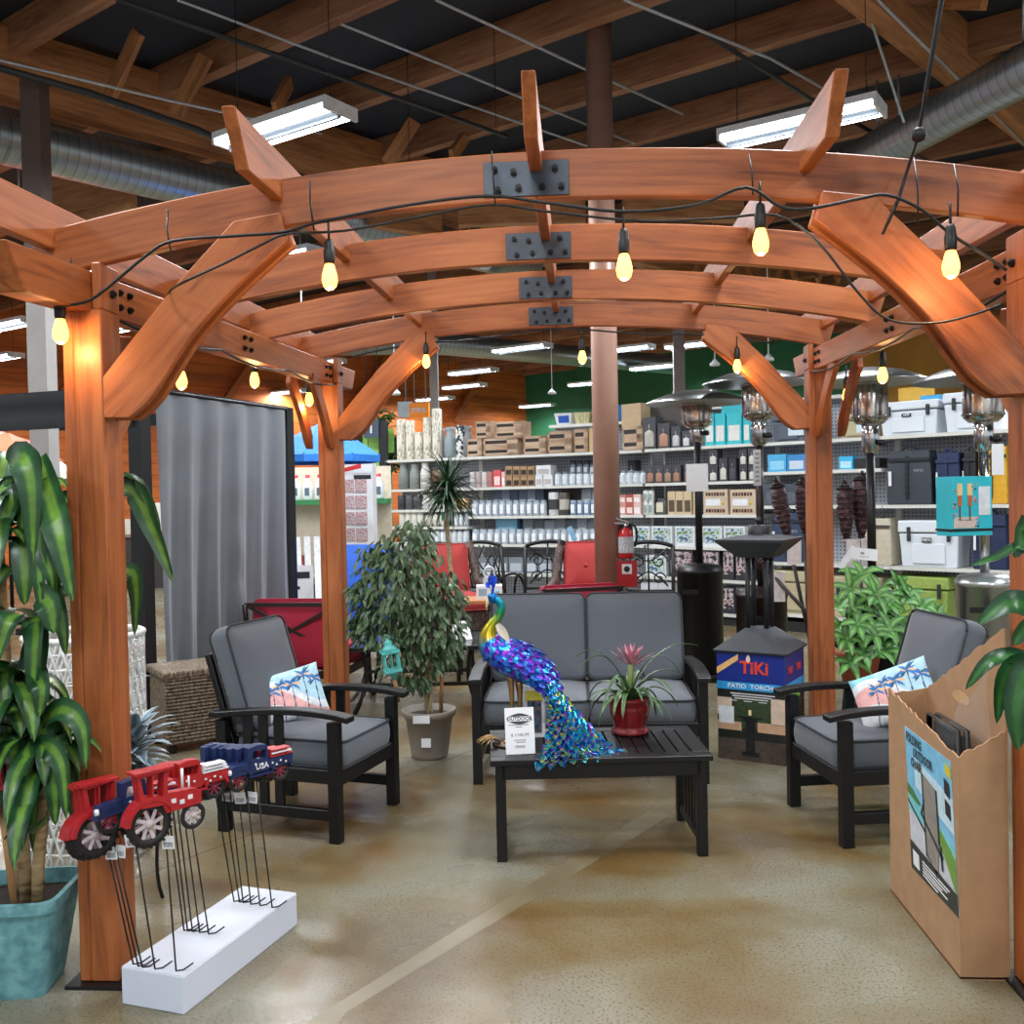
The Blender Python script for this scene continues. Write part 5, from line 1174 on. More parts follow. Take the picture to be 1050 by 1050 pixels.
g.box((BW+.0003, .12, .3), (BW+.002, .3, .40), 6); g.build('front_picture', PM, t)
rb_ = MB(); rb_.prism([V((.0, -.004, BZ-.13)), V((0, -.004, BZ-.09)), V((.13, -.004, BZ-.005)), V((.13, -.004, BZ-.04))], (0, .001, 0)); rb_.build('corner_ribbon', PM[9], t)
TR = mat('logo_red', '#e0452f', .45)
text('lettering', 'TiKi', .1, TR, t, Matrix.Translation((.225, -.003, BZ-.085)) @ Euler((PI/2, 0, 0)).to_matrix().to_4x4(), .0008, 1., bold=.003)
fl_ = MB(); fl_.prism([V((.19+.012*math.sin(a)*(1-.3*math.cos(a)), -.004, BZ-.028+.022*math.cos(a))) for a in [2*PI*i/14 for i in range(14)]], (0, .001, 0)); fl_.build('flame_mark', mat('flame_cream', '#f6d9c0', .5), t)
text('lettering', 'PATIO  TORCH', .036, WHITE, t, Matrix.Translation((.2, -.003, BZ-.193)) @ Euler((PI/2, 0, 0)).to_matrix().to_4x4(), .0006, 1.1, bold=.0006)
for k in (0, 1): text('lettering', 'TiKi', .055, TR, t, Matrix.Translation((BW+.003, .11+.17*k, BZ-.10)) @ Euler((PI/2, 0, PI/2)).to_matrix().to_4x4(), .0008, 1., bold=.002)
FLt = thing('fire_lamp', 'dark metal fire lamp with four posts and pyramid base on the torch box', 'fire lamp', TB+Matrix.Rotation(az, 3, 'Z') @ V((BW/2, BD/2, BZ+.0015)), az)
FM = mat('charcoal_lamp_metal', '#3f4348', .5, .3, .08, 30)
def sqf(prof, mb, rot=PI/4):
    k = math.sqrt(2); mb.lathe([(r*k, z) for r, z in prof], (0, 0, 0), 4, 0, False, Matrix.Rotation(rot, 4, 'Z'))
m = MB(); sqf([(.215, 0), (.22, .012), (.075, .125), (.07, .13)], m); m.build('pyramid_base', FM, FLt)
for sx in (-1, 1):
    for sy in (-1, 1): MB().tube([(sx*.055, sy*.055, .12), (sx*.055, sy*.055, .56)], .015, 10).build('post', mat('lamp_post_metal', '#2a2d31', .45, .3), FLt)
m = MB(); sqf([(.095, .55), (.11, .56), (.20, .645), (.205, .66), (.06, .685), (.0, .686)], m); m.build('bowl', FM, FLt)
m = MB(); m.lathe([(.062, .683), (.062, .735), (.055, .74), (0, .74)], (0, 0, 0), 20, cap=False); so = m.build('snuffer_cap', mat('lamp_post_metal', ''), FLt)
MB().lathe([(.003, .74), (.008, .752), (.02, .765), (.02, .775), (.008, .787), (.002, .79)], (0, 0, 0), 10).build('knob', mat('lamp_post_metal', ''), so)
# ================= wicker garden torches =================
WKR = rampmat('woven_torch_wicker', [(.35, '#1c1014'), (.5, '#3a2228'), (.62, '#6a464a')], 26, .5, coord='tc', stretch=(1.6, 1, 1), bump=1.)
def torch(label, head, foot_, tag_=True, hl=.36, hr=.055, tagdir=1):
    a, b = V(head), V(foot_); t = thing('garden_torch', label, 'garden torch', b, 0, 'wicker garden torches'); ax_ = (a-b); L_ = ax_.length; ax_.normalize()
    MB().tube([V((0, 0, 0)), ax_*(L_-hl)], .014, 8).build('pole', mat('torch_pole', '#2a1d1a', .5), t)
    q = [ax_*(L_-hl*f) for f in (1.0, .85, .5, .15, 0)]; w = MB(); w.tube(q, [.022, .04, hr, hr*1.05, hr*.95], 14)
    for k in range(9):   # raised weave bands
        f = 1-k/9*.95; r = .022+(hr-.022)*min(1, (1-f)*2.2); c_ = ax_*(L_-hl*f); w.tube(w.ring(c_, ax_, r*1.05, None, 14)+[w.ring(c_, ax_, r*1.05, None, 14)[0]], .008, 5)
    w.build('wicker_head', WKR, t)
    c_ = MB(); c_.tube([ax_*L_, ax_*(L_+.02)], hr*1.02, 14); c_.tube([ax_*(L_+.02), ax_*(L_+.045)], [hr*.8, .02], 12); c_.tube([ax_*(L_+.04), ax_*(L_+.075)], [.016, .012], 8); c_.build('canister', mat('torch_canister', '#3c3634', .3, .7), t)
    if tag_:
        k = ax_*(L_-hl*1.05); g_ = MB(); g_.box((k.x-.012, k.y-.025, k.z-.2), (k.x+.09*tagdir if tagdir > 0 else k.x+.012, k.y-.022, k.z+.01)); g_.build('price_tag', mat('torch_tag', '#e6dcdc', .6), t)
        g_ = MB(); g_.tube(g_.ring(k, ax_, .02, None, 10)+[g_.ring(k, ax_, .02, None, 10)[0]], .004, 5); g_.build('tag_band', WHITE, t)
d = 7.25
torch('wicker torch tipped toward the cedar post above the navy bag', D(797, 500, 7.2), gp(835, 7.2)+V((.04, 0, 0)), True)
torch('wicker torch half hidden behind the cedar post top', D(823, 497, 7.5), gp(829, 7.5), False)
torch('slimmer wicker torch upright beside the cedar post', D(866, 502, 7.25), gp(872, 7.25), True)
torch('fatter wicker torch upright against the slim black heater pole', D(884, 493, 7.3), gp(879, 7.3), True, .42, .068)
a = D(770, 565, 6.95); b = D(829, 630, 6.75); e = (b-a).normalized(); k_ = b.z/-e.z if e.z < 0 else 1
torch('wicker torch slanting low across the bronze heater', a, b+e*min(k_, .35), True, .2, .035)
t = thing('price_sheet', 'white printed price sheets tied to the upright wicker torches', 'sign', D(873, 573, 6.95)); m = MB(); Mx = Euler((math.radians(-15), math.radians(6), math.radians(-8))).to_matrix().to_4x4(); m.box((0, 0, 0), (.175, .002, .085), 0, Mx); m.box((-.05, .012, -.1), (-.005, .014, .09), 0, Mx @ Euler((0, .5, 0)).to_matrix().to_4x4()); m.build('sheet', WHITE, t); m = MB(); m.box((.06, -.001, .04), (.085, -.0002, .055), 0, Mx); m.box((.055, -.001, .022), (.12, -.0002, .026), 0, Mx); m.build('print', GREYINK, t)
# ================= fire extinguisher on the brown column =================
ex = V((CX.x+.155, CX.y-.12, 0)); z0 = D(644, 572, 8.55).z; z1 = D(644, 541, 8.55).z
t = thing('fire_extinguisher', 'red fire extinguisher with a blue tag mounted on the brown column', 'fire extinguisher', ex)
EXR = mat('extinguisher_red', '#b3232a', .3, 0, .06, 10)
MB().lathe([(0, z0), (.06, z0), (.066, z0+.015), (.066, z1-.06), (.05, z1-.015), (.022, z1)], (0, 0, 0), 22).build('cylinder', EXR, t)
MB().lathe([(.0672, z0+.05), (.0672, z0+.19)], (0, 0, 0), 22, cap=False).build('label', rampmat('extinguisher_label', [(.4, '#cfd3d8'), (.55, '#8f959c'), (.65, '#e5e7ea')], 60, .5), t)
m = MB(); m.tube([(0, 0, z1), (0, 0, z1+.04)], .018, 8); m.bar((.02, 0, z1+.05), (-.09, -.02, z1+.09), .02, .012); m.bar((.02, 0, z1+.035), (-.1, -.02, z1+.045), .02, .012); m.build('valve', STEEL, t)
m = MB(); m.tube(bez((.02, 0, z1+.03), (.12, 0, z1+.05), (.1, 0, z1-.1), (.075, 0, z0+.1), 8), .011, 7); m.build('hose', WIRE, t)
m = MB(); m.box((.03, -.08, z1-.02), (.075, -.078, z1+.11), 0, Matrix.Rotation(-.4, 4, 'Y')); m.build('service_tag', mat('tag_sky_blue', '#8fc6ea', .5), t)
m = MB(); m.box((-.06, .055, z0+.05), (.06, .075, z0+.3)); m.build('bracket', BLACKM, t)
t = thing('extinguisher_sign', 'red sign with a white pictogram panel below the fire extinguisher', 'sign', V((CX.x+.075, CX.y-.16, D(644, 602, 8.45).z)))
hh_ = D(644, 575, 8.45).z-D(644, 602, 8.45).z; MB().box((0, 0, 0), (.17, .01, hh_)).build('panel', EXR, t)
MB().box((.04, -.002, hh_*.5), (.125, 0, hh_*.88)).build('pictogram_panel', WHITE, t)
m = MB(); m.tube([(.082, -.003, hh_*.69), (.082, -.002, hh_*.69)], .026, 16); m.box((.078, -.0035, hh_*.56), (.09, -.002, hh_*.6)); m.build('pictogram', INK, t)
# ================= store shelving runs =================
def cam2(l, dpt): p = CAM+RT*l+FW*dpt; return V((p.x, p.y, 0))
SA0, SJ, SC1 = cam2(-1.80, 13.93), cam2(1.65, 12.2), cam2(5.3, 8.6)
dA = (SJ-SA0).normalized(); dB = (SC1-SJ).normalized()
def inward(d): n = V((-d.y, d.x, 0)); return n if n.y > 0 else -n     # away from the shopper
nA, nB = inward(dA), inward(dB)
def sA(px, y=500): p = PL(px, y, SA0, dA); return (p-SA0).dot(dA)
def sB(px, y=500): p = PL(px, y, SJ, dB); return (p-SJ).dot(dB)
LA = [.14, .53, .92, 1.30, 1.69, 2.11]; LA1 = [.14, .53, .93, 1.16, 1.40, 1.69, 2.11]; LB_ = [.14, .535, .915, 1.30, 1.69, 2.115]; LC = [.20, .77, 1.40, 1.78, 2.11]
SHW = mat('shelf_enamel', '#d9d9d2', .45, 0, .03, 4)
def pegm():
    m, nt, b = base_mat('pegboard'); L = nt.links
    at = nd(nt, 'ShaderNodeAttribute', attribute_name='tc'); vm = nd(nt, 'ShaderNodeVectorMath', operation='SCALE'); vm.inputs['Scale'].default_value = 24; L.new(at.outputs['Vector'], vm.inputs[0])
    fr_ = nd(nt, 'ShaderNodeVectorMath', operation='FRACTION'); L.new(vm.outputs[0], fr_.inputs[0]); sb = nd(nt, 'ShaderNodeVectorMath', operation='SUBTRACT'); sb.inputs[1].default_value = (.5, .5, .5); L.new(fr_.outputs[0], sb.inputs[0])
    s = nd(nt, 'ShaderNodeSeparateXYZ'); L.new(sb.outputs[0], s.inputs[0]); cx = nd(nt, 'ShaderNodeCombineXYZ'); L.new(s.outputs['X'], cx.inputs['X']); L.new(s.outputs['Z'], cx.inputs['Y'])
    ln = nd(nt, 'ShaderNodeVectorMath', operation='LENGTH'); L.new(cx.outputs[0], ln.inputs[0]); r = ramp(nt, [(.2, '#4a4d55'), (.26, '#a3a7b0')]); L.new(ln.outputs['Value'], r.inputs['Fac']); L.new(r.outputs['Color'], b.inputs['Base Color']); b.inputs['Roughness'].default_value = .6; return m
PEG = pegm(); KICK = mat('shelf_kick_black', '#1d1d1f', .6)
def unit(label, o, d, n, s0, s1, levels, dep=.42, top=2.12):
    t = thing('store_shelf', label, 'shelf unit', o+d*s0, math.atan2(d.y, d.x)); L_ = s1-s0
    MB().box((0, dep, .1), (L_, dep+.03, top)).build('back_panel', PEG, t)
    MB().box((0, .03, 0), (L_, dep+.03, .11)).build('kick_base', KICK, t)
    for z in levels: MB().box((.004, 0, z-.035), (L_-.004, dep, z)).build('shelf', SHW, t)
    for x in (0.0, L_-.03): MB().box((x, dep-.02, .1), (x+.03, dep, top)).build('upright', SHW, t)
    return t
sa_mid = sA(479); LAx = (SJ-SA0).length
unit('shelf bay of pots and vases at the aisle number sign', SA0, dA, nA, 0, sa_mid, LA1)
unit('shelf bay of crates and jars between the dragon tree and the brown column', SA0, dA, nA, sa_mid, LAx-.01, LA)
sb_mid = sB(779); LBx = (SC1-SJ).length
unit('shelf bay of candles and picture boxes behind the black heater', SJ, dB, nB, .02, sb_mid, LB_)
sb_c = sB(904)
unit('shelf bay of blue lunch coolers behind the cedar post', SJ, dB, nB, sb_mid, sb_c, LC)
unit('shelf bay of white coolers and soft bags behind the stainless heater', SJ, dB, nB, sb_c, LBx, [.20, .77, 1.40, 2.11])
hb = thing('overstock_shelf', 'white high shelf behind the crates carrying bagged goods', 'shelf', SA0+dA*sA(540)+nA*.75, math.atan2(dA.y, dA.x))
MB().box((0, 0, 2.50), (2.0, .45, 2.54)).build('deck', SHW, hb); MB().box((0, .2, 0), (2.0, .23, 2.5)).build('back_panel', PEG, hb)
hb2 = thing('overstock_shelf', 'white high shelf top running behind the candles toward the green wall', 'shelf', SJ+dB*.1+nB*.62, math.atan2(dB.y, dB.x))
MB().box((0, 0, 2.60), (2.2, .4, 2.64)).build('deck', SHW, hb2); MB().box((0, .2, 0), (2.2, .23, 2.6)).build('back_panel', PEG, hb2)
# ---- goods. each call: run, level z, pixel span, top pixel, depth from the edge
KR = wood('kraft_crate_wood', '#9d7f66', '#c0a389', '#d3b99f', .75, 1.5, False)
def gm(h, r=.5, v=.08): return mat('goods_'+h.strip('#'), h, r, 0, v, 25)
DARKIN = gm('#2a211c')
class Run: pass
def frame_at(run, x0, x1, z, back=.03):
    o, d, n, s = (SA0, dA, nA, sA) if run == 'A' else (SJ, dB, nB, sB)
    # the pixel row that belongs to height z there
    p = o+d*s((x0+x1)/2); c = CAM; v = V((p.x, p.y, z))-c; y = 525-FPX*v.dot(UP)/v.dot(FW)
    a, b = s(x0, y), s(x1, y); dep = v.dot(FW)+back*.7; k = dep/v.dot(FW)
    w = (b-a)
    return o+d*a+n*back+V((0, 0, z+.001)), math.atan2(d.y, d.x), w, dep, y
def hgt(yb, yt, dep): return max(.02, (yb-yt)/FPX*dep)
GN = {}
def item(name, label, cat, run, z, x0, x1, yt, fn, group=None, back=.03, zoff=0., gap=.94):
    o, a, w, dep, yb = frame_at(run, x0, x1, z, back); h = hgt(yb, yt, dep)-zoff
    t = thing(name, label, cat, o+V((0, 0, zoff)), a, group); fn(t, w*gap, h); return t
# shapes: local x along the shelf, y into it, z up
def crate(t, w, h):
    d = min(.3, w*.8); m = MB()
    m.box((0, 0, 0), (w, .012, h*.16)); m.box((0, 0, h*.32), (w, .012, h*.68)); m.box((0, 0, h*.86), (w, .012, h)); m.box((0, 0, 0), (w*.06, .014, h)); m.box((w*.70, 0, 0), (w, .014, h))
    m.box((0, .012, 0), (.012, d, h)); m.box((w-.012, .012, 0), (w, d, h)); m.box((0, d-.012, 0), (w, d, h)); m.box((0, 0, 0), (w, d, .012)); m.build('slats', KR, t)
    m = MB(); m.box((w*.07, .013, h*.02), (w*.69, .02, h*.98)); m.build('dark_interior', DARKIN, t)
def cyl(colr, prof=None, rough=.5, band=None, lid=None):
    def f(t, w, h):
        r = w/2; pr = [(a*r, b*h) for a, b in (prof or ((.92, 0), (1, .02), (1, .97), (.93, 1)))]
        MB().lathe(pr, (r, r, 0), 16).build('vessel', colr if not isinstance(colr, str) else gm(colr, rough), t)
        if band: MB().lathe([(r*1.01, h*.25), (r*1.01, h*.7)], (r, r, 0), 16, cap=False).build('label', gm(band), t)
        if lid: MB().lathe([(r*1.02, h*.86), (r*1.02, h), (0, h*1.005)], (r, r, 0), 16, cap=False).build('lid', gm(lid, .3), t)
    return f
CAN = ((.8, 0), (1, .03), (1, .6), (.7, .78), (.62, .84), (.72, .96), (.74, 1)); JUG = ((.75, 0), (1, .15), (.95, .6), (.6, .8), (.62, .9), (.85, 1)); BOWL = ((.5, 0), (.95, .25), (1, .6), (.9, 1))
def carton(colr, panel=None, top=None, pic=None, d=.2):
    def f(t, w, h):
        dd = min(d, max(.06, w*.9)); MB().box((0, 0, 0), (w, dd, h)).build('carton', gm(colr), t)
        if panel: MB().box((w*.12, -.002, h*.12), (w*.88, 0, h*.62)).build('label_panel', panel if not isinstance(panel, str) else gm(panel), t)
        if top: MB().box((w*.1, -.002, h*.72), (w*.9, 0, h*.88)).build('label_stripe', gm(top), t)
    return f
def candle_box(body, candle):
    def f(t, w, h):
        dd = min(.16, w); MB().box((0, 0, 0), (w, dd, h)).build('carton', gm(body), t)
        m = MB(); m.lathe([(w*.32, h*.08), (w*.36, h*.1), (w*.36, h*.48), (w*.3, h*.54), (w*.06, h*.6)], (w/2, 0, 0), 14, M=Matrix.Diagonal((1, .25, 1, 1)).to_4x4()); m.build('candle_print', gm(candle), t)
        m = MB(); m.tube([(w/2, -.003, h*.62), (w/2, -.003, h*.78)], w*.03, 5); m.build('mark', gm('#b9b4ae'), t)
    return f
PICT = rampmat('snow_scene_print', [(.3, '#1f2b3a'), (.42, '#5a7f9a'), (.52, '#d9e2ea'), (.6, '#7d9a5a'), (.7, '#2b2f3f')], 16, .5)
PICT2 = rampmat('dark_scene_print', [(.3, '#1b1a20'), (.45, '#4a3238'), (.55, '#d5ccd0'), (.64, '#8a3a36'), (.7, '#232029')], 18, .5)
def pictbox(fr, pic):
    def f(t, w, h):
        MB().box((0, 0, 0), (w, .18, h)).build('carton', gm(fr), t); MB().box((w*.07, -.002, h*.18), (w*.93, 0, h*.93)).build('picture', pic, t)
    return f
GLS = mat('goods_glass_jar', '#cfd8de', .1, 0, .1, 12, 0, .6, 0, .0)
def jar(body, label, lid='#8f969c', oct_=False):
    def f(t, w, h):
        r = w/2; MB().lathe([(r*.9, 0), (r, .01), (r, h*.8), (r*.85, h*.86)], (r, r, 0), 12).build('glass', GLS if body is None else gm(body, .25), t)
        MB().lathe([(r*.88, h*.85), (r*.88, h), (0, h)], (r, r, 0), 12, cap=False).build('lid', gm(lid, .35), t)
        MB().box((r*.45, -.003, h*.15), (r*1.55, .004, h*.72)).build('label', gm(label), t)
    return f
def row(name, lab, cat, run, z, x0, x1, n, yt, fn, group, back=.03, zoff=0., end=None, rv=0.):
    end = end or ('from the aisle sign' if run == 'A' else 'from the column')
    for i in range(n):
        a = x0+(x1-x0)*i/n; b = x0+(x1-x0)*(i+1)/n
        lb = lab+', '+ORD[i]+' '+end.replace('counted ', '')
        f = fn[i % len(fn)] if isinstance(fn, list) else fn
        item(name, lb, cat, run, z, a, b, yt+rv*((i*37) % 5-2), f, group, back, zoff)
# ---------- run A, top deck ----------
BIRCH = rampmat('birch_bark_print', [(.42, '#e9e4d6'), (.52, '#d2c9b4'), (.57, '#8d8674'), (.62, '#ece7da')], 9, .7, stretch=(3, 3, .7))
for i, (a, b, y) in enumerate(((404, 413, 430), (413.5, 422, 431), (422.5, 431, 443), (431.5, 440, 428), (440.5, 450, 419))):
    item('birch_vase', 'white birch-bark cylinder vase on the top shelf, %s from the aisle sign' % ORD[i], 'vase', 'A', 2.11, a, b, y, cyl(BIRCH), 'birch bark vases')
for (a, b, y, c, pr, nm, lb) in ((443, 452, 440, '#7d7f80', JUG, 'grey_jug', 'dark grey stoneware jug next to the tallest birch vase'), (452, 464, 438, '#8f9ba0', JUG, 'pale_jug', 'pale blue-grey wide jug on the top shelf above the dragon tree'), (472, 482, 437, '#77797c', JUG, 'grey_jug', 'mid grey jug on the top shelf next to the crates')):
    item(nm, lb, 'jug', 'A', 2.11, a, b, y, cyl(c, pr, .4), None, .08 if c == '#7d7f80' else .03)
item('lattice_lantern', 'black and white lattice lantern on the top shelf over the dragon tree', 'lantern', 'A', 2.11, 464.5, 474, 436, cyl(rampmat('lattice_print', [(.48, '#e6e6e2'), (.5, '#35363a')], 30, .5, kind='cell', interp='CONSTANT')))
CR = [(478, 494, 450, 0, 'lower small crate above the spiky plant'), (494.5, 532, 449, 0, 'lower long crate above the spiky plant'), (561, 587, 442, 0, 'taller crate right beside the open crate'), (536, 560, 447, 0, 'between the stack and the taller crate'), (588, 603, 440, 0, 'open ended crate with white goods inside')]
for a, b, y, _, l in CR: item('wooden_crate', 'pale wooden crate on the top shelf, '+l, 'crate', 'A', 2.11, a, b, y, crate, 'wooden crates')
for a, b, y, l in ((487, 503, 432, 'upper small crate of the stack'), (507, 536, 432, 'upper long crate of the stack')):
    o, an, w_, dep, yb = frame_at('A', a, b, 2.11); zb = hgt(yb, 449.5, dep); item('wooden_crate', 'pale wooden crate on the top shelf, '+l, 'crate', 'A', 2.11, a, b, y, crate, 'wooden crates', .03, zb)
item('wooden_board', 'blond wooden boards standing on end beside the brown column', 'board', 'A', 2.11, 603.5, 611, 439, carton('#c9a878'))
item('wooden_crate', 'yellowish wooden crate on the top shelf just past the brown column', 'crate', 'B', 2.115, 637, 659, 437, crate, 'wooden crates')
item('kraft_carton', 'plain kraft carton stacked on the yellowish crate past the column', 'carton', 'B', 2.115, 634, 655, 414, carton('#c2a883'), None, .08, .285)
item('dark_crate', 'dark slatted box behind the black lantern cartons', 'crate', 'B', 2.115, 655, 690, 416, carton('#4a4240'), None, .28)
for i, (a, b, y, c1) in enumerate(((658, 672, 428, '#b9b3aa'), (673, 686, 434, '#b98a72'), (687, 697, 437, '#c3c3c6'), (698, 707, 442, '#d0d0d2'))):
    item('candle_lantern_box', 'charcoal lantern carton with a candle picture on the top shelf, %s from the column' % ORD[i], 'box', 'B', 2.115, a, b, y, candle_box('#45454b', c1), 'charcoal candle cartons')
for i, (a, b) in enumerate(((722, 731.5), (732, 743), (744, 760), (761, 768))):
    item('turquoise_torch_box', 'turquoise torch carton on the top shelf behind the heaters, %s from the black heater pole' % ORD[i], 'box', 'B', 2.115, a, b, 424, carton('#35bdc8', '#e6e2dc', None), 'turquoise torch cartons')
item('turquoise_torch_box', 'turquoise carton lying flat on top of the standing torch cartons', 'box', 'B', 2.115, 738, 763, 409, carton('#2fb3bf'), 'turquoise torch cartons', .05, .34)
# overstock
def binbag(c, lab=None):
    def f(t, w, h):
        m = MB(); k = .12*w; m.add([(k, 0, 0), (w-k, 0, 0), (w-k, .2, 0), (k, .2, 0), (0, -.03, h), (w, -.03, h*.97), (w, .25, h), (0, .25, h*1.02)], [(0, 1, 5, 4), (1, 2, 6, 5), (2, 3, 7, 6), (3, 0, 4, 7), (4, 5, 6, 7), (0, 3, 2, 1)]); m.build('sack', c if not isinstance(c, str) else gm(c), t)
        if lab: m = MB(); m.add([(w*.25, -.022, h*.15), (w*.85, -.022, h*.15), (w*.85, -.036, h*.75), (w*.25, -.036, h*.75)], [(0, 1, 2, 3)]); m.build('label', gm(lab), t)
    return f
STRAW = rampmat('straw_bundle', [(.35, '#8a8562'), (.6, '#c4bd94')], 14, .8, stretch=(4, 4, .4))
for a, b, y, c, lb_, l in ((543, 563, 420, '#d9dbdd', '#1f4fb0', 'white bin with a blue label on the high shelf'), (564, 582, 419, STRAW, None, 'wide straw-coloured bundle on the high shelf'), (583, 595, 417, STRAW, None, 'narrow straw-coloured bundle on the high shelf'), (596, 612, 411, '#2f7fd0', None, 'bright blue bag on the high shelf by the brown column')):
    item('bagged_goods', l, 'bag', 'A', 2.541, a, b, y, binbag(c, lb_), None, .82)
# ---------- run A level 1.69 ----------
for i, (a, b, y, c) in enumerate(((405, 416, 476, '#7f8682'), (416.5, 427, 476, '#858b86'), (428, 438, 474, '#d8d6cf'))):
    item('milk_can', ['grey-green milk can vase nearest the aisle sign on the second shelf', 'grey-green milk can vase second from the aisle sign on the second shelf', 'white spotted milk can vase beside the grey-green pair'][i], 'vase', 'A', 1.69, a, b, y, cyl(c, CAN, .5))
item('twig_basket', 'brown twig basket half behind the spiky dragon tree head', 'basket', 'A', 1.69, 439, 452, 482, cyl('#6d553c', BOWL))
row('figure_mug', 'little patterned mug near the coral gift box', 'mug', 'A', 1.69, 480, 504, 4, 484, [cyl('#c9c6c4'), cyl('#b9a8a4'), cyl('#d4cfcc'), cyl('#b87f7a')], 'small patterned mugs')
item('red_gift_box', 'coral red gift box on the second shelf', 'box', 'A', 1.69, 505, 513, 482, carton('#d8575a', '#f0d8d6'))
item('pink_gift_box', 'pale pink gift box beside the coral red one', 'box', 'A', 1.69, 513.5, 517, 484, carton('#e3bdbd', '#f0e8e6'))
for k, (y, zo, nm) in enumerate(((488.5, 0, 'lower row'), (478.5, .135, 'upper row'))):
    for i in range(4):
        a = 517.5+7.6*i; o, an, w_, dep, yb = frame_at('A', a, a+7, 1.69)
        item('kraft_candle_box', 'small kraft box with a black window, %s, %s from the coral gift box' % (nm, ORD[i]), 'box', 'A', 1.69, a, a+7.2, y if k == 0 else 478, carton('#a8845f', '#2e2722'), 'kraft window boxes', .03, 0 if k == 0 else hgt(yb, 488, dep))
for i, (a, b, y, zo) in enumerate(((548, 556, 487, 0), (556.5, 566, 487, 0), (549, 565, 477, 1))):
    o, an, w_, dep, yb = frame_at('A', a, b, 1.69)
    item('white_gift_box', ['white gift box at the kraft boxes on the second shelf', 'white gift box next to the glass jars on the second shelf', 'flat white box lying across the two white gift boxes'][i], 'box', 'A', 1.69, a, b, y, carton('#dcdfe2', '#b9b2b0'), None, .03, hgt(yb, 487.2, dep) if zo else 0)
row('glass_jar', 'clear lidded jar in front on the second shelf', 'jar', 'A', 1.69, 567, 611, 6, 484, jar(None, '#dfe3e7', '#6d757c'), 'clear jars on the second shelf')
row('glass_jar', 'taller jar at the back of the second shelf', 'jar', 'A', 1.69, 577, 611, 5, 472, jar('#7f8a94', '#c4cad0', '#4a525a'), 'tall jars at the back of the second shelf', .22)
# ---------- bay A1 lower levels ----------
row('dark_pot', 'dark metal planter pot on the third shelf', 'pot', 'A', 1.40, 405, 429, 3, 508, [cyl('#3d3f44'), cyl('#55585d'), cyl('#4a4c50', BOWL)], 'dark metal pots', end='counted from the end panel')
row('handled_pitcher', 'white enamel pitcher on the third shelf by the dragon tree', 'pitcher', 'A', 1.40, 430, 455, 3, 508, cyl('#d4d3cd', JUG), 'white enamel pitchers', end='counted from the end panel')
row('wood_bowl', 'blond wooden bowl past the dragon tree trunk', 'bowl', 'A', 1.40, 461, 478, 2, 511, cyl('#c9a874', BOWL), 'blond bowls', end='counted from the trunk')
row('white_cup', 'white cylinder cup on the fourth shelf', 'cup', 'A', 1.16, 407, 432, 4, 524, cyl('#dcdbd3'), 'white cups', end='counted from the end panel')
row('cream_crock', 'cream lidded crock on the fourth shelf behind the ficus', 'crock', 'A', 1.16, 433, 456, 3, 528, cyl('#cfcbbf', BOWL), 'cream crocks', end='counted from the end panel')
row('grey_tin', 'grey printed tin past the dragon tree trunk on the fourth shelf', 'tin', 'A', 1.16, 464, 479, 3, 527, jar('#a9b2ba', '#dfe3e6'), 'grey tins', end='counted from the trunk')
row('glass_votive', 'small glass votive on the fifth shelf behind the ficus', 'votive', 'A', .93, 432, 479, 8, 543, jar(None, '#e6eaee', '#aab1b8'), 'glass votives behind the ficus', end='counted from the ficus')
# ---------- bay A2 levels 1.30, .92, .53 ----------
row('labelled_jar', 'small white-labelled jar in front on the third shelf', 'jar', 'A', 1.30, 482, 559, 11, 513, jar('#aeb8c2', '#eef1f4', '#8d98a3'), 'white-labelled jars on the third shelf')
row('blue_carton', 'blue-grey carton stacked at the back of the third shelf', 'carton', 'A', 1.30, 499, 552, 6, 502, [carton('#66728a', '#a9b4c4'), carton('#8d96a8', '#dfe3ea'), carton('#566078')], 'blue-grey cartons', .2)
row('ornament_mug', 'black and white ornament mug mid third shelf', 'mug', 'A', 1.30, 560, 582, 2, 505, [cyl('#cfd0cf', None, .4, '#3d3d40'), cyl('#4c4640', None, .4, '#b9b2a6')], 'ornament mugs')
item('dark_bundle', 'dark brown bundle lying at the back of the third shelf', 'bundle', 'A', 1.30, 568, 592, 503, carton('#3b332f'), None, .25)
row('labelled_tin', 'white-labelled blue tin in the third shelf near the column', 'tin', 'A', 1.30, 583, 611, 4, 513, jar('#7f97b2', '#eef1f5', '#9aa8b6'), 'blue tins')
row('flat_pack', 'flat pale packet stacked behind the blue tins', 'packet', 'A', 1.30, 590, 611, 2, 502, carton('#aeb9c4', '#e3e8ec'), 'flat pale packets', .22)
row('votive_jar', 'little white-labelled votive in front on the fourth shelf', 'votive', 'A', .92, 482, 611, 17, 543, jar('#b3bcc6', '#f0f2f5', '#a9b2bb'), 'votives on the fourth shelf')
item('blue_wrapped_pack', 'shiny pale blue wrapped pack on the fourth shelf', 'pack', 'A', .92, 503, 526, 531, carton('#7fb8d4', '#a9d6ea'), None, .17)
row('grey_pack', 'grey packet standing behind the votives', 'packet', 'A', .92, 530, 608, 7, 533, [carton('#8a929c', '#c9cfd6'), carton('#6a737f', '#dfe3e8'), carton('#a3abb4', '#e9ecef')], 'grey packets', .2, rv=.6)
row('grey_pack', 'dim grey packet on the shelf between the two wicker chairs', 'packet', 'A', .53, 488, 610, 8, 572, [carton('#7c838b', '#b3bac2'), carton('#686e76', '#c4cad0')], 'dim grey packets', .1)
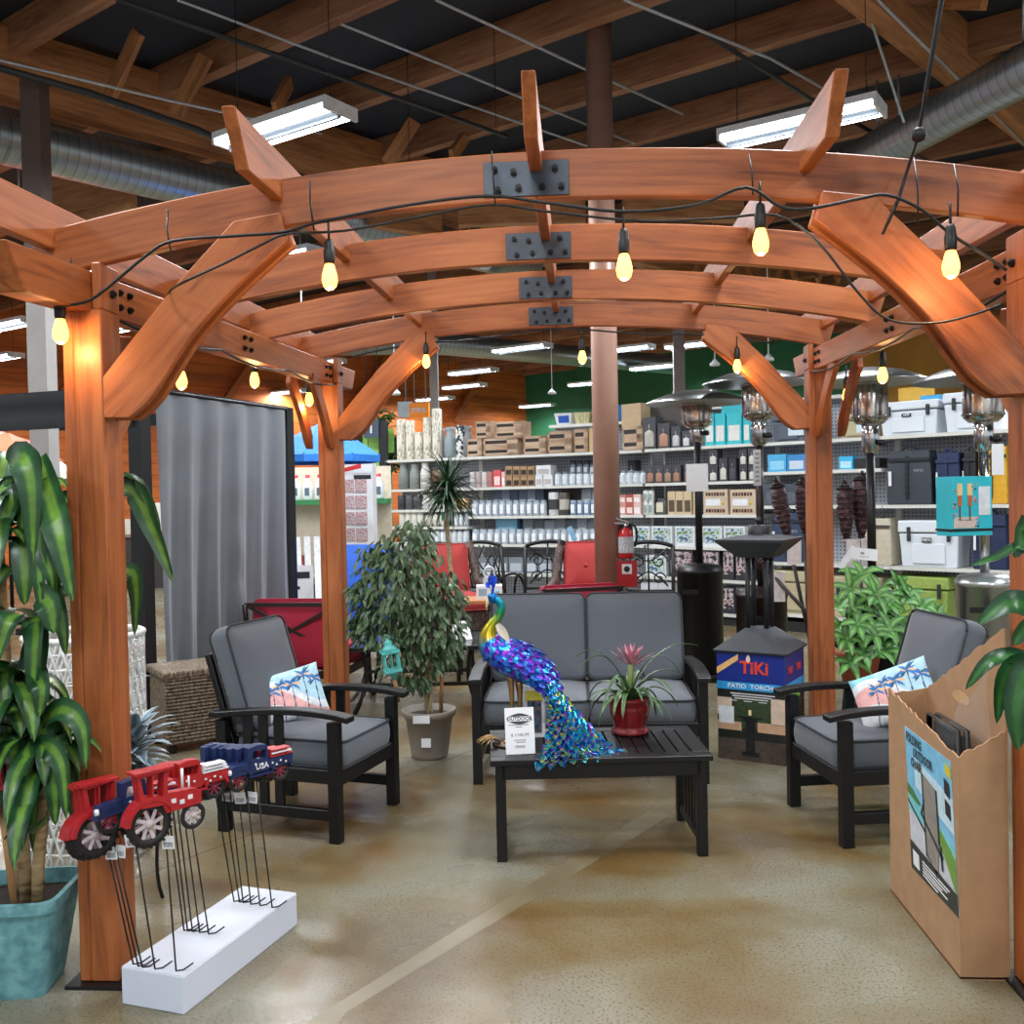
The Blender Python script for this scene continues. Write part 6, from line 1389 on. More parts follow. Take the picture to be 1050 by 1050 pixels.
# ---------- run B ----------
item('dark_lantern', 'black wire lantern just past the brown column on the second shelf', 'lantern', 'B', 1.69, 634, 642, 472, candle_box('#3c3d42', '#b9bcc0'), None, .2)
row('glass_votive', 'silver glass votive past the brown column on the second shelf', 'votive', 'B', 1.69, 633, 660, 4, 483, jar(None, '#d9dde1', '#7d858c'), 'silver votives')
row('candle_carton', 'charcoal carton with a copper candle picture on the second shelf', 'box', 'B', 1.69, 661, 697, 4, 477, [candle_box('#45454b', '#a97a62'), candle_box('#45454b', '#b08068'), candle_box('#3f3f45', '#a88a70')], 'copper candle cartons')
item('candle_carton', 'charcoal carton with a wide copper candle picture at the white card', 'box', 'B', 1.69, 700, 711, 474, candle_box('#45454b', '#b98468'), 'copper candle cartons')
for i, (a, b, y, zo, l) in enumerate(((725.5, 735, 478, 0, 'lower charcoal candle carton just past the white card'), (725.5, 735, 461, 1, 'upper charcoal candle carton just past the white card'), (736, 745, 470, 0, 'charcoal carton with an ivory candle picture'), (746, 754, 470, 0, 'plain black candle carton with a pale mark'), (757, 765, 477, 0, 'lower carton of the stacked ivory candle pair'), (766, 774, 477, 0, 'lower outer carton of the stacked ivory candles at the heater pole'), (757, 765, 461, 1, 'upper carton of the stacked ivory candle pair'), (766, 774, 460, 1, 'upper outer carton of the stacked ivory candles at the heater pole'))):
    o, an, w_, dep, yb = frame_at('B', a, b, 1.69); item('candle_carton', l+' on the second shelf', 'box', 'B', 1.69, a, b, y, candle_box('#3d3d44' if i != 3 else '#2c2c33', '#d5d2c8' if i != 3 else '#4a4a50'), 'ivory candle cartons', .03, hgt(yb, 477.3, dep) if zo else 0)
for k in (0, 1):
    o, an, w_, dep, yb = frame_at('B', 633, 643, 1.30); row('blush_candle_box', 'blush and red candle box, %s layer past the column' % ('lower', 'upper')[k], 'box', 'B', 1.30, 633, 656, 3, (516, 507)[k], [carton('#c98f86', '#f0dedb'), carton('#b3584c', '#eed6cf'), carton('#e0bdb6', '#f4ebe8')], 'blush candle boxes', .03, 0 if k == 0 else hgt(yb, 516, dep))
    row('white_jar', 'white labelled jar, %s layer beside the blush boxes' % ('lower', 'upper')[k], 'jar', 'B', 1.30, 657, 668, 2, (514, 503)[k], jar('#d9dbd6', '#8fa39a', '#cfd3d2'), 'white stacked jars', .03, 0 if k == 0 else hgt(yb, 514.3, dep))
item('wide_jar', 'wide dark jar with a cream label on the third shelf', 'jar', 'B', 1.30, 669, 682, 511, jar('#575a55', '#d9d2b8', '#35383a'))
row('kraft_bottle_box', 'tall kraft bottle box with black line art', 'box', 'B', 1.30, 683.5, 708, 3, 504, carton('#cdb894', '#5a4a3a'), 'kraft bottle boxes')
item('kraft_bottle_box', 'single tall kraft box half behind the heater pole', 'box', 'B', 1.30, 709.5, 714, 504, carton('#c4ae8a'), 'kraft bottle boxes')
def giftset(t, w, h):
    MB().box((0, 0, 0), (w, .2, h)).build('carton', gm('#cbb89e'), t)
    m = MB(); m.box((w*.1, -.002, h*.36), (w*.7, 0, h*.62)); m.build('label_panel', gm('#e9e9ee'), t)
    m = MB()
    for z in (.08, .74):
        for k in range(7): m.box((w*(.1+.115*k), -.002, h*z), (w*(.19+.115*k), 0, h*(z+.14)), k % 3)
    m.build('bottle_tops', [gm('#5a3426'), gm('#2b2326'), gm('#7d4a32')], t)
    m = MB(); m.lathe([(w*.06, 0), (w*.06, .002)], (0, 0, 0), 12, M=Matrix.Translation((w*.82, 0, h*.45)) @ Matrix.Rotation(PI/2, 4, 'X')); m.build('seal', gm('#d9b24a'), t)
for i, (a, b) in enumerate(((720, 746.5), (747.5, 775))): item('gift_set', 'tan gift set carton with rows of bottle tops, %s' % ('beside the black heater pole', 'beside the bronze heater pole')[i], 'box', 'B', 1.30, a, b, 502, giftset, 'tan gift sets')
for i, (a, b) in enumerate(((648, 665.5), (667, 689), (691, 712), (718, 740), (741, 764))): item('snow_scene_box', 'white box with a snowy picture on the fourth shelf, %s from the extinguisher' % ORD[i], 'box', 'B', .915, a, b, 540, pictbox('#e3e6ea', PICT), 'snow scene boxes')
item('snow_scene_box', 'white box with a snowy picture alone on the fifth shelf', 'box', 'B', .535, 661, 683, 570, pictbox('#e3e6ea', PICT), 'snow scene boxes')
for i, (a, b) in enumerate(((685, 711), (717, 738), (740, 752), (753, 768))): item('dark_scene_box', 'charcoal box with a red-white picture on the fifth shelf, %s from the extinguisher' % ORD[i], 'box', 'B', .535, a, b, 564, pictbox('#33343d', PICT2), 'dark scene boxes')
row('book_pack', 'white printed pack on the bottom shelf behind the loveseat', 'packet', 'B', .14, 656, 692, 4, 598, carton('#c9ccd2', '#6f7a8c'), 'white packs on the bottom shelf')
row('dark_scene_box', 'charcoal picture box on the bottom shelf behind the heaters', 'box', 'B', .14, 738, 768, 2, 602, pictbox('#2c2d34', PICT2), 'dark scene boxes below')
# ---------- run C: coolers and bags ----------
CW, CT_, CN = mat('cooler_white', '#dfe6ee', .45, 0, .02, 4), mat('cooler_tan', '#b9ae8d', .5, 0, .03, 4), mat('cooler_charcoal', '#565e6b', .5, 0, .04, 4)
def cooler(cm, badge=True, latch=True, lblp=None, brand=True):
    def f(t, w, h):
        d = min(.36, w*.65); lidh = h*.26
        m = MB(); k = .02; m.add([(k, k, 0), (w-k, k, 0), (w-k, d-k, 0), (k, d-k, 0), (0, 0, h-lidh-.012), (w, 0, h-lidh-.012), (w, d, h-lidh-.012), (0, d, h-lidh-.012)], [(0, 3, 2, 1), (4, 5, 6, 7), (0, 1, 5, 4), (1, 2, 6, 5), (2, 3, 7, 6), (3, 0, 4, 7)]); m.build('body', cm, t, .012, 3)
        m = MB(); m.box((-.012, -.012, h-lidh), (w+.012, d+.012, h)); m.build('lid', cm, t, .018, 3)
        m = MB(); m.box((w*.22, -.006, h*.08), (w*.78, .006, h*.5)); m.build('moulded_panel', cm, t, .006, 2)
        if latch:
            for x in (.15, .82): m = MB(); m.box((w*x, -.03, h*.55), (w*x+.035, -.006, h*.86)); m.build('latch', mat('rubber_latch', '#2c2f33', .6), t, .006)
        if badge:
            m = MB(); m.box((w*.40, -.014, h*.53), (w*.56, -.005, h*.63)); b = m.build('badge', INK, t)
            text('lettering', 'YETI', h*.075, WHITE, t, Matrix.Translation((w*.48, -.0152, h*.58)) @ Euler((PI/2, 0, 0)).to_matrix().to_4x4(), .0006, 1.3, bold=.0012)
        if lblp: m = MB(); m.box((w*.52, -.012, h*.2), (w*.98, -.004, h*.6)); m.build('spec_label', gm('#cfe0e6'), t)
    return f
item('cooler', 'charcoal cooler with a pale spec label on the top shelf beside the cedar post', 'cooler', 'B', 2.11, 790, 826, 424, cooler(CN, False, False, True))
item('cooler', 'tan cooler with a pale spec label between cedar post and slim heater', 'cooler', 'B', 2.11, 858, 898, 424, cooler(CT_, False, False, True))
item('cooler', 'long white cooler with square grey latches on the top shelf', 'cooler', 'B', 2.11, 901, 964, 411, cooler(CW))
item('cooler', 'tall white cooler with a black T latch on the top shelf by the stainless hat', 'cooler', 'B', 2.11, 967, 1032, 401, cooler(CW, False, True))
row('sky_blue_box', 'sky blue soft lunch cooler before the cedar post', 'lunch box', 'B', 1.78, 786, 826, 2, 466, [carton('#4aa9d8', '#8fd0ee'), carton('#3a86c2', '#c9d6e2')], 'sky blue lunch coolers', end='counted from the heater pole')
item('sky_blue_box', 'small cyan box on the shelf between cedar post and slim heater', 'box', 'B', 1.78, 859, 874, 468, carton('#39b2e0', '#b9e6f6'))
item('black_pouch', 'black pouch lying beside the small cyan box', 'pouch', 'B', 1.78, 875, 902, 470, carton('#1f2023'))
row('folded_tote', 'folded slate tote stacked on the shelf behind the tipped torch', 'tote', 'B', 1.40, 782, 826, 2, 496, [carton('#4b525d', '#5d6570'), carton('#424955', '#565e69')], 'folded slate totes', end='counted from the heater pole')
def softbag(c1, c2, brand=False):
    def f(t, w, h):
        d = .24; m = MB(); N = 10; pts = []
        for (z, k, dd) in ((0, .02, 0), (.04, 0, 0), (.55, .0, .0), (.78, .03, .03), (.92, .05, .08), (1., .06, .10)):
            pts.append([(w*k, d*dd, h*z), (w-w*k, d*dd, h*z), (w-w*k, d-d*dd, h*z), (w*k, d-d*dd, h*z)])
        vs = [p for q in pts for p in q]; fs = [(i*4+j, i*4+(j+1) % 4, i*4+4+(j+1) % 4, i*4+4+j) for i in range(5) for j in range(4)]+[(3, 2, 1, 0), (20, 21, 22, 23)]
        m.add(vs, fs); m.build('body', gm(c1, .7), t, .012, 2)
        m = MB(); m.box((w*.03, -.012, h*.80), (w*.97, .0, h*.86)); m.box((w*.44, -.014, h*.1), (w*.5, .0, h*.9)); m.build('webbing', gm(c2, .8), t)
        m = MB()
        for k in range(5): m.box((w*.42, -.02, h*(.2+.12*k)), (w*.52, -.01, h*(.23+.12*k)))
        m.build('daisy_chain', gm(c2, .8), t)
        m = MB(); m.tube(bez((w*.3, d*.3, h*.97), (w*.32, d*.2, h*1.12), (w*.68, d*.2, h*1.12), (w*.7, d*.3, h*.97), 8), .012, 6); m.build('handle', gm(c2, .8), t)
        m = MB(); m.box((w*.06, -.02, h*.35), (w*.13, -.014, h*.62)); m.build('hang_tag', WHITE, t)
        if brand: text('lettering', 'YETI', h*.07, gm('#8d949c'), t, Matrix.Translation((w*.72, -.004, h*.62)) @ Euler((PI/2, 0, 0)).to_matrix().to_4x4(), .001, 1.3, bold=.001)
    return f
item('cooler_backpack', 'charcoal soft cooler backpack on the middle shelf behind the slim heater', 'bag', 'B', 1.40, 908, 957, 462, softbag('#3a4048', '#23272c', True))
item('cooler_bag', 'navy soft cooler bag next to the charcoal backpack', 'bag', 'B', 1.40, 958, 985, 464, softbag('#1f2d52', '#2b3a5e'))
item('cooler_bag', 'black soft cooler bag beside the navy one', 'bag', 'B', 1.40, 986, 1001, 462, softbag('#1c1d21', '#303238'))
item('cooler_bag', 'yellow duffel cooler behind the stainless heater pole', 'bag', 'B', 1.40, 1002, 1034, 458, softbag('#d9a42a', '#2b2620'))
item('cooler_bag', 'navy lunch tote on the shelf behind the leaning torch', 'bag', 'B', .77, 790, 824, 526, softbag('#2f3d57', '#222c40', True))
item('cooler_bag', 'cream carry tote on the shelf beside the upright torches', 'bag', 'B', .77, 880, 915, 532, softbag('#c6bda8', '#4a4740'))
item('cooler', 'white cooler with a black front badge behind the money tree', 'cooler', 'B', .77, 921, 986, 534, cooler(CW))
item('cooler_bag', 'dark navy tote behind the stainless heater on the lower shelf', 'bag', 'B', .77, 996, 1034, 528, softbag('#1d2a4d', '#2c3a60'))
item('cooler', 'tan cooler on the floor shelf beside the bronze heater', 'cooler', 'B', .20, 789, 838, 586, cooler(CT_, False, False))
item('cooler', 'tan cooler on the floor shelf behind the money tree', 'cooler', 'B', .20, 850, 905, 592, cooler(CT_, False, True))
item('cooler', 'lime green cooler on the floor shelf behind the money tree', 'cooler', 'B', .20, 915, 975, 592, cooler(mat('cooler_lime', '#9db45a', .5), False, True))
item('small_carton', 'flat sky box lying on the tall white coolers', 'carton', 'B', 2.11, 940, 962, 405, carton('#3f9ccc'), None, .1, .34)
item('yellow_carton', 'yellow carton behind the tan cooler on the top shelf', 'carton', 'B', 2.11, 905, 937, 396, carton('#d4a53a'), None, .40)
# aisle number sign
SG = SA0+dA*(-.10)+V((0, 0, 0))
t = thing('aisle_sign', 'dark aisle end sign with a white number 1 at the birch vases', 'sign', SG, math.atan2(dA.y, dA.x)); zt_ = D(400, 431, 13.9).z
MB().box((.0, .0, 1.98), (.14, .04, zt_)).build('end_board', mat('sign_black', '#141518', .5), t); MB().box((-.24, -.02, zt_-.24), (.02, .0, zt_+.02)).build('number_plate', mat('sign_slate', '#3d4c5c', .5), t)
text('lettering', '1', .2, WHITE, t, Matrix.Translation((-.11, -.022, zt_-.11)) @ Euler((PI/2, 0, 0)).to_matrix().to_4x4(), .001, 1., bold=.004)
# ================= curtained gazebo beyond the pergola =================
GZ = thing('gazebo', 'black gazebo frame hung with a grey curtain beyond the front post', 'gazebo', cam2(-2.45, 6.45))
GO = GZ.location.copy(); N1 = cam2(-2.45, 6.45); F1 = cam2(-1.87, 8.12); du_ = (F1-N1).normalized(); lf_ = V((-du_.y, du_.x, 0)); L1, L2 = N1+lf_*2.6, F1+lf_*2.6
def gz(mb, name, m, par=None): mb.v = [tuple(V(p)-GO) for p in mb.v]; return mb.build(name, m, par or GZ)
GBK = mat('gazebo_black', '#18191c', .5, .2, .1, 20)
for p in (N1, F1, L1, L2):
    m = MB(); Mf = frame(p, du_); m.box((-.05, -.05, 0), (.05, .05, 2.34), 0, Mf); m.box((-.09, -.09, 0), (.09, .09, .015), 0, Mf); gz(m, 'post', GBK)
for a, b in ((N1, F1), (N1, L1), (F1, L2), (L1, L2)):
    m = MB(); m.bar(a+V((0, 0, 2.30)), b+V((0, 0, 2.30)), .06, .1); gz(m, 'top_beam', GBK)
m = MB(); 
def val(u, v): p = N1.lerp(L1, u)+V((0, 0, 2.34-.25*v))-du_*(.06+.012*math.sin(v*9)); return p
m.grid(val, 12, 6); gz(m, 'valance', mat('black_canopy_cloth', '#1c1d20', .85, 0, .1, 20))
m = MB(); m.bar(N1+lf_*.0+V((0, 0, 2.40)), N1+lf_*.5+V((0, 0, 2.42)), .05, .03); gz(m, 'roof_bar', GALV)
CUR = mat('grey_curtain_cloth', '#5d646c', .7, 0, .05, 9, sheen=.3)
rcu = random.Random(2)
def cur(u, v):
    # v = 0 at the top; the lower hem is caught up towards the near end
    bot = .38+.04*u-.03*math.sin(PI*u)
    top = 2.31; z = top+(bot-top)*v
    f = .022*math.sin(u*34+1.5*math.sin(v*2.2))*(.3+v)+.02*math.sin(u*13+.8*v)*v+.03*math.exp(-((u-.56)/.05)**2)*v*v*math.sin(v*26)*.6+.006*math.sin(u*90+v*6)*v
    return N1.lerp(F1, .055+.89*u)+V((0, 0, z))-lf_*(f+.055)
m = MB(); m.grid(cur, 110, 60); c_o = gz(m, 'curtain', CUR)
m = MB(); m.tube([N1.lerp(F1, .03)+V((0, 0, 2.325))-lf_*.05, F1.lerp(N1, .03)+V((0, 0, 2.325))-lf_*.05], .012, 8); gz(m, 'curtain_rail', GBK)
m = MB(); m.tube([N1+V((0, 0, .45))-lf_*.06-du_*.05+V((.06*math.cos(i), .06*math.sin(i), 0)) for i in [0, 1, 2, 3, 4, 5, 6, 6.28]], .008, 5); gz(m, 'tie_band', GALV)
# brown wicker seat under the curtain
WB_ = rampmat('brown_wicker', [(.35, '#3d3229'), (.5, '#6d5e4d'), (.65, '#8d7c68')], 30, .7, stretch=(2.4, 2.4, 1), bump=1.2)
def wick(name, base, a, label, w, d, h):
    t = thing(name, label, 'wicker seat', base, a); m = MB(); m.box((0, 0, .05), (w, d, h-.03)); m.build('base', WB_, t, .02, 2)
    m = MB(); m.box((-.02, -.02, h-.05), (w+.02, d+.02, h)); m.build('rim', WB_, t, .015, 2)
    m = MB()
    for k in range(int(h/.022)-3):
        z = .07+k*.022; m.tube([(0, -.004, z), (w, -.004, z)], .009, 5); m.tube([(w+.004, 0, z), (w+.004, d, z)], .009, 5)
    m.build('weave', WB_, t)
    for x in (.04, w-.04):
        for y in (.04, d-.04): MB().cbox((x, y, .025), (.05, .05, .05)).build('leg', BLACKM, t)
wick('wicker_ottoman', cam2(-2.18, 6.05), math.radians(38), 'brown woven wicker seat tucked under the grey curtain', .45, .4, .52)
# ================= crimson cushioned lounge chairs =================
CXM = mat('dark_brown_frame', '#2a1c1c', .4, .3)
def lounge(t, W=.70):
    """facing +y, back towards the viewer"""
    m = MB()
    for s in (-1, 1): m.tube(bez((s*W/2, 0, .95*.86), (s*W/2, .08, .5), (s*W/2, .06, .3), (s*W/2, -.10, 0), 8), .02, 8)
    m.build('rear_legs', CXM, t)
    for s in (-1, 1):
        MB().tube(bez((s*W/2, .72, .58), (s*W/2, .74, .35), (s*W/2, .68, .2), (s*W/2, .84, 0), 8), .02, 8).build('leg', CXM, t)
        MB().tube(bez((s*W/2, .04, .62), (s*W/2, .3, .68), (s*W/2, .6, .64), (s*W/2, .74, .56), 8), .022, 8).build('armrest', CXM, t)
        MB().tube(bez((s*W/2, -.04, .2), (s*W/2, .2, .0), (s*W/2, .5, .02), (s*W/2, .74, .3), 10), .014, 6).build('curved_brace', mat('brace_grey_metal', '#6b6a69', .35, .5), t)  # curved brace in a paler grey metal than the frame
    m = MB(); zt, zb = .815, .44
    def bk(x, z): return V((x, .02-.0*(z-.4)+.06*(.8-z), z))
    m.bar(bk(-W/2, zt), bk(W/2, zt), .03, .03); m.bar(bk(-W/2, zb), bk(W/2, zb), .03, .03)
    m.bar(bk(-W/2, zt), bk(W/2, zb), .022, .022, (0, 1, 0)); m.bar(bk(-W/2, zb), bk(W/2, zt), .022, .022, (0, 1, 0)); m.build('cross_back', CXM, t)
    m = MB(); m.bar((-W/2, .05, .3), (W/2, .05, .3), .03, .05); m.bar((-W/2, .72, .3), (W/2, .72, .3), .03, .05); m.bar((-W/2, .05, .3), (-W/2, .72, .3), .03, .05); m.bar((W/2, .05, .3), (W/2, .72, .3), .03, .05); m.build('seat_frame', CXM, t)
    put_cushion('seat_cushion', t, W-.06, .66, .15, T(0, .42, .405), CRIMSON, .02)
    put_cushion('back_cushion', t, W-.06, .48, .13, T(0, .12, .60, PI/2-.16), CRIMSON, .03)
    m = MB(); m.tube(bez((-W/2, 0, .5), (-W/2-.06, -.03, .52), (-W/2-.06, -.03, .46), (-W/2-.02, -.02, .44), 6), .006, 5); m.build('cushion_tie', CRIMSON, t)
c1 = thing('lounge_chair', 'crimson cushioned lounge chair with a crossed metal back beside the grey curtain', 'chair', cam2(-1.62, 7.05), math.radians(3.9-9), 'crimson lounge chairs'); lounge(c1)
dup(c1, cam2(.56, 7.75), math.radians(3.9+14), 'crimson cushioned lounge chair seen just over the loveseat by the brown column', 'crimson lounge chairs')
# ================= wicker armchairs with brick red cushions =================
WBR = rampmat('dark_wicker', [(.35, '#241a18'), (.5, '#4a3833'), (.65, '#6b554d')], 34, .6, stretch=(2, 2, 1), bump=1.)
def wchair(t, W=.68):
    """facing -y"""
    m = MB(); m.box((-W/2+.05, -.3, .12), (W/2-.05, .3, .42)); m.build('base', WBR, t, .02, 2)
    for s in (-1, 1):
        m = MB(); m.tube(bez((s*(W/2-.02), -.34, .10), (s*(W/2), -.38, .4), (s*(W/2-.01), -.36, .66), (s*(W/2-.02), .1, .66), 8)+bez((s*(W/2-.02), .1, .66), (s*(W/2-.01), .2, .68), (s*(W/2-.02), .22, .85), (s*(W/2-.04), .34, 1.08), 8)[1:], [.05]*17, 10); m.build('rolled_arm', WBR, t)
        for y in (-.28, .3): MB().tube([(s*(W/2-.06), y, 0), (s*(W/2-.06), y, .14)], .02, 8).build('leg', WBR, t)
    m = MB(); m.bar((-W/2+.08, .30, .4), (-W/2+.08, .40, 1.06), .04, .04, (0, 1, 0)); m.prism([V((-W/2+.06, .33, .42)), V((W/2-.06, .33, .42)), V((W/2-.08, .42, 1.06)), V((.0, .43, 1.1)), V((-W/2+.08, .42, 1.06))], (0, .03, 0)); m.build('back', WBR, t)
    put_cushion('seat_cushion', t, W-.14, .6, .14, T(0, -.03, .50), REDFAB, .04)
    put_cushion('back_cushion', t, W-.22, .50, .15, T(0, .24, .82, PI/2-.2), REDFAB, .05)
    m = MB(); m.tube([(0, .105, .84), (0, .13, .845)], .02, 8); m.build('tuft_button', REDFAB, t)
w1 = thing('wicker_armchair', 'dark wicker armchair with brick red cushions behind the weeping ficus', 'armchair', cam2(-.62, 10.0), math.radians(3.9+22), 'wicker armchairs'); wchair(w1)
dup(w1, cam2(.72, 9.9), math.radians(3.9-14), 'dark wicker armchair with brick red cushions half behind the brown column', 'wicker armchairs')
# black ornamental metal chairs
def ochair(t, lattice):
    m = MB(); W = .5
    for s in (-1, 1): m.tube([(s*W/2, .0, 0), (s*W/2, .02, .45), (s*W/2*1.02, .1, 1.02)], .02, 8)
    m.tube(bez((-W/2, .1, 1.02), (-W/4, .11, 1.08), (W/4, .11, 1.08), (W/2, .1, 1.02), 8), .022, 8); m.tube([(-W/2, .03, .55), (W/2, .03, .55)], .014, 6); m.build('back_frame', BLACKM, t)
    m = MB()
    if lattice:
        for k in range(-3, 5):
            for s in (-1, 1):
                x0, x1 = k*.12-.1*s, k*.12+.1*s+.0; a = V((max(-W/2, min(W/2, x0*1.2)), .04, .56)); b = V((max(-W/2, min(W/2, x1*1.2+.06*s)), .1, 1.03)); m.tube([a, b], .009, 5)
    else:
        for s in (-1, 1):
            for cz, r in ((.68, .07), (.86, .085)):
                m.tube([(s*.11+r*(1-i/26)*math.cos(i*.42)*s, .06, cz+r*(1-i/26)*math.sin(i*.42)) for i in range(22)], .009, 5)
        m.tube([(0, .04, .56), (0, .1, 1.05)], .01, 5); m.tube(bez((-.2, .05, .6), (0, .06, .8), (0, .06, .8), (.2, .05, .6), 8), .009, 5); m.tube(bez((-.2, .09, 1.0), (0, .08, .82), (0, .08, .82), (.2, .09, 1.0), 8), .009, 5)
    m.build('back_pattern', BLACKM, t)
    m = MB(); m.box((-W/2, -.45, .42), (W/2, 0, .45)); m.build('seat', BLACKM, t, .01)
    for s in (-1, 1): MB().tube([(s*W/2, -.42, 0), (s*W/2, -.43, .43)], .02, 8).build('leg', BLACKM, t)
    for s in (-1, 1): MB().tube(bez((s*W/2, .04, .68), (s*W/2, -.2, .72), (s*W/2, -.4, .7), (s*W/2, -.43, .43), 8), .014, 6).build('armrest', BLACKM, t)
t = thing('metal_chair', 'black metal chair with a lattice back beside the wicker armchair at the ficus', 'chair', cam2(-.30, 10.95), math.radians(3.9+150)); ochair(t, True)
t = thing('metal_chair', 'black metal chair with scrolled back beside the wicker armchair at the column', 'chair', cam2(.36, 10.8), math.radians(3.9+195)); ochair(t, False)
t = thing('metal_chair', 'black metal chair behind the loveseat corner by the red extinguisher sign', 'chair', cam2(1.42, 10.2), math.radians(3.9+170)); ochair(t, False)
tb2 = thing('side_table', 'small wood-topped table between the red cushioned wicker armchairs', 'table', cam2(-.22, 8.45), math.radians(4)); zt2 = D(505, 614, 8.4).z
m = MB(); m.box((-.3, -.22, zt2-.025), (.3, .22, zt2)); m.build('top', wood('table_wood', '#8a5530', '#b9794a', '#c98d5c', .5, 1, False), tb2)
for sx in (-1, 1):
    for sy in (-1, 1): MB().cbox((sx*.26, sy*.18, (zt2-.025)/2), (.035, .035, zt2-.025)).build('leg', BLACKM, tb2)
t = thing('white_carton', 'white printed carton with a ring handle standing on the wood-topped side table', 'carton', cam2(-.21, 8.42)+V((0, 0, zt2+.001)), math.radians(4)); MB().box((-.11, -.08, 0), (.11, .08, .115)).build('carton', WHITE, t)
m = MB(); m.cbox((0, 0, .15), (.10, .05, .07)); m.tube([(.045*math.cos(i*PI/8), 0, .225+.045*math.sin(i*PI/8)) for i in range(17)], .012, 6); m.build('ring_handle', mat('grey_plastic', '#c3c6ca', .5), t)
m = MB(); m.box((-.09, -.082, .03), (-.02, -.08, .09)); m.tube([(.06, -.081, .06), (.06, -.08, .06)], .03, 12); m.build('print', mat('pale_blue_print', '#8fb4cf', .5), t)
# low glass table behind the ficus
gt = thing('glass_table', 'low glass-topped black table behind the weeping ficus', 'table', cam2(-.72, 7.5), math.radians(4)); m = MB(); m.box((-.45, -.4, .47), (.45, .4, .48)); m.build('glass_top', mat('smoked_glass', '#3d474b', .06, 0, .05, 5, 0, .7, 0, 0, .6), gt)
m = MB()
for (a, b) in (((-.47, -.42), (.47, -.42)), ((-.47, .42), (.47, .42)), ((-.47, -.42), (-.47, .42)), ((.47, -.42), (.47, .42))): m.bar((a[0], a[1], .475), (b[0], b[1], .475), .03, .03)
m.build('rim', BLACKM, gt)
for sx in (-1, 1):
    for sy in (-1, 1): MB().tube(bez((sx*.40, sy*.36, .46), (sx*.36, sy*.32, .3), (sx*.36, sy*.32, .2), (sx*.46, sy*.4, 0), 8), .018, 8).build('leg', BLACKM, gt)
m = MB(); m.bar((-.38, -.34, .2), (.38, -.34, .2), .025, .025); m.bar((-.38, -.34, .3), (.38, -.34, .3), .025, .025); m.build('stretcher', BLACKM, gt)
t = thing('price_card', 'white price card lying on the glass-topped table', 'sign', cam2(-.45, 7.4)+V((0, 0, .482)), .5); m = MB(); m.box((0, 0, 0), (.14, .002, .16), 0, Euler((-.6, 0, 0)).to_matrix().to_4x4()); m.build('card', WHITE, t)
# blue sling chair behind the ficus
BLU = mat('royal_blue_sling', '#1f57b8', .75, 0, .06, 30)
t = thing('sling_chair', 'royal blue sling chair behind the weeping ficus and the rear post', 'chair', cam2(-1.32, 8.5), math.radians(3.9-12))
m = MB(); m.grid(lambda u, v: ((u-.5)*.52, .35*v*v-.05+.1*(1-v), .42+.74*v), 6, 10); m.build('backrest', BLU, t); m = MB(); m.grid(lambda u, v: ((u-.5)*.52, .05-.5*v, .42+.05*v), 6, 6); m.build('seat', BLU, t)
for s in (-1, 1):
    MB().tube([(s*.27, .32, 1.18), (s*.27, .0, .42), (s*.27, -.48, .48)], .014, 8).build('frame', GALV, t); MB().tube([(s*.27, -.4, 0), (s*.27, .25, .62), (s*.27, -.35, .62)], .014, 8).build('leg', GALV, t); MB().tube([(s*.27, .28, 0), (s*.27, -.3, .5)], .014, 8).build('leg', GALV, t)
# blue umbrella, white rocker
um = thing('umbrella', 'open bright blue umbrella on a black pole behind the rear post', 'umbrella', cam2(-1.95, 10.0)); m = MB(); N = 8; R_ = .62; za, zb = D(330, 434, 10).z, D(330, 468, 10).z
vs = [(0, 0, za)]+[(R_*.55*math.cos(2*PI*i/N), R_*.55*math.sin(2*PI*i/N), za-(za-zb)*.45) for i in range(N)]+[(R_*math.cos(2*PI*i/N), R_*math.sin(2*PI*i/N), zb) for i in range(N)]+[(R_*.99*math.cos(2*PI*i/N), R_*.99*math.sin(2*PI*i/N), zb-.07) for i in range(N)]
m.add(vs, [(0, 1+i, 1+(i+1) % N) for i in range(N)]+[(1+i, 9+i, 9+(i+1) % N, 1+(i+1) % N) for i in range(N)]+[(9+i, 17+i, 17+(i+1) % N, 9+(i+1) % N) for i in range(N)]); m.build('canopy', mat('azure_canopy', '#2f7fe0', .7), um)
MB().tube([(-.0, 0, 0), (0, 0, za)], .022, 8).build('pole', BLACKM, um); MB().lathe([(0, 0), (.25, 0), (.25, .05), (.04, .08)], (0, 0, 0), 20).build('base', BLACKM, um)
for i in range(N): MB().tube([(0, 0, za-.04), (R_*math.cos(2*PI*i/N), R_*math.sin(2*PI*i/N), zb)], .006, 4).build('rib', BLACKM, um)
t = thing('rocking_chair', 'white slatted rocking chair with a price sheet behind the black gazebo post', 'chair', cam2(-2.0, 9.4), math.radians(20)); WPT = mat('white_paint', '#e3e6e8', .5)
m = MB()
for k in range(6): m.bar((-.22+.088*k, .2, .45), (-.24+.096*k, .42, 1.2), .06, .02, (0, 1, 0))
m.build('back_slats', WPT, t); m = MB(); m.box((-.28, -.3, .41), (.28, .22, .44)); m.build('seat', WPT, t)
for s in (-1, 1):
    MB().box((s*.3-.05, -.35, .62), (s*.3+.05, .25, .645)).build('armrest', WPT, t); MB().bar((s*.28, -.28, .06), (s*.28, -.28, .63), .05, .04, (0, 1, 0)).build('leg', WPT, t); MB().bar((s*.28, .2, .06), (s*.28, .22, .63), .05, .04, (0, 1, 0)).build('leg', WPT, t); MB().tube(bez((s*.28, -.45, .08), (s*.28, -.2, -.0), (s*.28, .2, -.0), (s*.28, .5, .1), 8), .02, 6).build('rocker', WPT, t)
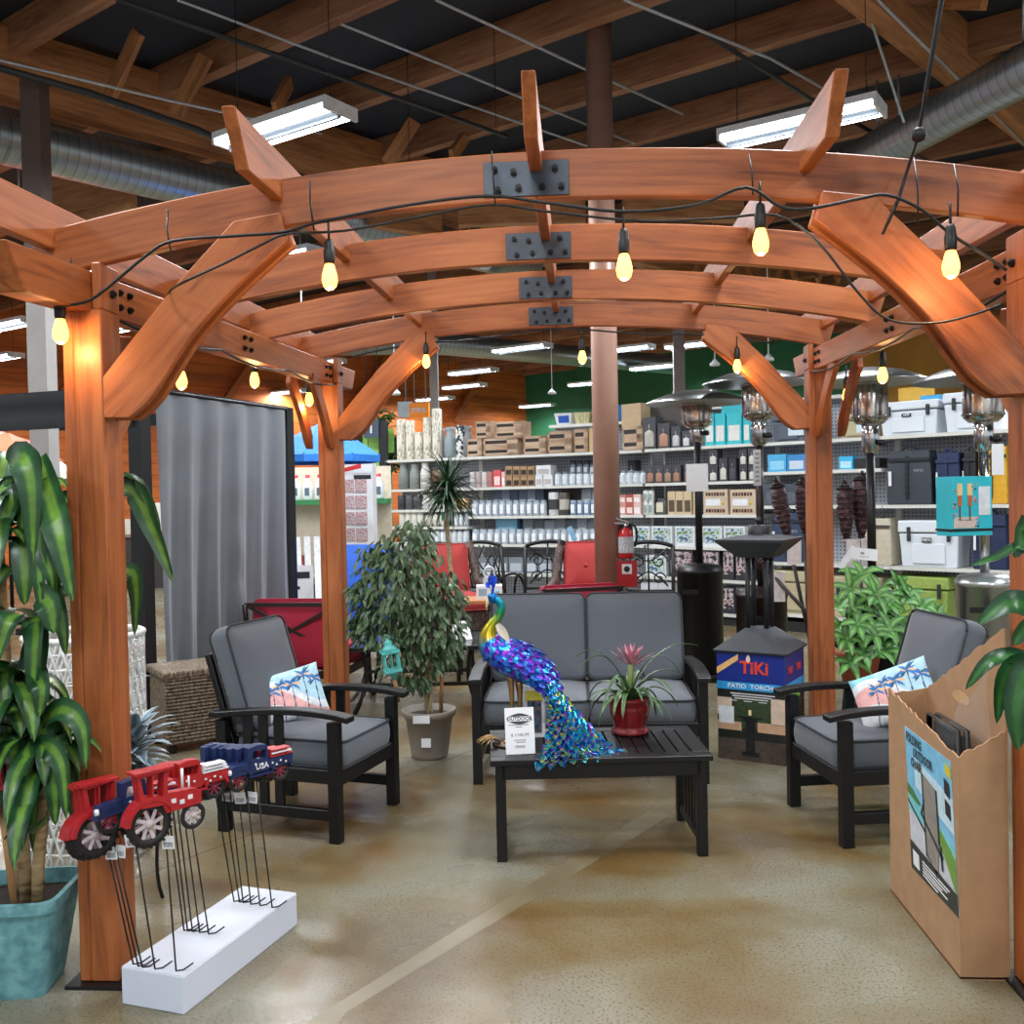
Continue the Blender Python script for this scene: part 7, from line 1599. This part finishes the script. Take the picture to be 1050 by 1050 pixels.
t = thing('price_sheet', 'white price sheet with a dark badge on the white rocking chair', 'sign', cam2(-2.06, 8.84)+V((0, 0, .66)), math.radians(10)); MB().box((0, 0, 0), (.24, .004, .32)).build('sheet', WHITE, t); m = MB(); m.box((.03, -.002, .2), (.21, 0, .26)); m.box((.04, -.002, .1), (.12, 0, .13)); m.build('print', INK, t)
bt = thing('bar_table', 'black bar-height table before the white rocking chair', 'table', cam2(-1.98, 8.62), .1); m = MB(); m.box((-.22, -.14, .62), (.22, .14, .645)); m.build('top', BLACKM, bt)
for sx in (-1, 1):
    for sy in (-1, 1): MB().cbox((sx*.2, sy*.12, .31), (.03, .03, .62)).build('leg', BLACKM, bt)
# counter of white jugs seen past the curtain
kc = thing('counter_shelf', 'green-fronted shelf of white jugs seen past the grey curtain', 'shelf unit', cam2(-3.1, 12.6), math.radians(3.9)); W_ = 1.5
za_ = D(311, 513, 12.4).z; m = MB(); m.box((0, 0, za_-.06), (W_, .35, za_)); m.build('green_ledge', mat('ledge_green', '#2f7a45', .5), kc)
MB().box((0, .35, 0), (W_, .38, 2.0)).build('back_panel', gm('#d8cdb8'), kc); MB().box((0, .05, .1), (W_, .35, .14)).build('lower_shelf', SHW, kc); MB().box((0, .05, .55), (W_, .35, .59)).build('lower_shelf', SHW, kc)
for k in range(9):
    t = thing('white_jug', 'white plastic jug with a dark label on the green-fronted shelf, %s along' % ORD[k], 'jug', cam2(-3.05+.155*k, 12.62+.0)+V((0, .04, za_+.001)), math.radians(3.9), 'white plastic jugs'); MB().lathe([(0, 0), (.06, 0), (.065, .02), (.065, .2), (.03, .27), (.025, .3), (0, .3)], (.07, .12, 0), 14, cap=False).build('bottle', WPT, t)
    MB().lathe([(.03, .29), (.03, .33), (0, .33)], (.07, .12, 0), 10, cap=False).build('cap', mat('jug_cap_red', '#c8303a', .5), t); MB().box((.04, .05, .06), (.10, .056, .16)).build('label', gm('#5b6878'), t)
for k in range(8):
    t = thing('stock_carton', 'earthy stock carton on the shelf below the white jugs, %s along' % ORD[k], 'carton', cam2(-3.05+.175*k, 12.66)+V((0, .02, .592 if k % 2 else .142)), math.radians(3.9), 'cartons under the white jugs'); MB().box((0, .05, 0), (.15, .25, .2+.05*(k % 3))).build('carton', gm(['#6d5a46', '#8a3a34', '#4a5a44', '#a48f6a'][k % 4]), t)
# display rack of small packets
rk = thing('packet_rack', 'tall white display rack of carded packets left of the aisle sign', 'display rack', cam2(-1.82, 11.4), math.radians(3.9)); hz_ = D(385, 485, 11.4).z
MB().box((-.2, 0, 0), (.2, .3, hz_)).build('cabinet', WHITE, rk); m = MB(); m.box((-.2, -.01, hz_), (.2, .3, hz_+.12)); m.build('header', WHITE, rk); m = MB(); m.prism([V((-.19, -.014, hz_+.005)), V((.07, -.014, hz_+.06)), V((.07, -.014, hz_+.115)), V((-.19, -.014, hz_+.05))], (0, .003, 0)); m.build('red_flash', mat('flash_red', '#d42b2b', .5), rk)
m = MB(); m.box((-.02, -.002, hz_-.07), (.18, 0, hz_-.02)); m.build('dark_strip', INK, rk)  # dark strip on the cabinet face below the header
pk1 = rampmat('packet_print', [(.35, '#d9d4d6'), (.5, '#a85a62'), (.58, '#e6e2e2'), (.68, '#4a4448')], 40, .5)
for r_ in range(7):
    for c_ in range(2):
        t = thing('carded_packet', 'carded packet hanging in row %s of the white display rack, %s column' % (ORD[r_], ('inner', 'outer')[c_]), 'packet', cam2(-1.82, 11.4)+V((-.15+.15*c_, -.02, hz_-.22-.19*r_)), math.radians(3.9), 'carded packets'); MB().box((0, 0, 0), (.13, .015, .15)).build('card', pk1, t)
for k, (px, py, w_, h_, c, l) in enumerate(((378, 478, .5, .45, '#8fbf5a', 'lime green poster panel hanging beside the blue umbrella'), (388, 452, .45, .35, '#79a84a', 'second green poster panel above the lime one'))):
    p = D(px, py, 14.2); t = thing('green_panel', l, 'poster', p, math.radians(3.9)); MB().box((-w_/2, 0, -h_/2), (w_/2, .02, h_/2)).build('board', gm(c), t); MB().tube([(0, .01, h_/2), (0, .01, 5.9-p.z)], .006, 5).build('cord', WIRE, t)
# greenery and signs further back
for k, (px, py, d, w_) in enumerate(((352, 447, 15.5, .8), (384, 440, 16.5, .9), (400, 470, 15.8, .6))):
    p = D(px, py, d); t = thing('hanging_fern', 'bushy green foliage display far behind the rear post, %s from it' % ORD[k], 'plant', V((p.x, p.y, 0))); MB().lathe([(0, 0), (.2, 0), (.24, .5), (0, .5)], (0, 0, 0), 16).build('pot', TAUPE, t); MB().tube([(0, 0, .45), (0, 0, p.z)], .03, 6).build('stem', BARKP, t); m = MB(); r9 = random.Random(k)
    for q in range(150): m.leaf((r9.uniform(-.3, .3)*w_, r9.uniform(-.3, .3)*w_, p.z+r9.uniform(-.25, .3)), (r9.uniform(-1, 1), r9.uniform(-1, 1), r9.uniform(-.5, .8)), (0, 0, 1), .2, .08, .8, 3)
    m.build('leaves', PACH if k % 2 else DRAC2, t)
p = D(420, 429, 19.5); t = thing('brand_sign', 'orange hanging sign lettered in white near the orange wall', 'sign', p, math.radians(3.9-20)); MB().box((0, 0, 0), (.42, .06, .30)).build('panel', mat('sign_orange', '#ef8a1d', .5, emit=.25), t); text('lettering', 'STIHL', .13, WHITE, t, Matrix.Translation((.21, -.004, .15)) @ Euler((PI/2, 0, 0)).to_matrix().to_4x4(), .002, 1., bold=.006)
m = MB(); m.tube([(.1, .03, .30), (.1, .03, 5.9-p.z)], .01, 5); m.tube([(.35, .03, .30), (.35, .03, 5.9-p.z)], .01, 5); m.build('hanger', GALV, t)
p = D(408, 428, 20.0); t = thing('wall_heater', 'grey louvred heater box beside the orange hanging sign', 'heater', p, math.radians(3.9)); MB().box((0, 0, 0), (.30, .3, .32)).build('case', GALV, t); m = MB(); [m.box((.01, -.01, .03+.05*k), (.29, 0, .055+.05*k)) for k in range(6)]; m.build('louvre', GALV, t); m = MB(); m.tube([(.15, .15, .32), (.15, .15, 5.9-p.z)], .015, 5); m.build('hanger', GALV, t)
for k, (px, py, dep, nm) in enumerate(((405, 405, 12.5, 'beside the rear side braces'), (566, 404, 18, 'before the green wall over the crates'), (733, 375, 14, 'above the black heater'), (788, 370, 13, 'above the bronze heater'))):
    p = D(px, py, dep); t = thing('ceiling_sensor', 'small white hanging sensor drop %s' % nm, 'sensor', p); MB().lathe([(0, 0), (.07, 0), (.075, .03), (.05, .05), (.02, .09), (0, .09)], (0, 0, 0), 12, cap=False).build('body', WPT, t); MB().tube([(0, 0, .08), (0, 0, 5.9-p.z)], .008, 5).build('stem', WPT, t)
# display umbrellas and a stock counter at the far side behind the dracaena
for k, (px, py, d, c, l, R_) in enumerate(((8, 462, 13, '#e07a4a', 'salmon orange market umbrella far behind the dracaena', .7), (34, 474, 12, '#e6dccb', 'cream market umbrella far behind the dracaena', .5), (-20, 452, 15, '#d8492f', 'red market umbrella far behind the dracaena', 1.1))):
    p = D(px, py, d); t = thing('umbrella', l, 'umbrella', V((p.x, p.y, 0))); m = MB(); N = 8
    m.add([(0, 0, p.z+.25)]+[(R_*math.cos(2*PI*i/N), R_*math.sin(2*PI*i/N), p.z-.12) for i in range(N)]+[(R_*math.cos(2*PI*i/N), R_*math.sin(2*PI*i/N), p.z-.24) for i in range(N)], [(0, 1+i, 1+(i+1) % N) for i in range(N)]+[(1+i, 9+i, 9+(i+1) % N, 1+(i+1) % N) for i in range(N)]); m.build('canopy', gm(c), t); MB().tube([(0, 0, 0), (0, 0, p.z+.25)], .025, 8).build('pole', BLACKM, t); MB().lathe([(0, 0), (.25, 0), (.25, .06), (.04, .08)], (0, 0, 0), 18).build('base', BLACKM, t)
kc2 = thing('stock_counter', 'dark stock counter far behind the striped dracaena', 'counter', cam2(-8.6, 17.5), math.radians(3.9+10)); MB().box((0, 0, 0), (4.2, .6, .95)).build('carcass', gm('#3a3430'), kc2); MB().box((-.02, -.03, .95), (4.22, .63, 1.0)).build('worktop', gm('#8a7560'), kc2)
rs = random.Random(3)
for k in range(9):
    o_ = cam2(-8.6, 17.5)+Matrix.Rotation(math.radians(13.9), 3, 'Z') @ V((.1+.45*k, .15, 1.001)); t = thing('stock_carton', 'stock carton on the dark counter behind the dracaena, %s along' % ORD[k], 'carton', o_, math.radians(13.9), 'cartons on the dark counter'); MB().box((0, 0, 0), (.36, .3, rs.uniform(.25, .6))).build('carton', gm(rs.choice(['#c9c2b4', '#a5482f', '#4a6a8a', '#d8d3c8', '#7a8a5a', '#2f3a4a'])), t)
# ================= camera, world, view =================
cam = bpy.data.cameras.new('camera'); co = bpy.data.objects.new('camera', cam); COL.objects.link(co)
cam.sensor_width = 36; cam.lens = 36*FPX/1050; cam.clip_end = 200; cam.clip_start = .05
M = Matrix((RT, UP, -FW)).transposed().to_4x4(); M.translation = CAM; co.matrix_world = M
S.camera = co
w = bpy.data.worlds.new('world'); S.world = w; w.use_nodes = True
w.node_tree.nodes['Background'].inputs['Color'].default_value = (.86, .93, 1, 1); w.node_tree.nodes['Background'].inputs['Strength'].default_value = WORLD_S
S.view_settings.view_transform = 'Standard'; S.view_settings.look = 'None'; S.view_settings.gamma = 1; S.view_settings.exposure = EXPO; S.view_settings.use_curve_mapping = False
try: S.cycles.use_denoising = True; S.cycles.max_bounces = 6; S.cycles.sample_clamp_indirect = 6.0
except Exception: pass
